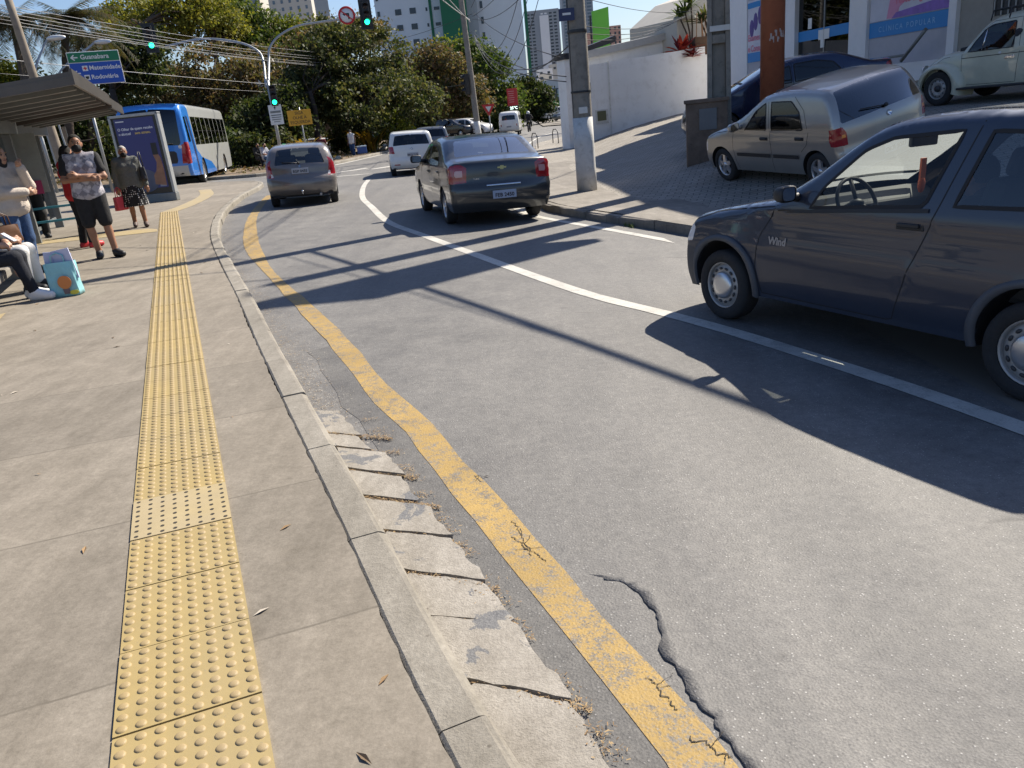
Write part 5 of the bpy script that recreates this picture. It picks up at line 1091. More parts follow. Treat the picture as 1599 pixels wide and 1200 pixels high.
# --------------------------------------------------------------- city bus
P_BUS = paint('paint_bus_blue', (.02, .19, .62), 0, .3); P_BUSG = paint('paint_bus_grey', (.42, .43, .42), 0, .35); P_BUSN = paint('paint_bus_navy', (.012, .03, .12), 0, .3)
def wq(x0, x1, z0, z1): return [(x0, z0), (x0, z1), (x1, z1), (x1, z0)]
bus = dict(W=2.5, r=.14, zb=1.5, tumble=.05, bulge=0, zl=.5, tuck=.1, crown=.07, cx=-3, step=.12, grid=.22,
    top=[(-8.75, .42, 1), (-8.9, .6), (-8.95, 1.2), (-8.90, 2.2), (-8.78, 2.85), (-8.55, 3.08), (-8.2, 3.16), (-4, 3.18), (1.6, 3.16), (2.3, 3.05), (2.55, 2.5), (2.65, 1.2), (2.62, .6), (2.5, .36, 1)],
    sill=[(.7, .34), (-.6, .34), (-5.3, .34), (-6.7, .36)], plan=[(-9, .22), (-8.4, .03), (-8, 0), (2, 0), (2.7, -.3)],
    side=[('side_panel', [(-7.2, 3.3), (-7.05, 1.45), (-6.2, 1.05), (-4.0, .8), (-2.6, .3), (3.2, .2), (3.2, 3.3)]), ('stripe', [(-8.0, 2.75), (-7.35, .36), (-7.0, .36), (-7.55, 2.7)]), ('taillight#', [(-9.2, .85), (-8.62, .9), (-8.60, 1.5), (-8.7, 1.75), (-9.2, 1.75)])]+
         [('side_window#%d' % i, wq(-7.0+1.15*i, -5.91+1.15*i, 1.62, 2.72)) for i in range(8)]+[('side_window#r', [(-8.45, 1.75), (-8.5, 2.7), (-8.1, 2.7), (-7.9, 1.75)])],
    belt=[('rear_window', 'rear', [(0, 1.62), (1.0, 1.62), (1.0, 2.92), (0, 2.96)]), ('windshield', 'front', [(0, 1.2), (1.1, 1.2), (1.05, 2.8), (0, 2.85)]), ('taillight', 'rear', [(.94, .9), (1.3, .9), (1.3, 1.7), (1.02, 1.7)]), ('bumper', 'rear', [(0, .3), (1.3, .3), (1.3, .82), (0, .82)]), ('reflector', 'rear', [(.75, .5), (.95, .5), (.95, .56), (.75, .56)]), ('grille', 'rear', [(0, .92), (.8, .92), (.8, 1.4), (0, 1.4)])],
    seams=[[(-6.5, 2.17), (1.9, 2.17)]], arches=[(0, .48, .55), (-6.0, .48, .55)], tyre=.48, tyre_w=.28, track=2.15, rim='cover',
    mats=dict(body=P_BUS, side_panel=P_BUSG, stripe=P_BUSN, side_window=GL_DARK, rear_window=GL_DARK, windshield=GL_DARK, taillight=REDL, bumper=P_BUSG, reflector=REDL, grille=BLACKP))
h = (-.165, .986); rc = at(298, 263, 30.6); hb = np.array(h)/math.hypot(*h); rn = np.array([hb[1], -hb[0]])
c = np.array([rc.x, rc.y])-rn*1.22+hb*8.85
BUS, bush = car('city_bus', 'blue and grey city bus stopped behind the advertising panel', 'bus', pose(*c, *h, zroad, 6.0), bus)
mb = MB(); mb.lathe([(.07, 0), (.06, .02), (.001, .03)], 'x', (-8.97, -.98, 1.52), 14, rot=None); mb.build('round_lamp', CLEARL, BUS)
# ------------------------------------------------------------------ people
def V3(*a): return np.array(a, float)
def sdf_eval(prims, h, k, cuts=()):
    lo = np.full(3, 1e9); hi = -lo
    for p in prims:
        r = max(p[3], p[4]) if p[0] == 'cap' else max(p[2])
        for q in ((p[1], p[2]) if p[0] == 'cap' else (p[1],)): lo = np.minimum(lo, np.array(q)-r); hi = np.maximum(hi, np.array(q)+r)
    lo -= 3*h+k; hi += 3*h+k; n = np.ceil((hi-lo)/h).astype(int)+1
    D = np.full(n, .5, np.float32); ax = [lo[i]+h*np.arange(n[i]) for i in range(3)]
    for p in prims:
        r = (max(p[3], p[4]) if p[0] == 'cap' else max(p[2]))+3*k+2*h
        pts = [p[1], p[2]] if p[0] == 'cap' else [p[1]]; a0 = np.min(pts, 0)-r; a1 = np.max(pts, 0)+r
        i0 = np.clip(((a0-lo)/h).astype(int), 0, n-1); i1 = np.clip(((a1-lo)/h).astype(int)+2, 1, n)
        X, Y, Z = np.meshgrid(*[ax[i][i0[i]:i1[i]] for i in range(3)], indexing='ij')
        if p[0] == 'cap':
            a, b, ra, rb = np.array(p[1]), np.array(p[2]), p[3], p[4]; ba = b-a; L2 = ba@ba+1e-9
            t = np.clip(((X-a[0])*ba[0]+(Y-a[1])*ba[1]+(Z-a[2])*ba[2])/L2, 0, 1)
            d = np.sqrt((X-a[0]-t*ba[0])**2+(Y-a[1]-t*ba[1])**2+(Z-a[2]-t*ba[2])**2)-(ra+(rb-ra)*t)
        else:
            c, rr = p[1], p[2]; R = p[3] if len(p) > 3 and p[3] is not None else None
            x, y, z = X-c[0], Y-c[1], Z-c[2]
            if R is not None: x, y, z = (R[0][0]*x+R[1][0]*y+R[2][0]*z), (R[0][1]*x+R[1][1]*y+R[2][1]*z), (R[0][2]*x+R[1][2]*y+R[2][2]*z)
            q = np.sqrt((x/rr[0])**2+(y/rr[1])**2+(z/rr[2])**2); q2 = np.sqrt((x/rr[0]**2)**2+(y/rr[1]**2)**2+(z/rr[2]**2)**2)+1e-9
            d = q*(q-1)/q2
        sl = tuple(slice(i0[i], i1[i]) for i in range(3)); o = D[sl]
        kk = p[5] if p[0] == 'cap' and len(p) > 5 else k
        hh = np.clip(.5+.5*(o-d)/kk, 0, 1); D[sl] = o*(1-hh)+d*hh-kk*hh*(1-hh)
    if cuts:
        X, Y, Z = np.meshgrid(*ax, indexing='ij')
        for c, nn in cuts: D = np.maximum(D, (X-c[0])*nn[0]+(Y-c[1])*nn[1]+(Z-c[2])*nn[2])
    return D, lo
def surface_nets(D, lo, h):
    I = D < 0; n = np.array(D.shape)-1
    s = np.zeros(n, int); acc = np.zeros((*n, 3)); cnt = np.zeros(n)
    cs = [(i, j, k) for i in (0, 1) for j in (0, 1) for k in (0, 1)]
    sub = lambda A, c: A[c[0]:c[0]+n[0], c[1]:c[1]+n[1], c[2]:c[2]+n[2]]
    for a in range(8):
        for b in range(a+1, 8):
            ca, cb = np.array(cs[a]), np.array(cs[b])
            if abs(ca-cb).sum() != 1: continue
            da, db = sub(D, cs[a]), sub(D, cs[b]); m = (da < 0) != (db < 0)
            t = np.where(m, da/(da-db+1e-12), 0)
            for q in range(3): acc[..., q] += np.where(m, ca[q]+(cb[q]-ca[q])*t, 0)
            cnt += m
    act = cnt > 0; idx = -np.ones(n, int); idx[act] = np.arange(act.sum())
    P = acc[act]/cnt[act][:, None]; g = np.argwhere(act); V = lo+h*(g+P); F = []
    for ax_ in range(3):
        o = [q for q in range(3) if q != ax_]
        A = np.take(I, range(0, I.shape[ax_]-1), ax_); B = np.take(I, range(1, I.shape[ax_]), ax_); m = A != B
        e = np.argwhere(m); e = e[(e[:, o[0]] > 0) & (e[:, o[1]] > 0) & (e[:, o[0]] < n[o[0]]) & (e[:, o[1]] < n[o[1]])]
        def cell(d0, d1):
            q = e.copy(); q[:, o[0]] -= d0; q[:, o[1]] -= d1; return idx[q[:, 0], q[:, 1], q[:, 2]]
        q4 = np.stack([cell(1, 1), cell(0, 1), cell(0, 0), cell(1, 0)], 1)
        fl = A[e[:, 0], e[:, 1], e[:, 2]]; fl = fl if ax_ != 1 else ~fl
        q4[~fl] = q4[~fl][:, ::-1]; F.append(q4)
    F = np.vstack(F); return V, F[(F >= 0).all(1)]
def blobmesh(name, prims, mat, parent, h=.012, k=.03, cuts=()):
    D, lo = sdf_eval(prims, h, k, cuts); V, F = surface_nets(D, lo, h)
    me = bpy.data.meshes.new(name); me.from_pydata([tuple(v) for v in V], [], [tuple(map(int, f)) for f in F])
    for m in (mat if isinstance(mat, (list, tuple)) else [mat]): me.materials.append(m)
    me.polygons.foreach_set('use_smooth', [True]*len(F)); me.update()
    o = bpy.data.objects.new(name, me); COL.objects.link(o); o.parent = parent; return o
def infl(ps, d): return [(p[0], p[1], p[2], p[3]+d, p[4]+d, *p[5:]) if p[0] == 'cap' else ('ell', p[1], tuple(r+d for r in p[2]), *p[3:]) for p in ps]
def part_cap(p, t0, t1):
    a, b = np.array(p[1]), np.array(p[2]); return ('cap', a+(b-a)*t0, a+(b-a)*t1, p[3]+(p[4]-p[3])*t0, p[3]+(p[4]-p[3])*t1, *p[5:])
def hand(wrist, elbow, up, curl=.5, s=1.0, side=1):
    """palm, five bent fingers and a thumb beyond the wrist"""
    w_, e = np.array(wrist, float), np.array(elbow, float); d = (w_-e)/np.linalg.norm(w_-e); u = np.array(up, float); u = u-d*(u@d); u /= np.linalg.norm(u)+1e-9
    l = np.cross(d, u)*side; out = [('cap', w_, w_+d*.05*s, .026*s, .03*s, .015)]
    c = w_+d*.055*s; out.append(('ell', c, (.040*s, .040*s, .040*s)))
    for i, (o_, L) in enumerate(((.030, .070), (.010, .080), (-.010, .075), (-.030, .058))):
        a = w_+d*.085*s+l*o_*s; b = a+(d*math.cos(curl*.6)-u*math.sin(curl*.6))*L*.5*s; g = b+(d*math.cos(curl*1.8)-u*math.sin(curl*1.8))*L*.5*s
        out += [('cap', a, b, .0105*s, .010*s, .006), ('cap', b, g, .010*s, .0085*s, .006)]
    a = w_+d*.03*s+l*.03*s; b = a+(d*.7+l*.6-u*.25)*.04*s; g = b+(d*.9+l*.15-u*.3)*.035*s
    return out+[('cap', a, b, .014*s, .012*s, .008), ('cap', b, g, .012*s, .010*s, .006)]
def skeleton(H=1.72, **J):
    """local frame: facing -y, person's left is +x"""
    s = H/1.72; j = dict(pel=(0, 0, .93), wa=(0, 0, 1.06), ch=(0, .01, 1.28), ne=(0, .015, 1.46), he=(0, -.01, 1.595), hl=(.085, 0, .91), hr=(-.085, 0, .91), kl=(.10, -.02, .50), kr=(-.10, -.02, .50),
        al=(.10, .02, .085), ar=(-.10, .02, .085), tl=(.115, -.13, .035), tr=(-.115, -.13, .035), sl=(.185, .015, 1.405), sr=(-.185, .015, 1.405), el=(.235, .03, 1.13), er=(-.235, .03, 1.13), wl=(.24, -.06, .89), wr=(-.24, -.06, .89))
    j.update(J); return {k: np.array(v, float)*s for k, v in j.items()}, s
def bodyprims(j, s, fem=False, fat=0.0, look=(0, -1, 0), curl=(.5, .5), up=((0, 0, 1), (0, 0, 1)), barefeet=False):
    c = {}; f = fat
    L = np.array(look, float); L /= np.linalg.norm(L); he = j['he']; sd = np.cross(L, (0, 0, 1)); sd /= np.linalg.norm(sd); U = np.cross(sd, L)
    R = np.array([sd, -L, U]).T
    c['head'] = [('ell', he+U*.02*s, (.078*s, .098*s, .108*s), R), ('ell', he+L*.03*s-U*.055*s, (.058*s, .062*s, .07*s), R), ('cap', he+L*.092*s+U*.012*s, he+L*.112*s-U*.02*s, .012*s, .017*s, .01), ('ell', he+sd*.08*s-U*.005*s, (.012*s, .02*s, .032*s), R), ('ell', he-sd*.08*s-U*.005*s, (.012*s, .02*s, .032*s), R)]
    c['neck'] = [('cap', j['ne']-V3(0, 0, .05*s), he-V3(0, 0, .04*s), .058*s, .052*s)]
    w_ = .075 if fem else .085
    sh = (j['sl']+j['sr'])/2; xa = (j['sl']-j['sr']); xa /= np.linalg.norm(xa)
    c['torso'] = [('cap', j['pel']+xa*.07*s, j['wa']+xa*.06*s, (.115+f)*s, (.10+f)*s), ('cap', j['pel']-xa*.07*s, j['wa']-xa*.06*s, (.115+f)*s, (.10+f)*s), ('cap', j['wa']+xa*.06*s, j['ch']+xa*w_*s, (.10+f)*s, (.108+f*.6)*s), ('cap', j['wa']-xa*.06*s, j['ch']-xa*w_*s, (.10+f)*s, (.108+f*.6)*s),
        ('cap', j['ch']+xa*w_*s, sh+xa*.10*s-V3(0, 0, .02), (.105+f*.6)*s, .07*s), ('cap', j['ch']-xa*w_*s, sh-xa*.10*s-V3(0, 0, .02), (.105+f*.6)*s, .07*s), ('cap', j['sl']-xa*.03*s, j['sr']+xa*.03*s, .062*s, .062*s), ('cap', sh+V3(0, 0, -.02), j['ne'], .075*s, .06*s)]
    if fem: c['torso'] += [('ell', j['ch']+xa*.075*s+V3(*(-np.cross(xa, (0, 0, 1))*-.08*s))*-1, (.07*s,)*3), ('ell', j['ch']-xa*.075*s+V3(*(-np.cross(xa, (0, 0, 1))*-.08*s))*-1, (.07*s,)*3)]
    for q, sg in (('l', 1), ('r', -1)):
        i = 0 if q == 'l' else 1
        c['ua'+q] = [('cap', j['s'+q], j['e'+q], (.056+f*.3)*s, .042*s)]; c['fa'+q] = [('cap', j['e'+q], j['w'+q], .043*s, .029*s)]
        c['hand'+q] = hand(j['w'+q], j['e'+q], up[i], curl[i], s, sg)
        c['th'+q] = [('cap', j['h'+q], j['k'+q], (.092+f*.5)*s, .060*s)]; c['sh'+q] = [('cap', j['k'+q], j['a'+q], .058*s, .042*s), ('ell', j['k'+q]*.68+j['a'+q]*.32+V3(0, .02*s, 0), (.052*s, .056*s, .10*s))]
        c['ft'+q] = [('cap', j['a'+q]+V3(0, .03, -.045)*s, j['t'+q]+V3(0, 0, .008), .04*s, .034*s), ('cap', j['a'+q], j['a'+q]*.4+j['t'+q]*.6, .042*s, .036*s)]
    return c, R
ALLP = ['head', 'neck', 'torso', 'ual', 'uar', 'fal', 'far', 'handl', 'handr', 'thl', 'thr', 'shl', 'shr', 'ftl', 'ftr']
SK1 = pmat('skin_brown', (.33, .165, .10), .55, var=.12, scale=14); SK2 = pmat('skin_tan', (.45, .25, .165), .55, var=.1, scale=14); SK3 = pmat('skin_dark', (.18, .085, .05), .55, var=.1, scale=14)
HAIRD = pmat('hair_black', (.010, .008, .007), .85, bump=.6, bscale=90); HAIRG = pmat('hair_grey', (.38, .36, .34), .6, var=.3, scale=30, bump=.6, bscale=90); HAIRB = pmat('hair_blond', (.30, .17, .07), .5, var=.35, scale=25, bump=.6, bscale=90)
BLK = pmat('cloth_black', (.014, .014, .016), .85, var=.3, scale=20, bump=.3, bscale=40); WCL = pmat('cloth_white', (.68, .66, .63), .85, var=.08, scale=12, bump=.3, bscale=30)
CREAM = pmat('cloth_cream', (.52, .45, .39), .9, var=.1, scale=12, bump=.5, bscale=55); JEAN = pmat('cloth_denim', (.035, .075, .17), .9, var=.35, scale=22, bump=.3, bscale=60); JEAND = pmat('cloth_dark_denim', (.009, .011, .018), .9, var=.35, scale=22, bump=.3, bscale=60)
REDC = pmat('cloth_red', (.62, .018, .02), .8, var=.12, scale=10, bump=.3, bscale=30); GREYK = pmat('knit_grey', (.13, .135, .125), .95, var=.2, scale=35, bump=.6, bscale=70); DKRED = pmat('cloth_maroon', (.10, .012, .016), .9, var=.2)
BEIGE = pmat('cloth_beige', (.42, .36, .28), .9, var=.1, scale=12); MASKB = pmat('mask_black', (.013, .013, .015), .9); MASKW = pmat('mask_white', (.72, .70, .68), .9); SHOEB = pmat('shoe_black', (.012, .012, .013), .55); SHOEW = pmat('shoe_white', (.72, .72, .72), .5); SHOER = pmat('shoe_red', (.55, .03, .04), .5); EYEM = pmat('eye_dark', (.02, .015, .012), .3)
def mk_dots():
    m, N, L, b = shader('cloth_polka'); tc = N('TexCoord'); v = N('TexVoronoi', Scale=26.0, Randomness=.25); L(tc.outputs['Object'], v.inputs['Vector'])
    c = mixc(N, L, rng(N, L, v.outputs['Distance'], .30, .24), (.014, .014, .016), (.7, .69, .67)); L(c, b.inputs['Base Color']); b.inputs['Roughness'].default_value = .9; return m
def mk_argyle():
    m, N, L, b = shader('cloth_pattern'); tc = N('TexCoord'); mp = N('Mapping'); mp.inputs['Rotation'].default_value = (0, rad(45), 0); mp.inputs['Scale'].default_value = (12, .01, 12); L(tc.outputs['Object'], mp.inputs[0])
    ck = N('TexChecker', Scale=1.0); ck.inputs[1].default_value = (.40, .38, .42, 1); ck.inputs[2].default_value = (.22, .21, .24, 1); L(mp.outputs[0], ck.inputs[0])
    nz = N('TexNoise', Scale=13.0, Detail=6.0); L(tc.outputs['Object'], nz.inputs['Vector'])
    c = mixc(N, L, rng(N, L, nz.outputs[0], .5, .58, 0, .8), ck.outputs[0], (.62, .60, .63)); L(c, b.inputs['Base Color']); b.inputs['Roughness'].default_value = .9
    return m
POLKA = mk_dots(); ARGYLE = mk_argyle()
def person(label, loc, rotz, H, J, skin, hair=None, mask=None, clothes=(), fem=False, fat=0.0, look=(0, -1, 0), curl=(.5, .5), up=((0, 0, 1), (0, 0, 1)), h=.012, hairlong=0, group=None, bald=False):
    root = thing('person', label, 'person', loc, rotz, group)
    j, s = skeleton(H, **J); c, R = bodyprims(j, s, fem, fat, look, curl, up)
    blobmesh('body', sum([c[t] for t in ALLP], []), skin, root, h, .02)
    L = np.array(look, float); L /= np.linalg.norm(L); he = j['he']; sd = R[:, 0]; U = R[:, 2]
    if hair is not None:
        pr = [('ell', he+U*.032*s-L*.008*s, (.086*s, .104*s, .108*s), R)]; cut = [(he+L*.045*s+U*.045*s, (L*.85-U*.5)/np.linalg.norm(L*.85-U*.5))]
        if not hairlong: cut.append((he-U*.03*s, -U))
        if hairlong:
            pr += [('cap', he-L*.05*s, he-L*.08*s-U*hairlong*s, .075*s, .06*s), ('cap', he-L*.02*s+sd*.06*s, he-L*.04*s+sd*.08*s-U*hairlong*s, .04*s, .035*s), ('cap', he-L*.02*s-sd*.06*s, he-L*.04*s-sd*.08*s-U*hairlong*s, .04*s, .035*s)]
        blobmesh('hair', pr, hair, root, .010, .02, cut)
    for sg in (1, -1):
        m = MB(); m.ball(he+L*.094*s+sd*sg*.032*s+U*.018*s, .011*s, 8); m.build('eye', EYEM, root)
        m = MB(); a = he+L*.098*s+sd*sg*.032*s+U*.040*s; m.tube([a-sd*.018*s, a+U*.004*s, a+sd*.018*s], .005*s, 5); m.build('eyebrow', hair or HAIRD, root)
    if mask is not None:
        blobmesh('mask', [('ell', he+L*.038*s-U*.05*s, (.066*s, .080*s, .062*s), R), ('cap', he+L*.11*s-U*.02*s, he+L*.10*s-U*.06*s, .02*s, .022*s)], mask, root, .008, .02, [(he+L*.045*s, -L)])
    else:
        m = MB(); a = he+L*.098*s-U*.055*s; m.tube([a-sd*.024*s, a+L*.004*s, a+sd*.024*s], .006*s, 5); m.build('mouth', pmat('lips', (.28, .09, .08), .5), root)
    for nm, tags, inf, mat, k in clothes:
        pr = []
        for t in tags:
            if isinstance(t, tuple): pr += [part_cap(p, t[1], t[2]) if p[0] == 'cap' else p for p in c[t[0]] if p[0] == 'cap']
            elif t.startswith('#'): pr += []
            else: pr += c[t]
        pr = infl(pr, inf)
        comps = [pr]
        if nm in ('shoe', 'sleeve'):
            comps = [infl(c[t], inf) if not isinstance(t, tuple) else infl([part_cap(p, t[1], t[2]) for p in c[t[0]]], inf) for t in tags]
        for q in comps: blobmesh(nm, q, mat, root, h, k)
    return root, j, s
def wp(px, py, off=.13): return hit(px, py, off)
SHORT = lambda t: ['torso', ('ual', 0, t), ('uar', 0, t)]
LONG = ['torso', 'ual', 'uar', ('fal', 0, .93), ('far', 0, .93)]
PANTS = ['thl', 'thr', ('shl', 0, .93), ('shr', 0, .93)]
# the waiting man with crossed arms
p = wp(166, 403); 
person('man with crossed arms in black shorts, patterned grey T-shirt and black face mask', p, rad(22), 1.74,
    dict(el=(.255, -.07, 1.14), wl=(-.05, -.215, 1.185), er=(-.255, -.07, 1.14), wr=(.08, -.20, 1.13), al=(.15, -.03, .085), tl=(.24, -.15, .035), kl=(.125, -.03, .5), ar=(-.07, .05, .085), tr=(-.07, -.11, .035), he=(0, -.015, 1.6)), SK1, HAIRD, MASKB,
    [('shirt', SHORT(.5), .018, ARGYLE, .03), ('sleeve', [('ual', .0, .62), ('uar', 0, .62)], .022, BLK, .02), ('shorts', [('thl', 0, .92), ('thr', 0, .92)], .032, BLK, .04), ('shoe', ['ftl', 'ftr'], .010, SHOEB, .02)], look=(.15, -1, .02), curl=(.7, .7), up=((0, -1, .2), (0, -1, .2)), h=.010, fat=.012)
# person in red seen from behind
p = wp(143, 386)
person('person in red T-shirt, black trousers and red shoes behind the man with crossed arms', p, rad(150), 1.62, dict(el=(.24, -.05, 1.14), wl=(.12, -.22, 1.06), er=(-.24, -.05, 1.14), wr=(-.12, -.22, 1.06), al=(.14, .03, .085), tl=(.16, -.11, .035)), SK1, HAIRD, MASKB,
    [('shirt', SHORT(.55), .02, REDC, .03), ('trousers', PANTS, .02, BLK, .03), ('shoe', ['ftl', 'ftr'], .012, SHOER, .02)], fem=True, hairlong=.12, fat=.02)
# woman in cream blouse and white mask
p = wp(118, 372)
person('woman in a cream blouse, black skirt and white face mask beside the red T-shirt', Vector((p.x-.85, p.y+.45, p.z)), rad(35), 1.64, dict(el=(.22, -.03, 1.13), wl=(.10, -.2, 1.05), er=(-.22, -.03, 1.13), wr=(-.10, -.22, 1.02)), SK2, HAIRD, MASKW,
    [('blouse', LONG, .018, BEIGE, .03), ('trousers', PANTS, .03, BLK, .04), ('shoe', ['ftl', 'ftr'], .010, SHOEB, .02)], fem=True, look=(.3, -1, -.1))
# grey-haired woman walking
p = wp(221, 355)
WOM, j, s = person('grey-haired woman in a knitted cardigan and polka-dot skirt walking past the advertising panel', p, rad(25), 1.56,
    dict(kl=(.10, -.10, .50), al=(.11, -.06, .085), tl=(.12, -.22, .035), kr=(-.09, -.04, .50), ar=(-.10, .13, .10), tr=(-.11, -.02, .04), wl=(.30, -.08, .88), el=(.265, .01, 1.13), wr=(-.27, -.05, .88), er=(-.255, .03, 1.13)), SK1, HAIRG, MASKB,
    [('cardigan', LONG+[('thl', 0, .12), ('thr', 0, .12)], .028, GREYK, .04), ('shoe', ['ftl', 'ftr'], .008, pmat('sandal', (.10, .07, .06), .6), .02)], fem=True, fat=.025, look=(.1, -1, 0))
mb = MB(); n_ = 48; rows = []
for z, r in ((.90, .165), (.80, .19), (.66, .215), (.52, .235), (.47, .24)):
    rows.append([((r*(1+.07*math.sin(9*a)*(.9-z)*2))*math.cos(a)*1.05, (r*.85*(1+.07*math.sin(9*a+.5)*(.9-z)*2))*math.sin(a)-.02, z*s) for a in np.linspace(0, 2*math.pi, n_, endpoint=False)])
mb.add([q for r_ in rows for q in r_], [(i*n_+k, i*n_+(k+1) % n_, (i+1)*n_+(k+1) % n_, (i+1)*n_+k) for i in range(4) for k in range(n_)], 0, True); mb.build('skirt', POLKA, WOM)
def bag(name, label, cat, loc, rotz, dims, mat, handle=.0, top=.92, group=None, hr=.008, sag=.03):
    root = thing(name, label, cat, loc, rotz, group); w_, d_, h_ = dims; mb = MB(); rows = []; n_ = 28
    for t in np.linspace(0, 1, 8):
        k = 1-(1-top)*t; b = 1+.06*math.sin(math.pi*t); r_ = []
        for a in np.linspace(0, 2*math.pi, n_, endpoint=False):
            ca, sa = math.cos(a), math.sin(a); q = .28
            x = math.copysign(abs(ca)**q, ca)*w_/2*k; y = math.copysign(abs(sa)**q, sa)*d_/2*b*(1-.35*t); r_.append((x+.006*math.sin(7*a+t*5), y+.006*math.sin(5*a+t*7), h_*t-sag*t*t*ca*ca*.3))
        rows.append(r_)
    mb.add([p for r_ in rows for p in r_], [(i*n_+k, i*n_+(k+1) % n_, (i+1)*n_+(k+1) % n_, (i+1)*n_+k) for i in range(7) for k in range(n_)]+[tuple(range(n_))], 0, True); mb.build('bag_body', mat, root)
    if handle:
        for sg in (1, -1):
            mb = MB(); mb.tube([(-w_*.22, sg*d_*.25, h_*.9), (-w_*.2, sg*d_*.2, h_+handle*.7), (0, sg*d_*.1, h_+handle), (w_*.2, sg*d_*.2, h_+handle*.7), (w_*.22, sg*d_*.25, h_*.9)], hr, 6); mb.build('handle', mat, root)
    return root
TURQ = pmat('bag_turquoise', (.27, .56, .60), .4, var=.12, scale=9, bump=.3, bscale=20)
Mw = Matrix.Translation(WOM.location) @ Matrix.Rotation(rad(25), 4, 'Z')
q = Mw @ Vector((.30*s, -.02, .98*s)); bag('shoulder_bag', 'black shoulder bag hanging at the grey-haired woman\'s side', 'bag', q, rad(110), (.30, .12, .26), pmat('bag_black', (.014, .014, .02), .5), .28)
q = Mw @ Vector((-.29*s, -.10, .42*s)); bag('carrier_bag', 'red carrier bag in the grey-haired woman\'s hand', 'bag', q, rad(60), (.24, .12, .26), pmat('bag_red', (.55, .05, .07), .5), .18)
# person with the hand raised to the face, at the shelter
p = at(36, 380, 10.4); gz = float(base(p.x, p.y))+.13
person('woman in cream knitwear and jeans holding a hand to her face inside the shelter', Vector((p.x, p.y, gz)), rad(72), 1.66, dict(el=(.22, -.16, 1.17), wl=(.07, -.26, 1.43), er=(-.23, -.10, 1.13), wr=(.08, -.24, 1.10), he=(0, -.03, 1.585)), SK2, HAIRB, None,
    [('sweater', LONG, .03, CREAM, .04), ('scarf', ['neck'], .035, BLK, .03), ('jeans', PANTS, .018, JEAN, .03), ('shoe', ['ftl', 'ftr'], .010, SHOEB, .02)], fem=True, fat=.02, up=((0, 1, 0), (0, -1, 0)), curl=(1.0, .6))
# two people sitting on the bench
SIT = dict(pel=(0, .02, .50), wa=(0, .05, .64), ch=(0, .05, .86), ne=(0, .02, 1.04), he=(0, -.05, 1.17), hl=(.09, 0, .50), hr=(-.09, 0, .50), kl=(.10, -.42, .50), kr=(-.10, -.42, .50), sl=(.18, .04, .99), sr=(-.18, .04, .99),
    el=(.23, -.08, .75), er=(-.23, -.08, .75), wl=(.07, -.30, .68), wr=(-.07, -.30, .66))
p = wp(62, 467)
zb_ = float(base(p.x, p.y))+.13
SITA, ja, sa = person('seated person in dark skinny jeans and white trainers looking at a phone on the bench', Vector((p.x-.52, p.y-.04, zb_)), rad(95), 1.66, dict(SIT, al=(.12, -.42, .09), tl=(.13, -.58, .035), ar=(-.08, -.55, .09), tr=(-.08, -.71, .035), kl=(.11, -.40, .49), kr=(-.07, -.44, .50)), SK2, HAIRB, None,
    [('top', LONG, .02, BLK, .03), ('jeans', PANTS, .014, JEAND, .03), ('shoe', ['ftl', 'ftr'], .014, SHOEW, .02)], fem=True, hairlong=.22, look=(0, -.75, -.65), curl=(.9, .9))
mb = MB(); mb.box((0, 0, 0), (.075, .15, .010)); o = mb.build('mobile_phone', pmat('phone_case', (.55, .56, .6), .3), None, bevel=.004); o.matrix_world = Matrix.Translation((p.x-.52, p.y-.04, zb_)) @ Matrix.Rotation(rad(95), 4, 'Z') @ Matrix.Translation((0, -.40, .70)) @ Matrix.Rotation(rad(40), 4, 'X'); tag(o, 'grey mobile phone held over the dark jeans of the seated person', 'phone')
SITB, jb, sb = person('seated person in white trousers with a brown handbag on the lap', Vector((p.x-.74, p.y+.52, zb_)), rad(98), 1.64, dict(SIT, al=(.12, -.44, .09), tl=(.13, -.60, .035), ar=(-.10, -.40, .09), tr=(-.11, -.56, .035)), SK1, HAIRD, MASKB,
    [('top', LONG, .02, pmat('cloth_navy', (.02, .03, .07), .9), .03), ('trousers', PANTS, .02, WCL, .03), ('shoe', ['ftl', 'ftr'], .012, SHOEB, .02)], fem=True, hairlong=.15, look=(0, -1, -.2))
q = Matrix.Translation((p.x-.74, p.y+.52, zb_)) @ Matrix.Rotation(rad(98), 4, 'Z') @ Vector((-.02, -.26, .585))
bag('handbag', 'brown leather handbag on the white trousers', 'bag', q, rad(70), (.34, .14, .20), pmat('leather_brown', (.10, .045, .02), .45, var=.2), .14)
p = wp(100, 464); TB = bag('tote_bag', 'turquoise shopping bag with an orange balloon print on the pavement', 'bag', Vector((p.x, p.y+.10, p.z)), rad(12), (.31, .20, .38), TURQ, .10, .98)
mb = MB(); mb.prism([(.07*math.cos(a), .07*math.sin(a)*1.05) for a in np.linspace(0, 2*math.pi, 24, endpoint=False)], 'y', -.002, .002); mb.build('balloon_print', pmat('print_orange', (.62, .22, .06), .5), TB, loc=(.03, -.114, .16))
mb = MB(); mb.prism([(-.035, .04), (-.028, -.02), (.028, -.02), (.035, .04)], 'y', -.002, .002); mb.build('basket_print', pmat('print_brown', (.16, .12, .13), .5), TB, loc=(.03, -.111, .05))
mb = MB(); mb.prism([(.05*math.cos(a), .025*math.sin(a)) for a in np.linspace(0, 2*math.pi, 16, endpoint=False)], 'y', -.002, .002); mb.build('leaf_print', pmat('print_yellow', (.6, .55, .06), .5), TB, loc=(.10, -.108, .04))
mb = MB(); rs = random.Random(3)
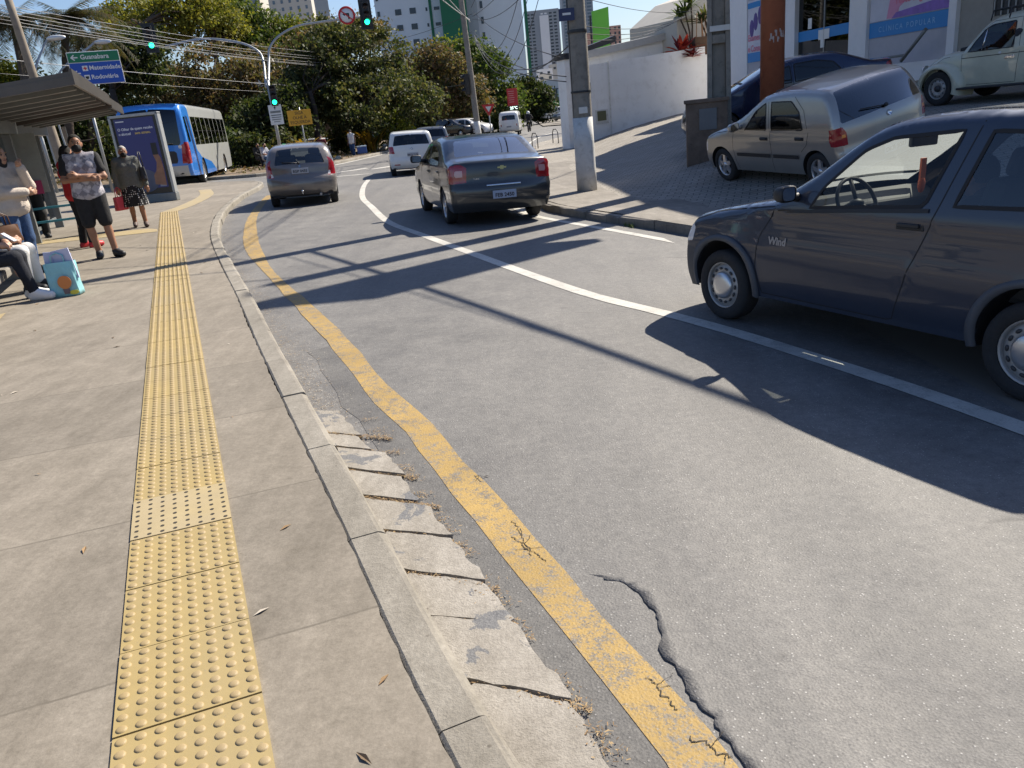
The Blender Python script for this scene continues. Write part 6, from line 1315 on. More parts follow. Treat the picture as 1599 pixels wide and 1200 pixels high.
for i, (x, y, a, hh) in enumerate(((-.05, .02, .15, .30), (.06, -.02, -.2, .34), (0, .05, .4, .26))):
    mb.box((x, y, .34), (.20, .012, hh), Matrix.Rotation(a, 3, 'Z') @ Matrix.Rotation(a*.6, 3, 'Y'))
mb.build('papers', pmat('paper_lilac', (.55, .56, .72), .7, var=.1), TB)
# far people
G3 = 'people at the square'
p = wp(553, 246, .1); person('person in a white sleeveless top and jeans carrying a blue cool box by the square', at(553, 246, 50), rad(-10), 1.68, dict(kl=(.10, -.12, .50), al=(.10, -.14, .09), ar=(-.1, .2, .1)), SK3, HAIRD, MASKW, [('top', ['torso'], .025, WCL, .03), ('jeans', PANTS, .02, JEAN, .03)], h=.018, group=G3)
CO = thing('cool_box', 'blue cool box with a pale lid carried beside the square', 'cool box', at(566, 240, 49.8), .2); mb = MB(); mb.box((0, 0, .2), (.6, .36, .40)); mb.build('box_body', pmat('cooler_blue', (.03, .09, .30), .4), CO, bevel=.03); mb = MB(); mb.box((0, 0, .44), (.62, .38, .08)); mb.build('lid', pmat('cooler_lid', (.45, .55, .62), .4), CO, bevel=.02)
person('person in a maroon top and white mask standing behind the brown-grey hatchback', at(508, 258, 45), rad(10), 1.62, {}, SK1, HAIRD, MASKW, [('top', LONG, .03, DKRED, .03), ('trousers', PANTS, .02, BLK, .03)], h=.018, group=G3)
person('person in a white and navy top sitting at the edge of the square', at(418, 262, 41.5), rad(60), 1.65, dict(SIT, al=(.1, -.45, .09), ar=(-.1, -.45, .09)), SK2, HAIRD, MASKB, [('top', SHORT(.9), .03, pmat('cloth_check', (.35, .36, .42), .9, var=.7, scale=14), .03), ('jeans', PANTS, .02, JEAN, .03)], h=.018, group=G3)
person('person in black sitting left of the white and navy top', at(408, 262, 41.8), rad(40), 1.65, dict(SIT, al=(.1, -.45, .09), ar=(-.1, -.45, .09)), SK1, HAIRD, MASKB, [('top', LONG, .03, BLK, .03), ('trousers', PANTS, .02, JEAND, .03)], h=.018, group=G3)
# drivers
def seat_in(car_obj, x, y, z, label, top, skin=SK1, **kw):
    M = CARM[car_obj.name]
    o = person(label, (0, 0, 0), 0, 1.70, dict(SIT, kl=(.10, -.42, .60), kr=(-.10, -.42, .60), al=(.1, -.72, .40), ar=(-.1, -.72, .40), tl=(.1, -.86, .44), tr=(-.1, -.86, .44), **kw), skin, HAIRD, MASKB, [('top', LONG, .025, top, .03), ('trousers', PANTS, .02, BLK, .03)], h=.013)[0]
    o.matrix_world = M @ Matrix.Translation((x, y, z)) @ Matrix.Rotation(rad(90), 4, 'Z'); return o
seat_in(CORSA, -1.80, .36, -.02, 'driver in dark clothes at the wheel of the slate-blue hatchback', pmat('cloth_wine', (.05, .015, .02), .9), wl=(.13, -.52, .80), wr=(-.13, -.52, .80), el=(.24, -.22, .72), er=(-.24, -.22, .72))
bd_ = seat_in(BEETLE, -1.35, .30, .05, 'driver with a white sleeve resting an arm on the window of the cream old car', WCL, el=(.27, -.14, .80), wl=(.27, -.40, .86))
# ------------------------------------------------------------------ bus shelter and pavement furniture
METAL = pmat('brushed_metal', (.115, .10, .09), .36, .6, var=.18, scale=2.5, bump=.05); GREYM = pmat('grey_metal', (.20, .21, .21), .5, .4, var=.12, scale=6); DARKM = pmat('dark_metal', (.035, .037, .04), .5, .3); POSTM = pmat('galvanised', (.36, .37, .37), .5, .5, var=.15, scale=5)
CONCP = pmat('pole_concrete', (.235, .215, .185), .9, var=.25, scale=3, bump=.3, bscale=25, dirt=(.09, .08, .065)); WPAINT = pmat('wall_white', (.78, .775, .76), .85, var=.07, scale=.8, dirt=(.58, .56, .53)); WPOLE = pmat('pole_white', (.62, .61, .58), .85, var=.12, scale=3, bump=.15, dirt=(.33, .30, .26))
GLS = glass('shelter_glass', (.66, .74, .74), 1.2)
SD = np.array([-.35, .937]); ST = np.array([-.937, -.35]); SP0 = np.array([-4.84, 10.15])
def shp(s_, t_, z): q = SP0+SD*s_+ST*t_; return Vector((q[0], q[1], z))
SH = thing('bus_shelter', 'metal bus shelter with a sloping ribbed roof, glass panels and a bench', 'bus shelter', shp(2, 1.2, .12))
SHo = SH.location.copy()
def shb(name, pts, mat, bevel=0):
    mb = MB(); [mb.add([tuple(Vector(v)-SHo) for v in V], F) for V, F in pts]; return mb.build(name, mat, SH, bevel=bevel)
def hexa(s0, s1, t0, t1, zf):
    """box between two z-functions of (s,t)"""
    V = [shp(s_, t_, zf(s_, t_)[k]) for k in (0, 1) for s_, t_ in ((s0, t0), (s1, t0), (s1, t1), (s0, t1))]
    return V, [(0, 3, 2, 1), (4, 5, 6, 7), (0, 1, 5, 4), (1, 2, 6, 5), (2, 3, 7, 6), (3, 0, 4, 7)]
zr = lambda t_: 2.50-.10*t_
zr2 = lambda s_, t_: 2.55-.12*t_-.012*0*s_
for a, b in ((0, 6.0), (6.0, 9.9)):
    dz = 0 if a == 0 else .05
    shb('roof', [hexa(a+.02, b, 0, 3.0, lambda s_, t_: (zr(t_)-dz, zr(t_)+.05-dz))], METAL)
    shb('fascia', [hexa(a+.0, b+.02, -.03, .0, lambda s_, t_: (zr(t_)-.10-dz, zr(t_)+.08-dz))], METAL)
    shb('end_trim', [hexa(a, a+.04, 0, 3.0, lambda s_, t_: (zr(t_)-.10-dz, zr(t_)-.002-dz))], METAL)
    for k in np.arange(a+.8, b-.3, .95): shb('roof_rib', [hexa(k, k+.14, .05, 3.0, lambda s_, t_: (zr(t_)-.10-dz, zr(t_)-.002-dz))], GREYM)
shb('roof_beam', [hexa(.1, 9.8, 1.60, 1.80, lambda s_, t_: (zr(1.3)-.32, zr(1.3)-.11))], GREYM)
for k in (2.0, 5.2, 8.4):
    shb('post', [hexa(k-.06, k+.06, 1.62, 1.78, lambda s_, t_: (.0, zr(1.3)-.33))], GREYM)
for a, b in ((2.15, 5.05), (5.35, 8.25)):
    shb('glass_panel', [hexa(a, b, 1.73, 1.75, lambda s_, t_: (.38, 2.05))], GLS)
    shb('panel_frame', [hexa(a, b, 1.71, 1.77, lambda s_, t_: (.32, .38))], GREYM); shb('panel_frame', [hexa(a, b, 1.71, 1.77, lambda s_, t_: (2.05, 2.11))], GREYM)
shb('glass_panel', [hexa(1.98, 2.0, 1.8, 3.3, lambda s_, t_: (.35, 2.0))], GLS)
shb('poster', [hexa(2.03, 2.05, 1.95, 3.2, lambda s_, t_: (.75, 1.95))], pmat('poster_blue', (.05, .13, .33), .4, var=.5, scale=2))
shb('bench_seat', [hexa(-4.6, 1.2, 1.05, 1.55, lambda s_, t_: (.40, .50))], CONCP, .02)
for k in (-4.2, -1.7, .8): shb('bench_leg', [hexa(k-.15, k+.15, 1.12, 1.48, lambda s_, t_: (.05, .40))], CONCP)
# second stop frame with route map further along
RF = thing('route_board', 'slim metal frame holding a route map behind the waiting man', 'notice board', shp(5.9, .9, .12))
def rfb(name, a, b, c_, d, z0, z1, mat):
    mb = MB(); V, F = hexa(a, b, c_, d, lambda s_, t_: (z0, z1)); mb.add([tuple(v-RF.location) for v in V], F); return mb.build(name, mat, RF)
for t_ in (.85, 1.95): rfb('post', 5.86, 5.94, t_-.03, t_+.03, .1, 2.1, POSTM)
rfb('map_board', 5.89, 5.91, 1.35, 1.9, 1.0, 2.05, pmat('board_pale', (.30, .33, .33), .5, var=.15, scale=6)); rfb('rail', 5.88, 5.92, .9, 1.9, .7, .74, pmat('rail_blue', (.06, .30, .42), .4)); rfb('rail', 5.88, 5.92, .9, 1.9, .45, .49, MATS['rail_blue'])
rfb('pink_notice', 5.86, 5.885, 1.45, 1.85, .98, 1.22, pmat('notice_pink', (.42, .05, .16), .5))
text_mesh('notice_lettering', 'AS', .16, WCL, RF, None, mtx=frame_m(shp(5.85, 1.65, 1.10)-RF.location, tuple(-ST)+(0,), (0, 0, 1)) @ Matrix.Rotation(rad(90), 4, 'X'))

# advertising panel
br = hit(278, 313, .13); AW, AH = 1.42, 2.42
ADM = frame_m((br.x-AW/2, br.y+.02, br.z), (1, -.06, 0))
AD = thing('advertising_panel', 'tall grey-framed advertising panel with a navy blue poster behind the grey-haired woman', 'advertising panel', mat=ADM)
NAVY = pmat('poster_navy', (.030, .035, .17), .35)
mb = MB(); mb.box((0, .10, .12), (AW, .24, .24)); mb.build('base', GREYM, AD, bevel=.02)
mb = MB()
for x in (-AW/2+.035, AW/2-.035): mb.box((x, .08, 1.33), (.07, .20, 2.18))
mb.box((0, .08, AH-.03), (AW, .20, .07)); mb.build('frame', POSTM, AD, bevel=.008)
mb = MB(); mb.box((0, .09, 1.31), (AW-.14, .12, 2.14)); mb.build('panel', pmat('panel_black', (.012, .012, .014), .25), AD)
mb = MB(); mb.box((-.02, .026, 1.36), (AW-.30, .004, 1.92)); mb.build('poster', NAVY, AD)
def adt(body, x, z, size, mat, **k): return text_mesh('poster_lettering', body, size, mat, AD, (x, .0225, z), (rad(90), 0, 0), ext=.0005, **k)
PW = pmat('print_white', (.75, .75, .78), .5); PY = pmat('print_gold', (.72, .5, .12), .5)
adt('O Olhar de quem recebe', -.53, 2.04, .098, PW, align='LEFT', bold=.002); adt('o aluguel', -.53, 1.92, .098, PW, align='LEFT', bold=.002); adt('sem atraso.', -.06, 1.92, .098, PY, align='LEFT', bold=.002); mb = MB(); mb.box((-.42, .0225, 2.25), (.24, .003, .028)); mb.build('printed_line', PW, AD)
mb = MB(); mb.prism([(.18, .5), (.2, .75), (.3, .88), (.36, 1.1), (.30, 1.3), (.33, 1.42), (.40, 1.45), (.50, 1.2), (.52, .9), (.50, .45)], 'y', .0215, .024); mb.build('printed_hand', pmat('print_skin', (.30, .15, .09), .5, var=.3, scale=6), AD)
mb = MB(); mb.prism([(.30, 1.30), (.30, 1.62), (.46, 1.62), (.46, 1.30)], 'y', .020, .0225); mb.build('printed_phone', BLACKP, AD)
mb = MB(); mb.prism([(-.1+.42*math.cos(a), .62+.32*math.sin(a)) for a in np.linspace(0, 6.28, 20, endpoint=False)], 'y', .0225, .0245); mb.build('printed_shape', pmat('print_greyblue', (.09, .10, .15), .5, var=.3), AD)
mb = MB(); mb.box((.40, .024, .50), (.18, .004, .14)); mb.build('printed_label', pmat('print_pale', (.3, .32, .38), .5), AD)

# ------------------------------------------------------------------ road signs and signals
def facing(p, up=(0, 0, 1), yaw=0.0):
    """board matrix at p whose local -y looks towards the photographer's side of the street"""
    d = Vector((-p[0], -p[1], 0)).normalized(); d = Matrix.Rotation(yaw, 3, 'Z') @ d
    return frame_m(p, (-d.y, d.x, 0), up)
SGN_G = pmat('sign_green', (.005, .17, .075), .4); SGN_B = pmat('sign_blue', (.012, .075, .42), .4); SGN_W = pmat('sign_white', (.70, .71, .70), .45); SGN_R = pmat('sign_red', (.52, .02, .025), .4); SGN_Y = pmat('sign_yellow', (.62, .33, .02), .45)
SGN_K = pmat('sign_black', (.015, .015, .015), .5)
gp = at(150, 106, 27.5); DS = thing('direction_sign', 'green and blue direction sign with white arrows above the bus shelter', 'road sign', mat=facing(gp))
mb = MB(); mb.box((0, .03, .0), (1.66, .03, 1.08)); mb.build('border', SGN_W, DS, bevel=.02)
mb = MB(); mb.box((0, .012, .36), (1.62, .012, .31)); mb.build('green_field', SGN_G, DS); mb = MB(); mb.box((0, .012, -.17), (1.62, .012, .70)); mb.build('blue_field', SGN_B, DS)
def dst(b, x, z, sz, **k): return text_mesh('sign_lettering', b, sz, SGN_W, DS, (x, .004, z), (rad(90), 0, 0), ext=.001, align='LEFT', bold=.004, **k)
dst('Guanabara', -.42, .36, .21); dst('Maternidade', -.22, .0, .20); dst('Rodoviária', -.22, -.30, .20)
def arrow(mb, x, z, k): mb.prism([(x-.11*k, z), (x, z+.10*k), (x+.03*k, z+.075*k), (x-.035*k, z+.02*k), (x+.12*k, z+.02*k), (x+.12*k, z-.02*k), (x-.035*k, z-.02*k), (x+.03*k, z-.075*k), (x, z-.10*k)], 'y', .002, .005)
for x, z in ((-.62, .36), (-.64, -.15)): mb = MB(); arrow(mb, x, z, 1.0); mb.build('arrow', SGN_W, DS)
for z, kind in ((.0, 'h'), (-.30, 'b')):
    mb = MB(); mb.box((-.35, .006, z), (.17, .006, .17)); o = mb.build('pictogram', SGN_W, DS)
    mb = MB()
    if kind == 'h': mb.box((-.35, .002, z), (.11, .004, .035)); mb.box((-.35, .0015, z), (.035, .004, .11)); mb.build('cross', SGN_R, o)
    else: mb.box((-.35, .002, z+.01), (.11, .004, .06)); mb.box((-.35, .0015, z-.04), (.07, .004, .03)); mb.build('bus_symbol', SGN_K, o)
gl = base(gp.x, gp.y); mb = MB(); mb.tube([(-.5, .09, -.6), (-.5, .09, float(gl)-gp.z)], .05, 10); mb.tube([(-.5, .09, -.6), (-.5, .09, .5)], .05, 10); mb.build('post', POSTM, DS)
GREEN_ON = pmat('lamp_green', (.01, .4, .25), .3, emit=(.01, 1.0, .38), estr=3.5); LAMP_OFF = pmat('lamp_off', (.03, .02, .02), .3)
def signal_head(parent, loc, k=1.0, on=True, board=False):
    h_ = bpy.data.objects.new('signal_head', None); COL.objects.link(h_); h_.parent = parent; h_.location = loc
    mb = MB(); mb.box((0, .12*k, 0), (.30*k, .22*k, .95*k)); mb.build('housing', SGN_K, h_, bevel=.02)
    if board: mb = MB(); mb.box((0, .16*k, 0), (.52*k, .02, 1.2*k)); mb.build('backing_board', SGN_K, h_)
    for i, z in enumerate((.31, 0, -.31)):
        mb = MB(); mb.lathe([(.105*k, 0), (.09*k, -.02*k), (.001, -.035*k)], 'y', (0, .008*k, z*k), 16); mb.build('lens', GREEN_ON if (on and i == 2) else LAMP_OFF, h_)
        mb = MB(); a = np.linspace(.0, math.pi, 12); P = [(.125*k*math.cos(q), .01*k, z*k+.125*k*math.sin(q)) for q in a]; Q = [(.125*k*math.cos(q), -.16*k, z*k+.125*k*math.sin(q)*.96) for q in a]; strip3(mb, P, Q); mb.build('visor', SGN_K, h_)
    return h_
gm = at(441, 250, 39.0); gm.z = float(base(gm.x, gm.y))+.12
TM = facing(gm); TL = thing('traffic_light', 'traffic light mast with two curved arms, green lamps and a no-left-turn sign', 'traffic light', mat=TM); TMi = TM.inverted()
loc_ = lambda px, py, d=39.0: TMi @ at(px, py, d)
a0 = loc_(423, 128); mb = MB(); mb.tube([(0, 0, 0), (0, 0, a0.z)], [.085, .075], 12); mb.build('mast', POSTM, TL)
mb = MB(); pts = [Vector((0, 0, a0.z-.3))]+[loc_(*q) for q in ((420, 95), (421, 76), (434, 58), (462, 42), (500, 35), (566, 26))]; mb.tube([Vector(q) for q in catmull([tuple(q) for q in pts], 5)], .055, 10); mb.build('arm', POSTM, TL)
mb = MB(); pts = [Vector((-.12, 0, a0.z-.3))]+[loc_(*q) for q in ((411, 95), (400, 78), (370, 66), (315, 61), (258, 73))]; mb.tube([Vector(q) for q in catmull([tuple(q) for q in pts], 5)], .055, 10); mb.build('arm', POSTM, TL)
q = loc_(427, 151); signal_head(TL, (q.x, -.22, q.z)); q = loc_(568, 27); signal_head(TL, (q.x, -.10, q.z), 1.12, True, True); q = loc_(250, 71); signal_head(TL, (q.x, -.10, q.z), 1.05, True, True)
q = loc_(538, 30); mb = MB(); mb.lathe([(.40, .0), (.40, -.015), (.001, -.016)], 'y', (q.x, -.08, q.z), 28); o = mb.build('round_sign', SGN_W, TL)
mb = MB(); mb.lathe([(.41, -.012), (.41, -.03), (.32, -.03), (.32, -.012)], 'y', (q.x, -.08, q.z), 28); mb.build('red_ring', SGN_R, o)
mb = MB(); mb.prism([(q.x-.20, q.z+.06), (q.x-.09, q.z+.16), (q.x-.09, q.z+.10), (q.x+.12, q.z+.10), (q.x+.12, q.z-.17), (q.x+.05, q.z-.17), (q.x+.05, q.z+.03), (q.x-.09, q.z+.03), (q.x-.09, q.z-.03)], 'y', -.105, -.098); mb.build('turn_arrow', SGN_K, o)
mb = MB(); mb.box((q.x, -.112, q.z), (.72, .008, .055), Matrix.Rotation(rad(40), 3, 'Y')); mb.build('red_bar', SGN_R, o)
q = loc_(431, 180); mb = MB(); mb.box((q.x, -.12, q.z), (.62, .02, .92)); o = mb.build('white_sign', SGN_W, TL)
mb = MB(); mb.prism([(q.x-.02, q.z+.24), (q.x-.02, q.z+.32), (q.x-.06, q.z+.32), (q.x, q.z+.40), (q.x+.06, q.z+.32), (q.x+.02, q.z+.32), (q.x+.02, q.z+.24)], 'y', -.137, -.131)
mb.build('sign_arrow', SGN_K, o)
for z_, w_, h_ in ((.13, .50, .10), (-.02, .5, .05), (-.12, .46, .04), (-.22, .44, .04), (-.32, .3, .03)): mb = MB(); mb.box((q.x, -.134, q.z+z_), (w_, .006, h_)); mb.build('sign_line', GREYM, o)
# yellow works sign
ys_ = at(468, 184, 40); YS = thing('warning_sign', 'yellow rectangular sign on a post beside the traffic light', 'road sign', mat=facing(ys_)); mb = MB(); mb.box((0, 0, 0), (1.18, .03, .74)); mb.build('board', SGN_Y, YS, bevel=.01)
for b_, z_ in (('SIGA', .22), ('OLHE À', .0), ('ESQUERDA', -.22)): text_mesh('sign_lettering', b_, .20, SGN_K, YS, (0, -.018, z_), (rad(90), 0, 0), ext=.001, bold=.002)
mb = MB(); mb.tube([(.05, .05, .5), (.05, .05, float(base(ys_.x, ys_.y))-ys_.z)], .035, 8); mb.build('post', POSTM, YS)
# second signal seen through the shelter
q = at(62, 205, 31); M2 = facing(q); T2 = thing('traffic_light', 'green traffic light on a short post seen through the bus shelter', 'traffic light', mat=M2); signal_head(T2, (0, 0, .25), .95); mb = MB(); mb.tube([(0, .15, .9), (0, .15, float(base(q.x, q.y))-q.z)], .06, 8); mb.build('post', POSTM, T2)
# yield sign, clock sign
q = at(763, 172, 62); YD = thing('yield_sign', 'red inverted triangle sign left of the white van', 'road sign', mat=facing(q)); mb = MB(); mb.prism([(-.52, .42), (.52, .42), (0, -.48)], 'y', 0, .02); o = mb.build('plate', SGN_R, YD); mb = MB(); mb.prism([(-.24, .26), (.24, .26), (0, -.16)], 'y', -.006, -.001); mb.build('inner_triangle', SGN_W, o); mb = MB(); mb.tube([(0, .05, .4), (0, .05, float(base(q.x, q.y))-q.z)], .05, 8); mb.build('post', POSTM, YD)
mb = MB(); mb.box((0, 0, .72), (.32, .03, .36)); mb.build('upper_plate', SGN_Y, YD)
q = at(800, 152, 78); CK = thing('clock_sign', 'red street panel with a lit temperature display below it', 'street sign', mat=facing(q)); mb = MB(); mb.box((0, .15, 0), (1.05, .3, 1.62)); mb.build('red_panel', SGN_R, CK, bevel=.02)
for i in range(6): mb = MB(); mb.box((-.1, -.004, .55-.2*i), (.62-.08*(i % 3), .006, .05)); mb.build('printed_line', pmat('print_pink', (.62, .3, .3), .5), CK)
mb = MB(); mb.box((.05, .15, -1.03), (1.0, .3, .42)); mb.build('display', SGN_K, CK); text_mesh('temperature_lettering', '25°C', .36, pmat('display_lit', (.5, .6, .55), .4, emit=(.7, .9, .8), estr=1.5), CK, (.05, -.004, -1.03), (rad(90), 0, 0), ext=.001, bold=.006); mb = MB(); mb.tube([(0, .15, -1.2), (0, .15, float(base(q.x, q.y))-q.z)], .09, 8); mb.build('post', DARKM, CK)

# ------------------------------------------------------------------ poles
def pole(label, x, y, z, H, r0, r1, paint_h=0, lean=(0, 0), mat=None, name='utility_pole'):
    o = thing(name, label, 'utility pole', (x, y, z)); mb = MB(); mb.tube([(lean[0]*t, lean[1]*t, H*t-.3*(t == 0)) for t in np.linspace(0, 1, 8)], [r0+(r1-r0)*t for t in np.linspace(0, 1, 8)], 20); mb.build('shaft', mat or CONCP, o)
    if paint_h:
        q = paint_h/H; mb = MB(); mb.tube([(lean[0]*t*q, lean[1]*t*q, paint_h*t-.02) for t in np.linspace(0, 1, 4)], [r0+.004+(r1-r0)*t*q for t in np.linspace(0, 1, 4)], 20); mb.build('painted_base', WPOLE, o)
    return o
pb_ = hit(917, 298, zf=Gr); P9 = pole('thick grey concrete pole with a white painted base at the right kerb', pb_.x, pb_.y, pb_.z-.03, 10.5, .205, .14, 1.50, (.02, .1))
mb = MB(); mb.box((-.20, -.19, 3.38), (.30, .02, .22), Matrix.Rotation(.0, 3, 'Z')); o = mb.build('street_plate', pmat('plate_navy', (.012, .025, .09), .4), P9)
mb = MB(); mb.box((-.20, -.202, 3.39), (.16, .004, .04)); mb.build('plate_text', SGN_W, o)
mb = MB(); mb.lathe([(.192, 3.05), (.197, 3.08), (.192, 3.11)], 'z', n=20); mb.lathe([(.2, 1.95), (.204, 1.97), (.2, 1.99)], 'z', n=20); mb.build('strap', DARKM, P9)
mb = MB(); mb.box((0, -.195, 1.62), (.17, .02, .12)); mb.build('paper_notice', WPOLE, P9)
mb = MB(); mb.tube([(-.17, -.05, .1), (-.16, -.04, 3.2), (-.15, 0, 7)], .02, 8); mb.build('conduit', DARKM, P9)
PO_ = np.array([4.75, 16.6]); zpo = float(Gr(*PO_)); HP = thing('utility_pole', 'grey tapered concrete post with recessed panels beside the brown meter pillar', 'utility pole', (PO_[0], PO_[1], zpo-.05), rad(-14)); mb = MB()
def taper(mb, x0, x1, y0, y1, H, k, z0=0):
    V = [(x*s_, y*s_, z) for z, s_ in ((z0, 1-(1-k)*z0/9.5), (H, 1-(1-k)*H/9.5)) for x, y in ((x0, y0), (x1, y0), (x1, y1), (x0, y1))]; mb.add(V, [(0, 3, 2, 1), (4, 5, 6, 7), (0, 1, 5, 4), (1, 2, 6, 5), (2, 3, 7, 6), (3, 0, 4, 7)])
taper(mb, -.24, -.14, -.16, .16, 9.5, .6); taper(mb, .14, .24, -.16, .16, 9.5, .6); taper(mb, -.139, .139, -.05, .05, 9.5, .6); 
for z in (.75, 2.15, 3.5, 5.0): taper(mb, -.1385, .1385, -.155, .155, z+.16, .6, z)
taper(mb, -.138, .138, -.152, .152, 9.4, .6, 3.55)
mb.build('shaft', CONCP, HP, bevel=.012); mb = MB(); mb.box((.02, -.165, 2.42), (.38, .02, .10)); mb.build('pale_tag', WPOLE, HP)
p7 = at(750, 232, 44); p7.z = float(base(p7.x, p7.y)); P7 = pole('thin leaning pole with many cables at the junction', p7.x, p7.y, p7.z, 11.5, .17, .13, 1.6, (-.25, 0)); t7 = Vector((p7.x-.2, p7.y, p7.z+9.5))
mb = MB(); mb.box((-.2, -.05, 8.6), (.16, .12, .3)); mb.box((-.24, 0, 7.9), (1.2, .1, .1)); mb.build('crossarm', DARKM, P7); s7 = bpy.data.objects.new('signal_mount', None); COL.objects.link(s7); s7.parent = P7; s7.location = (-.30, -.1, 3.55); s7.rotation_euler = (0, 0, rad(-75)); signal_head(s7, (0, -.2, 0), 1.1, False)
pl = at(60, 118, 25); PL = pole('weathered wooden pole rising behind the bus shelter', pl.x+.02, pl.y, 0.0, 6.6, .16, .11, 0, (-.35, .1), pmat('pole_wood', (.24, .20, .155), .9, var=.3, scale=3))
# street lamps on tall thin posts behind the shelter
for px0, px1, py1, d, lb in ((67, 82, 60, 33, 'curved street lamp rising left of the green and blue sign'), (93, 155, 66, 36, 'horizontal twin street lamp just above the green and blue sign')):
    b_ = at(px0, 180, d); t_ = at(px1, py1, d); e_ = at(px1-14, py1+(8 if px1 < 100 else 2), d); b_.z = 0; LP = thing('street_lamp', lb, 'street lamp', b_); mb = MB(); q = [Vector((0, 0, 0)), Vector((0, 0, e_.z*.7)), Vector((e_.x-b_.x, e_.y-b_.y, e_.z-.1)), Vector((t_.x-b_.x, t_.y-b_.y, t_.z))]; mb.tube([Vector(v) for v in catmull([tuple(v) for v in q], 6)], .045, 8); mb.build('post', POSTM, LP)
    mb = MB(); mb.ball((t_.x-b_.x+.15, t_.y-b_.y, t_.z), (.42, .16, .11), 14); mb.build('lamp_head', pmat('lamp_shell', (.62, .62, .6), .35, .3), LP)

# ------------------------------------------------------------------ right-hand side: meter pillar, column, wall, clinic
mp_ = hit(1098, 254, zf=Gr); MPI = thing('meter_pillar', 'brown concrete meter pillar with a grey box cover beside the silver hatchback', 'meter pillar', (mp_.x+.12, mp_.y+.15, mp_.z-.1), rad(-12)); BRC = pmat('brown_concrete', (.16, .115, .085), .9, var=.3, scale=4, bump=.3, dirt=(.06, .05, .04))
mb = MB(); mb.box((0, 0, .62), (.80, .34, 1.24)); mb.build('body', BRC, MPI, bevel=.015); mb = MB(); mb.box((0, 0, 1.27), (.86, .40, .07)); mb.build('top_slab', BRC, MPI, bevel=.01); mb = MB(); mb.box((.02, -.175, .92), (.34, .02, .40)); mb.build('meter_door', pmat('meter_grey', (.15, .15, .15), .6, var=.15), MPI, bevel=.006)
OC = np.array([5.68, 16.2]); zo = float(Gr(*OC)); ORG = pmat('orange_paint', (.31, .10, .05), .6, var=.18, scale=2.5, dirt=(.20, .06, .03)); OCo = thing('sign_column', 'thick orange column of a tall roadside sign', 'column', (OC[0], OC[1], zo-.1)); mb = MB(); mb.tube([(0, 0, 0), (0, 0, 10.4)], .225, 28); mb.build('column', ORG, OCo)
mb = MB(); mb.box((.52, .03, 8.55), (1.5, .3, 3.7), Matrix.Rotation(rad(6), 3, 'Z')); mb.build('sign_box', SGN_W, OCo, bevel=.02)
mb = MB(); rs = random.Random(4)
for i in range(14): a = -2.1+.10*i+rs.uniform(-.03, .03); z = 2.05+rs.uniform(-.10, .10); mb.box((.2265*math.cos(a), .2265*math.sin(a), z), (.004, rs.uniform(.012, .035), rs.uniform(.03, .12)), Matrix.Rotation(a, 3, 'Z'))
mb.build('torn_paper', pmat('paper_scraps', (.42, .34, .31), .8), OCo)
# boundary wall
W0 = hit(926, 221, zf=Gr); Wc = hit(889, 228, zf=Gr); W1 = Vector((10.2, W0.y+2.4, .5)); W0 = Vector((W0.x, W0.y, W0.z)); wd = Vector((W1.x-W0.x, W1.y-W0.y, 0)); WL = wd.length
d0 = float((CAMR @ np.array([W0.x, W0.y, W0.z-EYE]))[2]); zt0 = at(926, 105, d0).z; WM = frame_m((W0.x, W0.y, 0), wd); WLo = thing('boundary_wall', 'white boundary wall rising along the forecourt', 'wall', mat=WM)
tp1 = zt0+.42
mb = MB(); mb.prism([(-.75, -.9), (WL+2, -.9), (WL+2, tp1+.1), (-.75, zt0)], 'y', 0, .22); mb.build('wall_panel', WPAINT, WLo)
mb = MB(); mb.prism([(-1.35, -.9), (-.75, -.9), (-.75, zt0+.35), (-1.35, zt0+.35)], 'y', -.25, .45); mb.build('end_pilaster', WPAINT, WLo)
mb = MB(); mb.prism([(-1.42, zt0+.35), (-.68, zt0+.35), (-.68, zt0+.6), (-1.42, zt0+.6)], 'y', -.32, .5); mb.build('pilaster_cap', DARKM, WLo)
mb = MB(); mb.box((.55, -.02, .78), (.66, .05, .62)); o = mb.build('meter_frame', WPOLE, WLo); mb = MB(); mb.box((.52, -.05, .82), (.46, .03, .42)); mb.build('meter_grille', pmat('grille_olive', (.12, .12, .06), .6), o)
mb = MB(); mb.box((-.1, -.02, 2.05), (.26, .03, .46)); o = mb.build('small_plate', pmat('plate_green', (.02, .06, .03), .5), WLo); text_mesh('plate_lettering', 'PTV', .11, SGN_W, o, (-.1, -.038, 1.98), (rad(90), 0, 0), ext=.001)
mb = MB(); mb.box((1.02, -.025, 1.3), (.05, .05, 3.6)); mb.build('drain_pipe', WPOLE, WLo)
mb = MB()
for k_ in range(9): mb.box((.3+k_*.9, -.03, -.12+k_*.06), (.5, .04, .12))
GP = thing('gate_post', 'rusty brown gate post at the end of the white boundary wall', 'post', (Wc.x-.15, Wc.y-.5, Wc.z)); mb2 = MB(); mb2.box((-.1, 0, .75), (.10, .10, 1.6)); mb2.box((.55, .1, .7), (.12, .12, 1.5)); mb2.build('post', pmat('rust', (.12, .035, .02), .8, var=.3), GP)
RKM = POSTM
for i, (px, py) in enumerate(((836, 232), (868, 224), (886, 221))):
    q = hit(px, py, zf=Gr); BR = thing('bicycle_hoop', 'low dark metal bicycle hoop on the pavement by the white wall', 'bicycle rack', q, rad(20), 'bicycle hoops'); mb = MB(); mb.tube([(0, -.35, 0), (0, -.33, .55), (0, -.2, .72), (0, .2, .72), (0, .33, .55), (0, .35, 0)], .025, 8); mb.build('hoop', DARKM, BR)
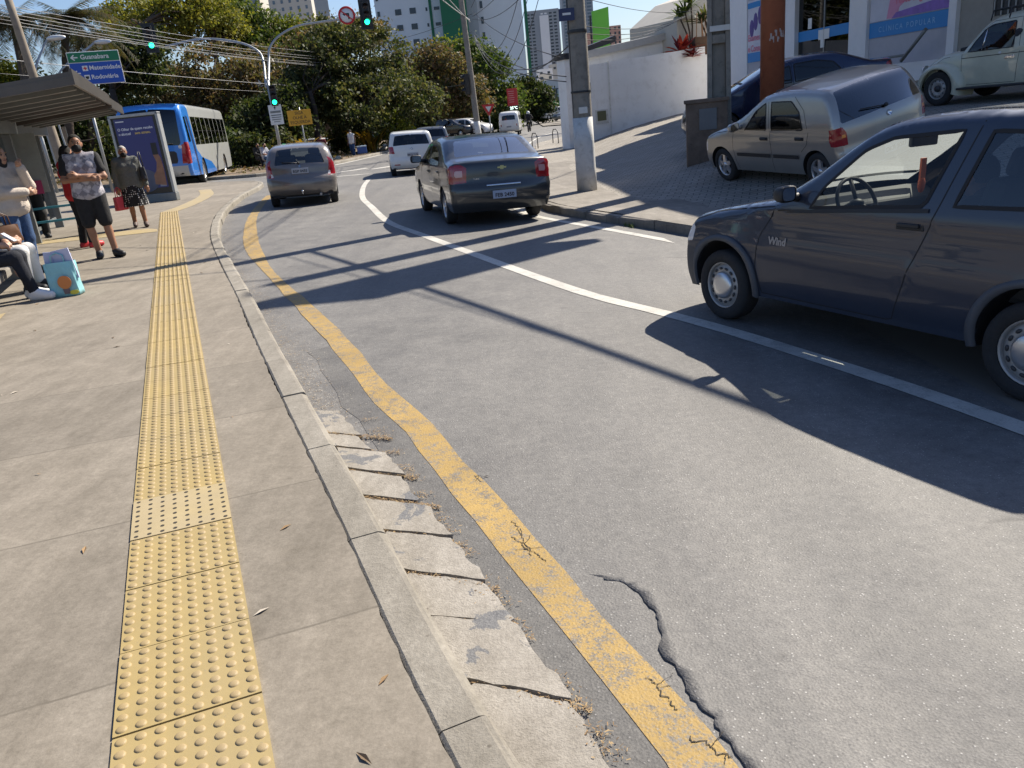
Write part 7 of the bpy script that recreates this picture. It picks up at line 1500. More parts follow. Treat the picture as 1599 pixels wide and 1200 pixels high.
# house wall above and behind it
def onplane(px, py, M):
    """intersection of the pixel's ray with plane local y=0 of M -> local (x,z)"""
    Mi = M.inverted(); o = Mi @ Vector((0, 0, EYE)); d = Mi.to_3x3() @ Vector(ray(px, py)); t = -o.y/d.y; q = o+d*t; return q.x, q.z
HM = WM @ Matrix.Translation((0, 2.6, 0)); HO = thing('house', 'white house wall with a grey coping behind the boundary wall', 'house', mat=HM)
a, b, c, d_ = onplane(908, 84, HM), onplane(1056, 47, HM), onplane(1056, 62, HM), onplane(908, 98, HM)
mb = MB(); mb.prism([(a[0]-.3, -.5), (b[0], -.5), (b[0], b[1]-.3), (a[0]-.3, a[1]-.3)], 'y', 0, .3); mb.build('wall', WPAINT, HO)
mb = MB(); mb.prism([(a[0]-.5, a[1]-.32), (b[0]+.1, b[1]-.32), (b[0]+.1, b[1]), (a[0]-.5, a[1])], 'y', -.25, .5); mb.build('coping', pmat('coping_grey', (.40, .39, .37), .85, var=.12), HO)
e1, e2 = onplane(912, 82, HM), onplane(958, 66, HM); mb = MB(); mb.prism([(e1[0], e1[1]), (e2[0], e2[1]), (e2[0], e2[1]+.28), (e1[0], e1[1]+.22)], 'y', -.2, .2); mb.build('dark_ridge', DARKM, HO)
f1, f2 = onplane(1056, 60, HM), onplane(1175, 40, HM); HM2 = HM @ Matrix.Translation((0, -1.2, 0)); H2 = thing('house', 'beige house wall rising behind the red-leaved plant', 'house', mat=HM2); g1, g2, g3, g4 = onplane(1057, 30, HM2), onplane(1058, 95, HM2), onplane(1178, -60, HM2), onplane(1100, -10, HM2)
BEI = pmat('wall_beige', (.50, .465, .40), .85, var=.1, scale=.8)
mb = MB(); mb.prism([(g1[0], .2), (g3[0]+2, .2), (g3[0]+2, g3[1]), (g4[0], g4[1]), (g1[0], g1[1])], 'y', 0, 4); mb.build('wall', BEI, H2); 
k1, k2 = onplane(1060, 22, HM2), onplane(1078, 12, HM2); mb = MB(); mb.box(((k1[0]+k2[0])/2+.3, -.12, k1[1]-.2), (1.6, .3, .12)); mb.build('ledge', BEI, H2)
# clinic
CA, CB = at(1245, 54, 28.9), at(1487, 40, 21.3); CM = frame_m((CA.x, CA.y, 0), (CB.x-CA.x, CB.y-CA.y, 0)); CL = thing('clinic_building', 'white clinic front with glass doors, blue stripes and health posters behind the parked cars', 'building', mat=CM)
def cx(px, py=60): return onplane(px, py, CM)[0]
def cz(px, py): return onplane(px, py, CM)[1]
WCOL = pmat('clinic_white', (.74, .745, .76), .7, var=.04); LAV = pmat('clinic_lavender', (.43, .43, .47), .8, var=.06); STRB = pmat('stripe_blue', (.02, .22, .55), .5)
def cbox(name, x0, x1, z0, z1, y0, y1, mat, bevel=0, parent=None): mb = MB(); mb.box(((x0+x1)/2, (y0+y1)/2, (z0+z1)/2), (x1-x0, y1-y0, z1-z0)); return mb.build(name, mat, parent or CL, bevel=bevel)
X = {k: cx(k) for k in (1140, 1168, 1194, 1227, 1245, 1330, 1357, 1485, 1497, 1640)}
cbox('pillar', X[1227], X[1245], 0, 7, -.12, .3, WCOL); cbox('pillar', X[1330], X[1357], 0, 7, -.12, .3, WCOL); cbox('pillar', X[1485], X[1497], 0, 7, -.14, .3, WCOL); cbox('pillar', X[1140]-.4, X[1168], 0, 7, -.05, .3, WCOL)
cbox('front_wall', X[1357]+.002, X[1485]-.002, 0, 7, 0, .3, LAV); cbox('front_wall', X[1168]+.002, X[1227]-.002, 0, 7, 0, .3, LAV); cbox('side_wall', X[1497]+.002, X[1640]+4, 0, 7, -.02, .3, pmat('wall_taupe', (.30, .29, .26), .85, var=.1))
cbox('door_recess', X[1245]+.002, X[1330]-.002, 0, 7, .32, .4, DARKIN)
xm = (X[1245]+X[1330])/2
for a_, b_ in ((X[1245]+.004, xm-.02), (xm+.02, X[1330]-.004)):
    cbox('glass_door', a_, b_, .9, 6.8, .05, .06, GL_DARK); s1 = cz(1287, 51); cbox('door_stripe', a_, b_, s1-.17, s1+.17, .035, .045, STRB)
cbox('door_frame', xm-.018, xm+.018, .9, 6.8, .02, .08, POSTM); cbox('door_notice', xm-.35, xm+.35, cz(1290, 53)-.16, cz(1290, 53)+.16, .02, .032, SGN_W); cbox('door_notice', xm-.2, xm+.05, cz(1287, 62)-.25, cz(1287, 62)+.1, .022, .033, SGN_W); cbox('door_notice', X[1245]+.7, X[1245]+.95, cz(1257, 40)-.15, cz(1257, 40)+.2, .022, .033, SGN_W)
zb1 = cz(1420, 51)
pn_ = cbox('poster', X[1357]+.05, X[1485]-.08, zb1+.46, 6.5, -.03, -.004, pmat('poster_pale', (.55, .56, .64), .5, var=.12, scale=1.2)); cbox('poster_stripe', X[1357]+.05, X[1485]-.08, zb1, zb1+.44, -.035, -.004, STRB)
xc_ = (X[1357]+X[1485])/2
text_mesh('poster_lettering', 'CLÍNICA POPULAR', .22, pmat('print_sky', (.30, .55, .8), .5), CL, (xc_-.05, -.042, zb1+.21), (rad(90), 0, 0), ext=.001, space=1.5)
mb = MB(); mb.prism([(xc_-.75, zb1+.47), (X[1485]-.1, zb1+.47), (X[1485]-.1, zb1+.80), (xc_-.55, zb1+.62)], 'y', -.037, -.031); mb.build('poster_band', pmat('print_violet', (.22, .12, .45), .5, var=.3), CL)
text_mesh('poster_lettering', 'Teste Ergométrico', .33, pmat('print_rose', (.62, .16, .26), .5), CL, (xc_+.62, -.041, zb1+.95), (rad(90), 0, 0), ext=.001, bold=.008)
mb = MB(); mb.prism([(xc_-1.0, zb1+.48), (xc_-.85, zb1+1.1), (xc_-.55, zb1+1.45), (xc_+.0, zb1+1.5), (xc_+.3, zb1+1.3), (xc_+.1, zb1+1.0), (xc_-.4, zb1+.75), (xc_-.5, zb1+.48)], 'y', -.036, -.031); mb.build('printed_figure', pmat('print_pinkcloth', (.58, .25, .40), .5, var=.2, scale=2), CL)
mb = MB(); mb.ball((xc_-.3, -.03, zb1+1.62), (.2, .008, .3), 14); mb.build('printed_face', pmat('print_peach', (.55, .27, .13), .5), CL)
mb = MB(); mb.tube([(xc_-2.3, -.036, 5.5), (xc_-2.1, -.036, zb1+1.7), (xc_-1.9, -.036, 5.5)], .05, 4); mb.build('printed_line', pmat('print_blue', (.12, .2, .5), .5), CL)
zq = cz(1180, 50); cbox('poster', X[1168]+.05, X[1194]+.2, cz(1180, 95), cz(1180, 0), -.03, -.004, MATS['poster_pale']); cbox('poster_stripe', X[1168]+.05, X[1194]+.2, cz(1180, 95)-.05, cz(1180, 82), -.036, -.004, STRB); cbox('poster_stripe', X[1168]+.05, X[1194]+.2, cz(1180, 12), cz(1180, 3), -.036, -.004, STRB)
for q_, z_ in (('Exames', cz(1180, 59)), ('e Consultas', cz(1180, 76))): text_mesh('poster_lettering', q_, .34, MATS['print_rose'], CL, (X[1168]+.1, -.042, z_), (rad(90), 0, 0), ext=.001, align='LEFT', bold=.006)
mb = MB()
for i_, (px, py) in enumerate(((1175, 45), (1181, 34), (1188, 24))): mb.ball((cx(px, py), -.03, cz(px, py)), (.2, .006, .34), 10)
mb.build('printed_spots', pmat('print_purple', (.10, .06, .25), .5), CL)
cbox('window', cx(1553, 10), cx(1640, 10), cz(1575, 22), cz(1575, 22)+2, -.04, -.01, DARKM)
for k_ in range(8): cbox('window_bar', cx(1556+k_*11, 10), cx(1557.5+k_*11, 10), cz(1575, 22), cz(1575, 22)+2, -.07, -.045, POSTM)
cbox('plinth', X[1357], X[1485], 0, cz(1420, 92)-.1, -.22, -.002, WCOL)
RMP = [cz(1420, 88)]
mb = MB(); mb.tube([(X[1357]-.2, -.7, cz(1360, 95)), (X[1485]-.9, -.7, cz(1455, 82))], .035, 8); mb.tube([(X[1485]-1.1, -.7, cz(1460, 90)), (X[1485]-.1, -.7, cz(1483, 42))], .05, 8); mb.build('ramp_rail', GREYM, CL)
CMi = CM.inverted()
mb = MB(); poly = [(9.6, 33.7), (9.5, 27.6), (8.9, 27.0), (9.0, 19.9), (9.7, 15.6), (14, 12), (26, 12), (26, 36)]; mb.prism(poly, 'z', 6.6, 8.4); mb.xf(CMi); mb.build('shade_overhang', WCOL, CL)  # unseen overhang, its outline shaped to cast the shade edge on the forecourt
mb = MB(); pa, pb2 = np.array([CA.x, CA.y]), np.array([CB.x, CB.y]); u_ = (pb2-pa)/np.linalg.norm(pb2-pa); mb.prism([tuple(pa-u_*4.8+np.array([.6, .1])), tuple(pa+u_*14+np.array([.6, .1])), (26, 14), (26, 36)], 'z', -.5, 6.6); mb.xf(CMi); mb.build('main_block', WCOL, CL)
# ------------------------------------------------------------------ trees and plants
def leaf_mat(name, cols, trans=.35):
    m, N, L, b = shader(name); geo = N('NewGeometry'); cr = N('ValToRGB'); L(geo.outputs['Random Per Island'], cr.inputs[0])
    e = cr.color_ramp.elements; e[0].color = (*cols[0], 1); e[-1].color = (*cols[-1], 1)
    for i, c in enumerate(cols[1:-1]): q = e.new((i+1)/(len(cols)-1)); q.color = (*c, 1)
    L(cr.outputs[0], b.inputs['Base Color']); b.inputs['Roughness'].default_value = .62; b.inputs['Specular IOR Level'].default_value = .22
    tr = N('BsdfTranslucent'); mx = mixc(N, L, 1.0, cr.outputs[0], (1.4, 1.4, .8), 'MULTIPLY'); L(mx, tr.inputs[0])
    ms = N('MixShader', i0=trans); out = m.node_tree.nodes['Material Output']; L(b.outputs[0], ms.inputs[1]); L(tr.outputs[0], ms.inputs[2]); L(ms.outputs[0], out.inputs[0]); return m
LF_FIG = leaf_mat('leaf_fig', [(.018, .028, .012), (.036, .050, .017), (.065, .080, .028), (.13, .13, .05), (.075, .062, .03)])
LF_BRN = leaf_mat('leaf_brownish', [(.05, .055, .022), (.09, .085, .035), (.15, .115, .06), (.16, .095, .055), (.07, .085, .03)])
LF_LIME = leaf_mat('leaf_lime', [(.06, .09, .012), (.12, .15, .02), (.20, .20, .03), (.09, .12, .02)])
LF_YEL = leaf_mat('leaf_yellow', [(.10, .12, .02), (.18, .18, .03), (.24, .21, .04), (.09, .12, .02)])
LF_DARK = leaf_mat('leaf_dark', [(.016, .026, .010), (.030, .046, .014), (.05, .066, .020), (.085, .085, .03)])
LF_MID = leaf_mat('leaf_mid', [(.02, .04, .01), (.045, .075, .016), (.075, .11, .025), (.11, .125, .03)])
LF_FROND = leaf_mat('leaf_frond', [(.025, .035, .014), (.05, .06, .024), (.085, .07, .035), (.09, .055, .028)])
LF_GINGER = leaf_mat('leaf_ginger', [(.05, .07, .015), (.20, .15, .02), (.28, .15, .02), (.14, .07, .02)])
LF_RED = leaf_mat('leaf_red', [(.10, .008, .012), (.28, .02, .02), (.45, .06, .03), (.05, .006, .02)])
BARK = pmat('bark', (.085, .062, .045), .95, var=.4, scale=6, bump=.6, bscale=18); BARKD = pmat('bark_dark', (.04, .031, .025), .95, var=.4, scale=6, bump=.6, bscale=18)
def leaves_mesh(C, sizes, rng_, asp=.55, flat=.0):
    """one rhombus leaf (two triangles as a quad) per centre"""
    n = len(C); U = rng_.normal(size=(n, 3)); U[:, 2] *= (1-flat); U /= np.linalg.norm(U, axis=1)[:, None]; W_ = rng_.normal(size=(n, 3)); W_ -= U*(U*W_).sum(1)[:, None]; W_ /= np.linalg.norm(W_, axis=1)[:, None]
    s_ = sizes[:, None]; V = np.stack([C-U*s_, C+W_*s_*asp, C+U*s_, C-W_*s_*asp], 1).reshape(-1, 3); return V, np.arange(n*4).reshape(-1, 4)
def np_mesh(name, V, F, mat, parent):
    me = bpy.data.meshes.new(name); me.vertices.add(len(V)); me.vertices.foreach_set('co', V.astype(np.float32).ravel()); me.loops.add(F.size); me.loops.foreach_set('vertex_index', F.ravel().astype(np.int32))
    me.polygons.add(len(F)); me.polygons.foreach_set('loop_start', (np.arange(len(F))*F.shape[1]).astype(np.int32)); me.polygons.foreach_set('loop_total', np.full(len(F), F.shape[1], np.int32)); me.update(calc_edges=True); me.validate(); me.materials.append(mat)
    o = bpy.data.objects.new(name, me); COL.objects.link(o); o.parent = parent; return o
def tree(label, loc, ells, n_clump, per, leaf, size, seed, trunk_h, tr=.25, bark=None, forks=5, name='tree', clump_r=.9, group=None, flat=0.0, lean=(0, 0)):
    """ells: list of (dx,dy,z,rx,ry,rz) crown lobes relative to the foot"""
    per = int(per*1.6); size = size*.72; n_clump = int(n_clump*1.05); rg = np.random.default_rng(seed); root = thing(name, label, 'tree', loc, 0, group); vol = np.array([e[3]*e[4]*e[5] for e in ells])**(.8); pk = rg.choice(len(ells), n_clump, p=vol/vol.sum()); cs = []
    for k in pk:
        e = ells[k]; d = rg.normal(size=3); d /= np.linalg.norm(d); r_ = rg.uniform(.35, 1.0)**.5; cs.append((e[0]+d[0]*e[3]*r_, e[1]+d[1]*e[4]*r_, e[2]+d[2]*e[5]*r_))
    cs = np.array(cs); cr = clump_r*rg.uniform(.55, 1.25, n_clump); C = (cs[:, None, :]+rg.normal(size=(n_clump, per, 3))*np.array([1, 1, .6])*cr[:, None, None]*.48).reshape(-1, 3)
    V, F = leaves_mesh(C, size*rg.uniform(.6, 1.3, len(C)), rg, flat=flat); np_mesh('crown', V, F, leaf, root)
    mb = MB(); th = trunk_h; p1_ = Vector((lean[0], lean[1], th)); mb.tube([(0, 0, -.4), (lean[0]*.2, lean[1]*.2, th*.3), (lean[0]*.6+rg.normal()*.08, lean[1]*.6, th*.7), tuple(p1_)], [tr*1.25, tr, tr*.85, tr*.75], 10)
    sel = cs[rg.choice(n_clump, min(forks*3, n_clump), replace=False)]
    for i, c in enumerate(sel):
        mid = p1_*.5+Vector(c)*.5+Vector((rg.normal()*.4, rg.normal()*.4, .3+rg.normal()*.3)); k = tr*(.55 if i < forks else .28); mb.tube([tuple(p1_-Vector((0, 0, .1))), tuple(mid*.5+p1_*.5+Vector((rg.normal()*.15, 0, 0))), tuple(mid), tuple(c)], [k, k*.8, k*.6, k*.2], 6)
    mb.build('trunk', bark or BARK, root); return root
def foot(px, py, d, z=None):
    q = at(px, py, d); q.z = float(base(q.x, q.y))+.1 if z is None else z; return q
def lobes(items, px0, py0, d):
    """crown lobes given by where they stand in the view, turned into metres round the foot"""
    f = foot(px0, py0, d); out = []
    for px, py, rx, ry, dd in items:
        q = at(px, py, d+dd); k = (d+dd)/FPX; out.append((q.x-f.x, q.y-f.y, q.z-f.z, rx*k, max(rx, ry)*k*.8, ry*k))
    return f, out
GT = 'trees of the square'
def tr_(label, px0, py0, d, items, n, per, leaf, size, seed, th, trad, **k):
    f, e = lobes(items, px0, py0, d); return tree(label, f, e, n, per, leaf, size, seed, th, trad, group=GT, **k)
tr_('broad dark fig tree with a forked trunk behind the white boxy hatchback', 580, 245, 56, [(560, 95, 62, 62, 0), (608, 115, 55, 55, 2), (590, 165, 95, 46, -2), (520, 140, 45, 52, -1), (650, 155, 48, 38, 0)], 210, 62, LF_FIG, .20, 1, 3.2, .30, bark=BARKD, clump_r=1.0)
tr_('slender dark tree rising straight behind the brown-grey hatchback', 502, 250, 53, [(495, 120, 45, 55, 0), (510, 70, 40, 45, 1), (470, 160, 45, 35, 0)], 120, 60, LF_FIG, .19, 2, 4.2, .20, bark=BARKD)
tr_('brown-leaved tree left of the thin leaning pole', 690, 222, 72, [(690, 130, 52, 55, 0), (665, 100, 30, 30, 1), (720, 150, 40, 42, 0), (650, 170, 40, 30, -2)], 150, 60, LF_BRN, .24, 3, 3.0, .22, clump_r=1.1)
tr_('mid-green tree right of the thin leaning pole', 755, 215, 84, [(765, 130, 42, 45, 0), (735, 105, 38, 38, 3), (775, 170, 45, 30, 0)], 150, 56, LF_MID, .28, 4, 3.5, .25, clump_r=1.3)
tr_('round dense green tree behind the red clock sign', 828, 200, 100, [(828, 152, 31, 29, 0), (812, 165, 24, 22, 0), (842, 166, 22, 20, 0)], 130, 60, LF_DARK, .30, 5, 2.2, .25, clump_r=1.2)
tr_('lime-green sparse tree against the white tower', 705, 200, 95, [(700, 95, 38, 30, 0), (670, 110, 30, 24, 0), (735, 90, 26, 22, 0)], 80, 48, LF_LIME, .30, 6, 8, .22, clump_r=1.3)
tr_('brown and green tree above the bus', 345, 262, 55, [(345, 120, 75, 55, 0), (300, 150, 60, 45, 0), (400, 130, 50, 60, 2), (360, 180, 75, 40, 0)], 190, 60, LF_BRN, .20, 7, 3.5, .28, bark=BARKD)
tr_('dark tree between the bus and the traffic light mast', 410, 258, 50, [(410, 190, 50, 38, 0), (380, 215, 40, 28, 0), (440, 175, 40, 45, 0)], 120, 62, LF_DARK, .19, 8, 2.6, .22, bark=BARKD)
tr_('dark tree filling the space behind the bus roof', 250, 275, 58, [(240, 150, 70, 45, 0), (200, 190, 60, 45, 0), (300, 215, 50, 40, -4)], 140, 62, LF_DARK, .20, 9, 3.0, .26, bark=BARKD)
tr_('yellow-green flat-topped tree high above the signal arm', 270, 255, 76, [(215, 22, 80, 20, 0), (290, 18, 75, 26, 0), (340, 45, 60, 22, 0), (180, 40, 45, 16, 0), (250, 55, 80, 14, 0)], 170, 56, LF_YEL, .27, 10, 12.5, .32, clump_r=1.3)
tr_('bright green tree top right of the yellow-green flat-topped tree', 370, 250, 80, [(365, 40, 52, 38, 0), (330, 20, 40, 25, 0), (390, 70, 40, 28, 0)], 130, 56, LF_MID, .28, 11, 11, .3, clump_r=1.3)
tr_('pale lime tree below the beige towers', 460, 250, 84, [(455, 65, 45, 32, 0), (415, 50, 30, 26, 0), (490, 80, 30, 26, 0)], 90, 50, LF_LIME, .29, 12, 10, .26, clump_r=1.3)
tr_('brown twiggy tree behind the no-left-turn sign', 520, 245, 66, [(520, 60, 50, 30, 0), (480, 80, 40, 30, 0), (560, 55, 40, 26, 0)], 100, 40, LF_BRN, .22, 13, 8.5, .22, clump_r=1.2)
tr_('dark conifer-like tree left of the green and blue sign', 205, 260, 48, [(205, 85, 45, 40, 0), (175, 110, 35, 40, 0), (225, 120, 30, 30, 0)], 110, 60, LF_DARK, .18, 14, 5, .24, bark=BARKD)
tr_('yellow-green shrubby tree at the left behind the shelter roof', 15, 250, 38, [(15, 140, 40, 40, 0), (45, 160, 30, 30, 0), (-20, 150, 40, 40, 0)], 90, 60, LF_LIME, .15, 15, 2.5, .16, clump_r=.8)
tr_('dark tree in shade beneath the shelter roof line', 130, 285, 42, [(140, 215, 45, 35, 0), (95, 200, 45, 45, 0), (165, 250, 40, 30, 0)], 110, 62, LF_DARK, .16, 16, 2.0, .18, bark=BARKD)
# palms with hanging dry fronds at upper left
def palm(label, px, py, d, top, seed, n=46, Lf=2.6):
    rg = random.Random(seed); f = foot(px, py, d); t = at(*top, d); o = thing('palm_tree', label, 'tree', f, 0, 'palms at the upper left'); h_ = Vector((t.x-f.x, t.y-f.y, t.z-f.z)); mb = MB(); mb.tube([(0, 0, -.3), tuple(h_*.5), tuple(h_)], [.24, .2, .17], 10); mb.build('trunk', BARK, o); V = []
    for k in range(n):
        a = rg.uniform(0, 6.283); dr = rg.uniform(-.1, 1.0); L_ = Lf*rg.uniform(.7, 1.2); P = []
        for i in range(9):
            u = i/8; P.append(h_+Vector((math.cos(a)*L_*u*(1-.35*dr*u), math.sin(a)*L_*u*(1-.35*dr*u), L_*(.35*u*(1-dr)-(.25+1.0*dr)*u*u))))
        for i in range(1, 9):
            t_ = (P[i]-P[i-1]).normalized(); s_ = t_.cross(Vector((0, 0, 1))); s_ = s_.normalized() if s_.length > 1e-3 else Vector((1, 0, 0))
            for m in range(5):
                b_ = P[i-1].lerp(P[i], m/5)
                for sg in (1, -1):
                    l_ = .55*(1-.5*i/8)*rg.uniform(.7, 1.2); e_ = b_+s_*sg*l_*.8+t_*l_*.4-Vector((0, 0, l_*rg.uniform(.25, .7))); V += [b_-t_*.02, b_+t_*.02, e_+t_*.008, e_-t_*.008]
    V = np.array([tuple(v) for v in V]); np_mesh('crown', V, np.arange(len(V)).reshape(-1, 4), LF_FROND, o); return o
palm('tall palm with hanging brown fronds left of the weathered pole', 60, 250, 36, (20, 30), 1); palm('tall palm with hanging brown fronds right of the weathered pole', 100, 250, 38, (100, 25), 2); palm('palm with drooping fronds above the green and blue sign', 135, 250, 41, (140, 55), 3, 40, 2.4)
# bushes of the square
def bush(label, px, py, d, rx, ry, leaf, seed, n=36, per=60, size=.13, name='bush'):
    f = foot(px, py, d); k = d/FPX; rg = np.random.default_rng(seed); root = thing(name, label, 'bush', f, 0, 'bushes of the square'); d_ = rg.normal(size=(n, 3)); d_ /= np.linalg.norm(d_, axis=1)[:, None]; cs = d_*np.array([rx*k, rx*k*.8, ry*k])*rg.uniform(.4, 1, (n, 1))+np.array([0, 0, ry*k*.9]); C = (cs[:, None]+rg.normal(size=(n, per, 3))*.25).reshape(-1, 3); C[:, 2] = np.abs(C[:, 2])
    V, F = leaves_mesh(C, size*rg.uniform(.6, 1.3, len(C)), rg); np_mesh('foliage', V, F, leaf, root)
    mb = MB(); [mb.tube([(0, 0, -.1), tuple(c*.6), tuple(c)], [.05, .03, .015], 5) for c in cs[:8]]; mb.build('stem', BARKD, root); return root
bush('yellow-green bush right of the fig tree trunk', 622, 238, 55, 26, 32, LF_LIME, 1); bush('dark bush left of the traffic light mast', 395, 262, 45, 30, 26, LF_DARK, 2); bush('dark bush between the yellow sign and the fig tree', 540, 238, 58, 24, 22, LF_FIG, 3); bush('mid-green bush behind the bus side', 355, 268, 46, 26, 30, LF_MID, 4); bush('mid-green bush by the traffic light mast foot', 450, 252, 47, 26, 26, LF_FIG, 5); bush('dark bush beyond the white boxy hatchback', 700, 222, 78, 26, 20, LF_DARK, 6, size=.2); bush('dark bush behind the advertising panel', 185, 280, 44, 45, 40, LF_DARK, 7, 50)
bush('dark hedge-like bush behind the dark grey estate car', 655, 226, 70, 30, 28, LF_FIG, 8, size=.18)
def ginger(label, px, py, d, seed, n=70, L_=1.9):
    f = foot(px, py, d); rg = random.Random(seed); o = thing('broadleaf_plant', label, 'plant', f, 0, 'strap-leaved plants of the square'); mb = MB()
    for _ in range(n):
        a = rg.uniform(0, 6.283); b_ = Vector((rg.gauss(0, .35), rg.gauss(0, .35), 0)); l_ = L_*rg.uniform(.6, 1.15); w_ = .075*rg.uniform(.7, 1.3); V = []
        for i in range(6):
            u = i/5; c = b_+Vector((math.cos(a)*l_*.65*u**1.4, math.sin(a)*l_*.65*u**1.4, l_*(1.15*u-.62*u*u))); s_ = Vector((-math.sin(a), math.cos(a), 0))*w_*math.sin(math.pi*(.12+.86*u)); V += [c-s_, c+s_]
        mb.add(V, [(2*i, 2*i+1, 2*i+3, 2*i+2) for i in range(5)], 0, True)
    mb.build('leaves', LF_GINGER, o); return o
ginger('yellowish strap-leaved plant right of the person with the cool box', 577, 243, 54, 1, 90, 2.6); ginger('yellowish strap-leaved plant below the yellow sign', 478, 250, 47, 2, 80, 2.2); ginger('yellowish strap-leaved plant left of the traffic light mast foot', 432, 255, 46, 3, 60, 1.8)
# far wood closing the view behind the square
rg = np.random.default_rng(77); C = []
for px in np.arange(-120, 745, 9):
    for _ in range(7):
        d = rg.uniform(92, 120); t_ = rg.random(); top = 165 if px < 480 else 135; q = at(px+rg.uniform(-8, 8), (248-.105*px+30)-(248-.105*px+30-top)*t_, d); C.append(tuple(q))
C = np.array(C); C = (C[:, None]+rg.normal(size=(len(C), 34, 3))*np.array([1.5, 1.5, 1.0])).reshape(-1, 3); V, F = leaves_mesh(C, .42*rg.uniform(.6, 1.3, len(C)), rg); tag(np_mesh('far_wood', V, F, LF_DARK, None), kind='stuff')
# ground ivy and fallen leaves on the square
rg = np.random.default_rng(5); n = 9000; X_ = rg.uniform(-45, -2, n); Y_ = rg.uniform(38, 84, n); sq = np.array([(-13, 36.6), (-10.7, 36.9), (-9.0, 41.2), (-8.4, 46), (-7.5, 55), (-6, 66), (-4.8, 80), (-50, 84), (-50, 36.6)]); k = inpoly(X_, Y_, sq); C = np.stack([X_[k], Y_[k], base(X_[k], Y_[k])+.16], 1); V, F = leaves_mesh(C, .10*rg.uniform(.5, 1.5, len(C)), rg, flat=.85); tag(np_mesh('fallen_leaves', V, F, LF_BRN, None), kind='stuff')
# painted stones along the square
for i, (px, py) in enumerate(((588, 238), (600, 236), (612, 234), (1e3, 0))):
    if px > 900: continue
    q = at(px, py, 57); o = thing('painted_stone', 'whitewashed boulder in a row at the edge of the square', 'stone', q, i, 'whitewashed boulders'); mb = MB(); mb.ball((0, 0, .1), (.34, .28, .25), 10); mb.build('stone', WPOLE, o)
# grass at the right kerb
rs = random.Random(6); mb = MB()
for _ in range(420):
    px = rs.choice([rs.uniform(852, 880), rs.uniform(868, 900), rs.uniform(975, 990)]); b0 = hit(px, 322+(px-852)*.22+rs.uniform(-1, 5)); a = rs.uniform(0, 6.28); l_ = rs.uniform(.03, .09); e_ = Vector((math.cos(a)*l_*.6, math.sin(a)*l_*.6, l_)); s_ = Vector((-math.sin(a), math.cos(a), 0))*.006; mb.add([b0-s_, b0+s_, b0+e_], [(0, 1, 2)])
tag(mb.build('kerb_grass', pmat('grass_green', (.10, .14, .03), .8, var=.3)), kind='stuff')
# plants on the boundary wall
def spiky(label, px, py, d, leaf, n, L_, seed, name='garden_plant', stem=0.0, w=.07):
    f = at(px, py, d); rg = random.Random(seed); o = thing(name, label, 'plant', f); mb = MB(); st = MB()
    for hd in range(3 if stem else 1):
        top = Vector((rg.uniform(-.5, .5), rg.uniform(-.3, .3), stem*rg.uniform(.55, 1.0))) if stem else Vector((0, 0, 0))
        if stem: st.tube([(0, 0, -.3), tuple(top*.5+Vector((.05, 0, 0))), tuple(top)], .04, 6)
        for _ in range(n):
            a = rg.uniform(0, 6.283); u0 = rg.uniform(.15, 1.2); l_ = L_*rg.uniform(.7, 1.2); V = []
            for i in range(5):
                u = i/4; c = top+Vector((math.cos(a)*l_*u*math.cos(u0), math.sin(a)*l_*u*math.cos(u0), l_*(u*math.sin(u0)-.25*u*u)+(0 if stem else rg.uniform(0, .01)))); s_ = Vector((-math.sin(a), math.cos(a), .2))*w*math.sin(math.pi*(.15+.84*u)); V += [c-s_, c+s_]
            mb.add(V, [(2*i, 2*i+1, 2*i+3, 2*i+2) for i in range(4)], 0, True)
    mb.build('leaves', leaf, o)
    if stem: st.build('stem', BARK, o)
    return o
dw = d0+1.2
spiky('red-leaved plant on top of the white boundary wall', 1064, 84, dw, LF_RED, 46, 1.15, 1, w=.11); spiky('second smaller red-leaved plant tuft on the boundary wall', 1080, 90, dw, LF_RED, 26, .8, 2, w=.10)
spiky('tall green dracaena left of the concrete post', 1080, 78, dw+.8, LF_MID, 34, .9, 3, stem=2.3, w=.05); spiky('dark green dracaena close to the concrete post', 1108, 74, dw+.6, LF_DARK, 34, .9, 4, stem=1.7, w=.05)
PLN = thing('wooden_planter', 'brown slatted planter of thin canes on the boundary wall beside the concrete post', 'planter', at(1105, 80, dw+.4)); mb = MB(); mb.box((0, 0, .25), (1.3, .5, .8)); mb.build('box', pmat('planter_brown', (.10, .055, .03), .8, var=.3), PLN)
mb = MB(); rs = random.Random(3)
for _ in range(16): x = rs.uniform(-.6, .6); mb.tube([(x, -.2, .5), (x+rs.uniform(-.1, .1), -.1, 1.7)], .02, 5)
mb.build('canes', pmat('cane', (.30, .16, .08), .8), PLN)

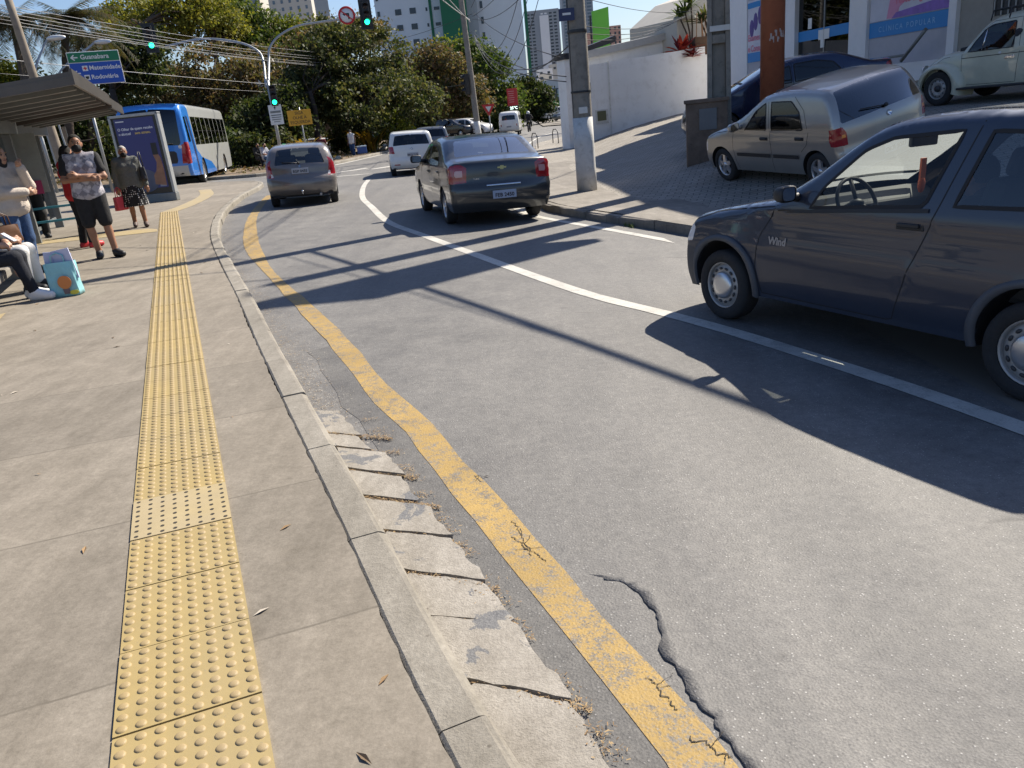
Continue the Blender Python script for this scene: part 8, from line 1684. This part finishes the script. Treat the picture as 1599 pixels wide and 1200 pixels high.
# ------------------------------------------------------------------ buildings beyond
def tower(label, px0, px1, pyt, d, pyb, wall, wins=(), strips=(), depth=14, name='tower_block', glassm=None, wm=None, yaw=0.0):
    """wins: (px0,px1,step_x,py0,py1,step_y,wpx,hpx); all sizes follow the front face"""
    a, b = at(px0, 100, d), at(px1, 100, d); M = frame_m(((a.x+b.x)/2, (a.y+b.y)/2, 0), (b.x-a.x, b.y-a.y, 0)) @ Matrix.Rotation(yaw, 4, 'Z'); o = thing(name, label, 'building', mat=M); w_ = (b-a).length; k = d/FPX
    top = onplane((px0+px1)/2, pyt, M)[1]; mb = MB(); mb.box((0, depth/2, (top-6)/2), (w_, depth, top+6)); mb.build('wall', wall, o)
    for q0, q1, py, pb, mt, out in strips:
        x0, x1 = onplane(q0, py, M)[0], onplane(q1, py, M)[0]; xm_ = (px0+px1)/2; z1 = onplane(xm_, py, M)[1]; z0 = onplane(xm_, pb, M)[1]; mb = MB(); mb.box(((x0+x1)/2, -out/2, (z0+z1)/2), (x1-x0, out, z1-z0)); mb.build('facade_strip', mt, o)
    cnt = 0; me = {}
    for xs, zs, ww, hh, mt in wins:
        for x in xs:
            for z in zs:
                if z > top-.5 or z < -2: continue
                key = (ww, hh, mt.name)
                if key not in me: mb = MB(); mb.box((0, -.03, 0), (ww, .1, hh)); ob = mb.build('window', mt, o); me[key] = ob
                else: ob = me[key].copy(); COL.objects.link(ob); ob.parent = o
                ob.location = (x, 0, z); cnt += 1
    return o
TWH = pmat('tower_white', (.74, .75, .76), .8, var=.05, scale=.1); TGR = pmat('tower_green', (.02, .15, .07), .7, var=.08, scale=.1); TSH = pmat('tower_white_shaded', (.42, .43, .45), .8, var=.05, scale=.1); TBE = pmat('tower_beige', (.50, .47, .42), .8, var=.05, scale=.1); TGY = pmat('tower_bluegrey', (.27, .30, .33), .6, var=.1, scale=.1); WIN = pmat('window_dark', (.03, .04, .055), .15); WINB = pmat('window_blue', (.12, .16, .2), .15); TPK = pmat('tower_pink', (.45, .27, .22), .8, var=.1, scale=.1)
dT = 150.0
def zf_(py, px, d): return at(px, py, d).z
zs = [zf_(68-23.5*i, 640, dT) for i in range(-4, 14)]
T1 = tower('white tower block with a broad green band left part', 598, 700, -420, dT, 250, TWH, [((-2.0+.0*1, .75), zs, 1.15, 1.0, WIN), ((-5.7,), zs, .5, .9, WIN), ((3.35,), zs, .35, .6, WIN), ((5.25,), zs, 1.0, .55, WIN)], [(617, 621.5, -420, 230, TGR, .15), (648, 659, -420, 230, TGR, .15), (676, 700, -420, 230, TSH, .05)], 18)  # grey strip paints the shadowed wing of the white front as a colour
T2_ = tower('dark green middle wing of the white tower block', 698, 737, -420, dT-3, 250, TGR, [((1.6,), [z+.4 for z in zs], .45, .9, WIN)], [], 18)
T3_ = tower('white right wing of the tower block with a thin green line', 736, 822, -420, dT+2, 250, TWH, [((-4.1, -2.3), zs, .5, 1.2, WIN)], [(781, 786, -420, 230, TGR, .15)], 18)
zt = lambda px, d, y0, y1, n: [zf_(y0+(y1-y0)*i/n, px, d) for i in range(n+1)]
tower('grey apartment tower with white balconies in the distance', 826, 878, 15, 300, 180, TGY, [((-5.2, -3.6, 3.2, 4.9), zt(852, 300, 24, 105, 16), 1.1, .55, WIN), ((0, 1.4), zt(852, 300, 24, 105, 16), .9, .5, TWH)], [(842, 856, 24, 110, TWH, .4)], 14)
tower('tall glass tower behind the thick concrete pole', 884, 931, -120, 340, 180, TGY, [((-5, -2.5, 0, 2.5, 5), zt(908, 340, -60, 70, 26), 1.9, .8, WINB)], [], 14)
tower('beige tower at top left beyond the trees', 378, 424, -60, 210, 200, TBE, [((-2.6, -.8, 1.2, 2.8), zt(400, 210, -50, 60, 10), .7, .9, WINB)], [(376, 386, -60, 120, TGY, .1)], 14)
tower('second beige tower right of the first, beyond the lime tree', 437, 502, -60, 200, 200, TBE, [((-4, -2, 0, 2, 4), zt(470, 200, -50, 60, 10), .6, .8, WINB)], [(480, 502, -60, 120, TGY, .1)], 14)
tower('low pink block right of the lime-green billboard', 951, 972, 40, 230, 130, TPK, [((-1.2, .3, 1.5), zt(960, 230, 46, 75, 4), .5, .7, WIN)], [], 8, 'apartment_block')
tower('low pink block left of the lime-green billboard', 905, 930, 52, 230, 130, TPK, [((-1.6, 0, 1.6), zt(916, 230, 57, 80, 4), .5, .7, WIN)], [], 8, 'apartment_block')
tower('small blue and beige block on the skyline above the white house wall', 1028, 1046, 31, 240, 130, TBE, [], [(1027, 1035, 31, 60, pmat('paint_skyblue', (.12, .22, .42), .7), .2)], 8, 'apartment_block')
for i, (a, b, t, d, mt) in enumerate(((838, 862, 108, 210, TWH), (858, 884, 100, 230, TBE), (872, 896, 112, 190, TPK), (842, 860, 116, 180, TBE), (560, 600, 175, 110, TWH))):
    o = tower(['white hillside house below the grey tower', 'beige hillside house below the grey tower', 'pink hillside house beside the wall end', 'small beige hillside house nearest the round tree', 'white low building glimpsed beyond the fig tree trunks'][i], a, b, t, d, 190, mt, [((-1.0, 1.0), [zf_(t+6, (a+b)/2, d)], .7, .6, WIN)], [], 8, 'house'); 
SF = tower('low shop building with a green sign at the far end of the street', 848, 892, 124, 125, 205, pmat('shop_white', (.45, .50, .52), .7), [((0.2, 1.4), [zf_(170, 870, 125)], .8, 1.4, WINB)], [(856, 892, 138, 186, pmat('shop_dark', (.04, .06, .07), .5), .1), (858, 884, 157, 164, pmat('shop_green', (.02, .30, .05), .5), .2), (870, 884, 140, 152, pmat('shop_pale', (.30, .42, .44), .5), .2)], 10, 'shop_building')
q0, q1 = at(927, 75, 62), at(953, 75, 62); BB = thing('billboard', 'bright lime-green billboard panel behind the white house wall', 'billboard', mat=frame_m(q0, (q1.x-q0.x, q1.y-q0.y, 0))); hb_ = at(940, 16, 62).z-q0.z; mb = MB(); mb.prism([(0, -.3), ((q1-q0).length, -.3+.0), ((q1-q0).length, hb_+.1), (0, hb_-.12)], 'y', 0, .2); mb.build('panel', pmat('lime_panel', (.17, .55, .05), .5, var=.06, scale=.6), BB)
mb = MB(); mb.box((-.12, .1, hb_/2-.6), (.12, .25, hb_+.4)); mb.build('post', DARKM, BB); mb = MB(); mb.box((.6, .4, -1.5), (.2, .2, 5)); mb.build('leg', DARKM, BB)
gs = at(663, 184, 88); GS = thing('shop_sign', 'green and yellow board glimpsed between the trees', 'sign', mat=facing(gs)); mb = MB(); mb.box((0, 0, 0), (2.4, .1, 2.0)); mb.build('board', SGN_G, GS); mb = MB(); mb.box((0, -.06, .35), (1.6, .02, .3)); mb.build('yellow_band', SGN_Y, GS); mb = MB(); mb.tube([(0, .1, -.9), (0, .1, -3)], .06, 6); mb.build('post', POSTM, GS)
# motorcyclist far off
q = at(827, 206, 66); MC = thing('motorcycle', 'dark motorcycle with a rider ahead of the white van', 'motorcycle', q, rad(80)); mb = MB()
for x in (-.62, .62): mb = MB(); mb.lathe([(.30, -.05), (.31, 0), (.30, .05), (.22, .05), (.22, -.05), (.30, -.05)], 'y', (x, 0, .31), 18); mb.build('wheel', TYRE, MC)
mb = MB(); mb.tube([(-.62, 0, .31), (-.1, 0, .5), (.5, 0, .85), (.62, 0, .31)], .045, 6); mb.box((-.05, 0, .45), (.4, .24, .3)); mb.build('engine_frame', DARKM, MC); mb = MB(); mb.ball((.12, 0, .82), (.28, .15, .13), 10); mb.build('fuel_tank', P_RED, MC); mb = MB(); mb.box((-.4, 0, .82), (.6, .24, .1)); mb.build('saddle', BLACKP, MC, bevel=.03); mb = MB(); mb.tube([(.4, -.34, 1.05), (.48, 0, 1.0), (.4, .34, 1.05)], .02, 6); mb.build('handlebar', BLACKP, MC)
rd, _, _ = person('rider in dark clothes and a white helmet on the dark motorcycle', q+Vector((0, 0, .34)), rad(80)+rad(90), 1.70, dict(SIT, al=(.16, -.25, .12), ar=(-.16, -.25, .12), kl=(.18, -.38, .48), kr=(-.18, -.38, .48), tl=(.16, -.4, .08), tr=(-.16, -.4, .08), el=(.28, -.2, .8), er=(-.28, -.2, .8), wl=(.30, -.42, .74), wr=(-.30, -.42, .74)), SK1, None, None, [('jacket', LONG, .03, BLK, .03), ('trousers', PANTS, .025, BLK, .03)], h=.02)
mb = MB(); mb.ball((0, -.05, 1.17), (.145, .16, .15), 14); mb.build('helmet', SGN_W, rd)

# ------------------------------------------------------------------ overhead cables
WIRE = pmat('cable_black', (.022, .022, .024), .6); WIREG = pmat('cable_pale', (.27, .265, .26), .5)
def wire(a, b, sag=.5, r=.012, label='thin black overhead cable strung between the poles', grp='overhead cables', mat=None):
    a, b = Vector(a), Vector(b); P = [a.lerp(b, t)-Vector((0, 0, 4*sag*t*(1-t))) for t in np.linspace(0, 1, 16)]; mb = MB(); mb.tube([p-a for p in P], r, 5); o = mb.build('overhead_cable', mat or WIRE); o.location = a; return tag(o, label, 'cable', grp)
pale = 'pale sunlit cable of the bundle crossing above the bus'; gpale = 'cables of the bundle above the bus'
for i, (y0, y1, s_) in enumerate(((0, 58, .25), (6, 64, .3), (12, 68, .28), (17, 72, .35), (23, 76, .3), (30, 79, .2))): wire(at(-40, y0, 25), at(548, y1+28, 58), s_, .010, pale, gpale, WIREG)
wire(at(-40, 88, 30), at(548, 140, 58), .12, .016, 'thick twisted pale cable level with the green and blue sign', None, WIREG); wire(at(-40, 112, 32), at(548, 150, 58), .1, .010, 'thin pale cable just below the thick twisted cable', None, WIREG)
jn = lambda px, py: at(px, py, 44)
up = 'black cable fanning up and right from the thin leaning pole'; gu = 'cables fanning from the leaning pole'
for p0, p1, d1, s_ in (((738, 26), (800, -30), 30, .1), ((738, 30), (845, -40), 26, .5), ((740, 55), (815, -30), 30, 1.6), ((741, 58), (830, -30), 28, 2.0), ((741, 62), (850, -40), 26, 2.4), ((738, 18), (882, 92), 19, .3), ((740, 50), (884, 120), 19, .5), ((741, 60), (884, 84), 19, .9), ((741, 62), (890, 70), 18, 1.2), ((743, 70), (884, 128), 18.5, .4), ((736, 12), (760, -40), 36, 0)): wire(jn(*p0), at(*p1, d1), s_, .014, up, gu)
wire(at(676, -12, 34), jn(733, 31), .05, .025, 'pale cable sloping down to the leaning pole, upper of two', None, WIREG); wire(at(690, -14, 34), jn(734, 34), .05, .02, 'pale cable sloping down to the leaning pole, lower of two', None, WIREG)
lt = 'thin cable running left from the leaning pole over the trees'; gl_ = 'cables left of the leaning pole'
for y0, y1, d_ in ((78, 50, 52), (86, 56, 52), (124, 130, 50), (60, 22, 52)): wire(at(550, y0+14, 58), jn(737, y1), .3, .012, lt, gl_)
sk = 'thin cable crossing the sky to the right of the thick pole'; gs_ = 'cables in the sky at right'
for p0, p1, d0_, d1_ in (((905, 40), (1080, 22), 17, 30), ((905, 52), (1070, 26), 17, 30), ((905, 62), (1060, 30), 17, 30), ((905, -5), (1100, 12), 17, 32)): wire(at(*p0, d0_), at(*p1, d1_), .25, .008, sk, gs_)
# cables above the right kerb, out of the picture, whose shadows cross the road
top9 = Vector((pb_.x, pb_.y, pb_.z+6.4)); wire(top9, (6.8, 7.5, 6.15), .1, .045, 'thick cable bundle along the right kerb', None); wire((6.8, 7.5, 6.15), (11.0, -1.0, 6.4), .1, .045, 'thick cable bundle along the right kerb towards the viewer', None)
wire(top9+Vector((.1, 0, .5)), (7.7, 7.8, 6.9), .1, .012, 'upper thin cable along the right kerb', None); wire((pb_.x, pb_.y, pb_.z+8.2), (-14.5, 15.5, 7.6), .4, .014, 'cable crossing the road from the thick pole', None); wire((pb_.x, pb_.y, pb_.z+7.2), (-15, 24, 7.2), .5, .014, 'lower cable crossing the road from the thick pole', None); wire((PO_[0], PO_[1], zpo+8.8), (-13.5, 12.5, 7.8), .4, .02, 'cable crossing the road from the grey tapered post', None)
for dx, dy, k_ in ((.0, 0, .3), (.5, .4, .6), (-.4, .2, .9)): wire((pb_.x+dx*.1, pb_.y, pb_.z+7.6+k_), (p7.x+dx, p7.y, p7.z+9+k_), .5, .014, 'black cable from the thick pole to the leaning pole', 'cables between the two poles')
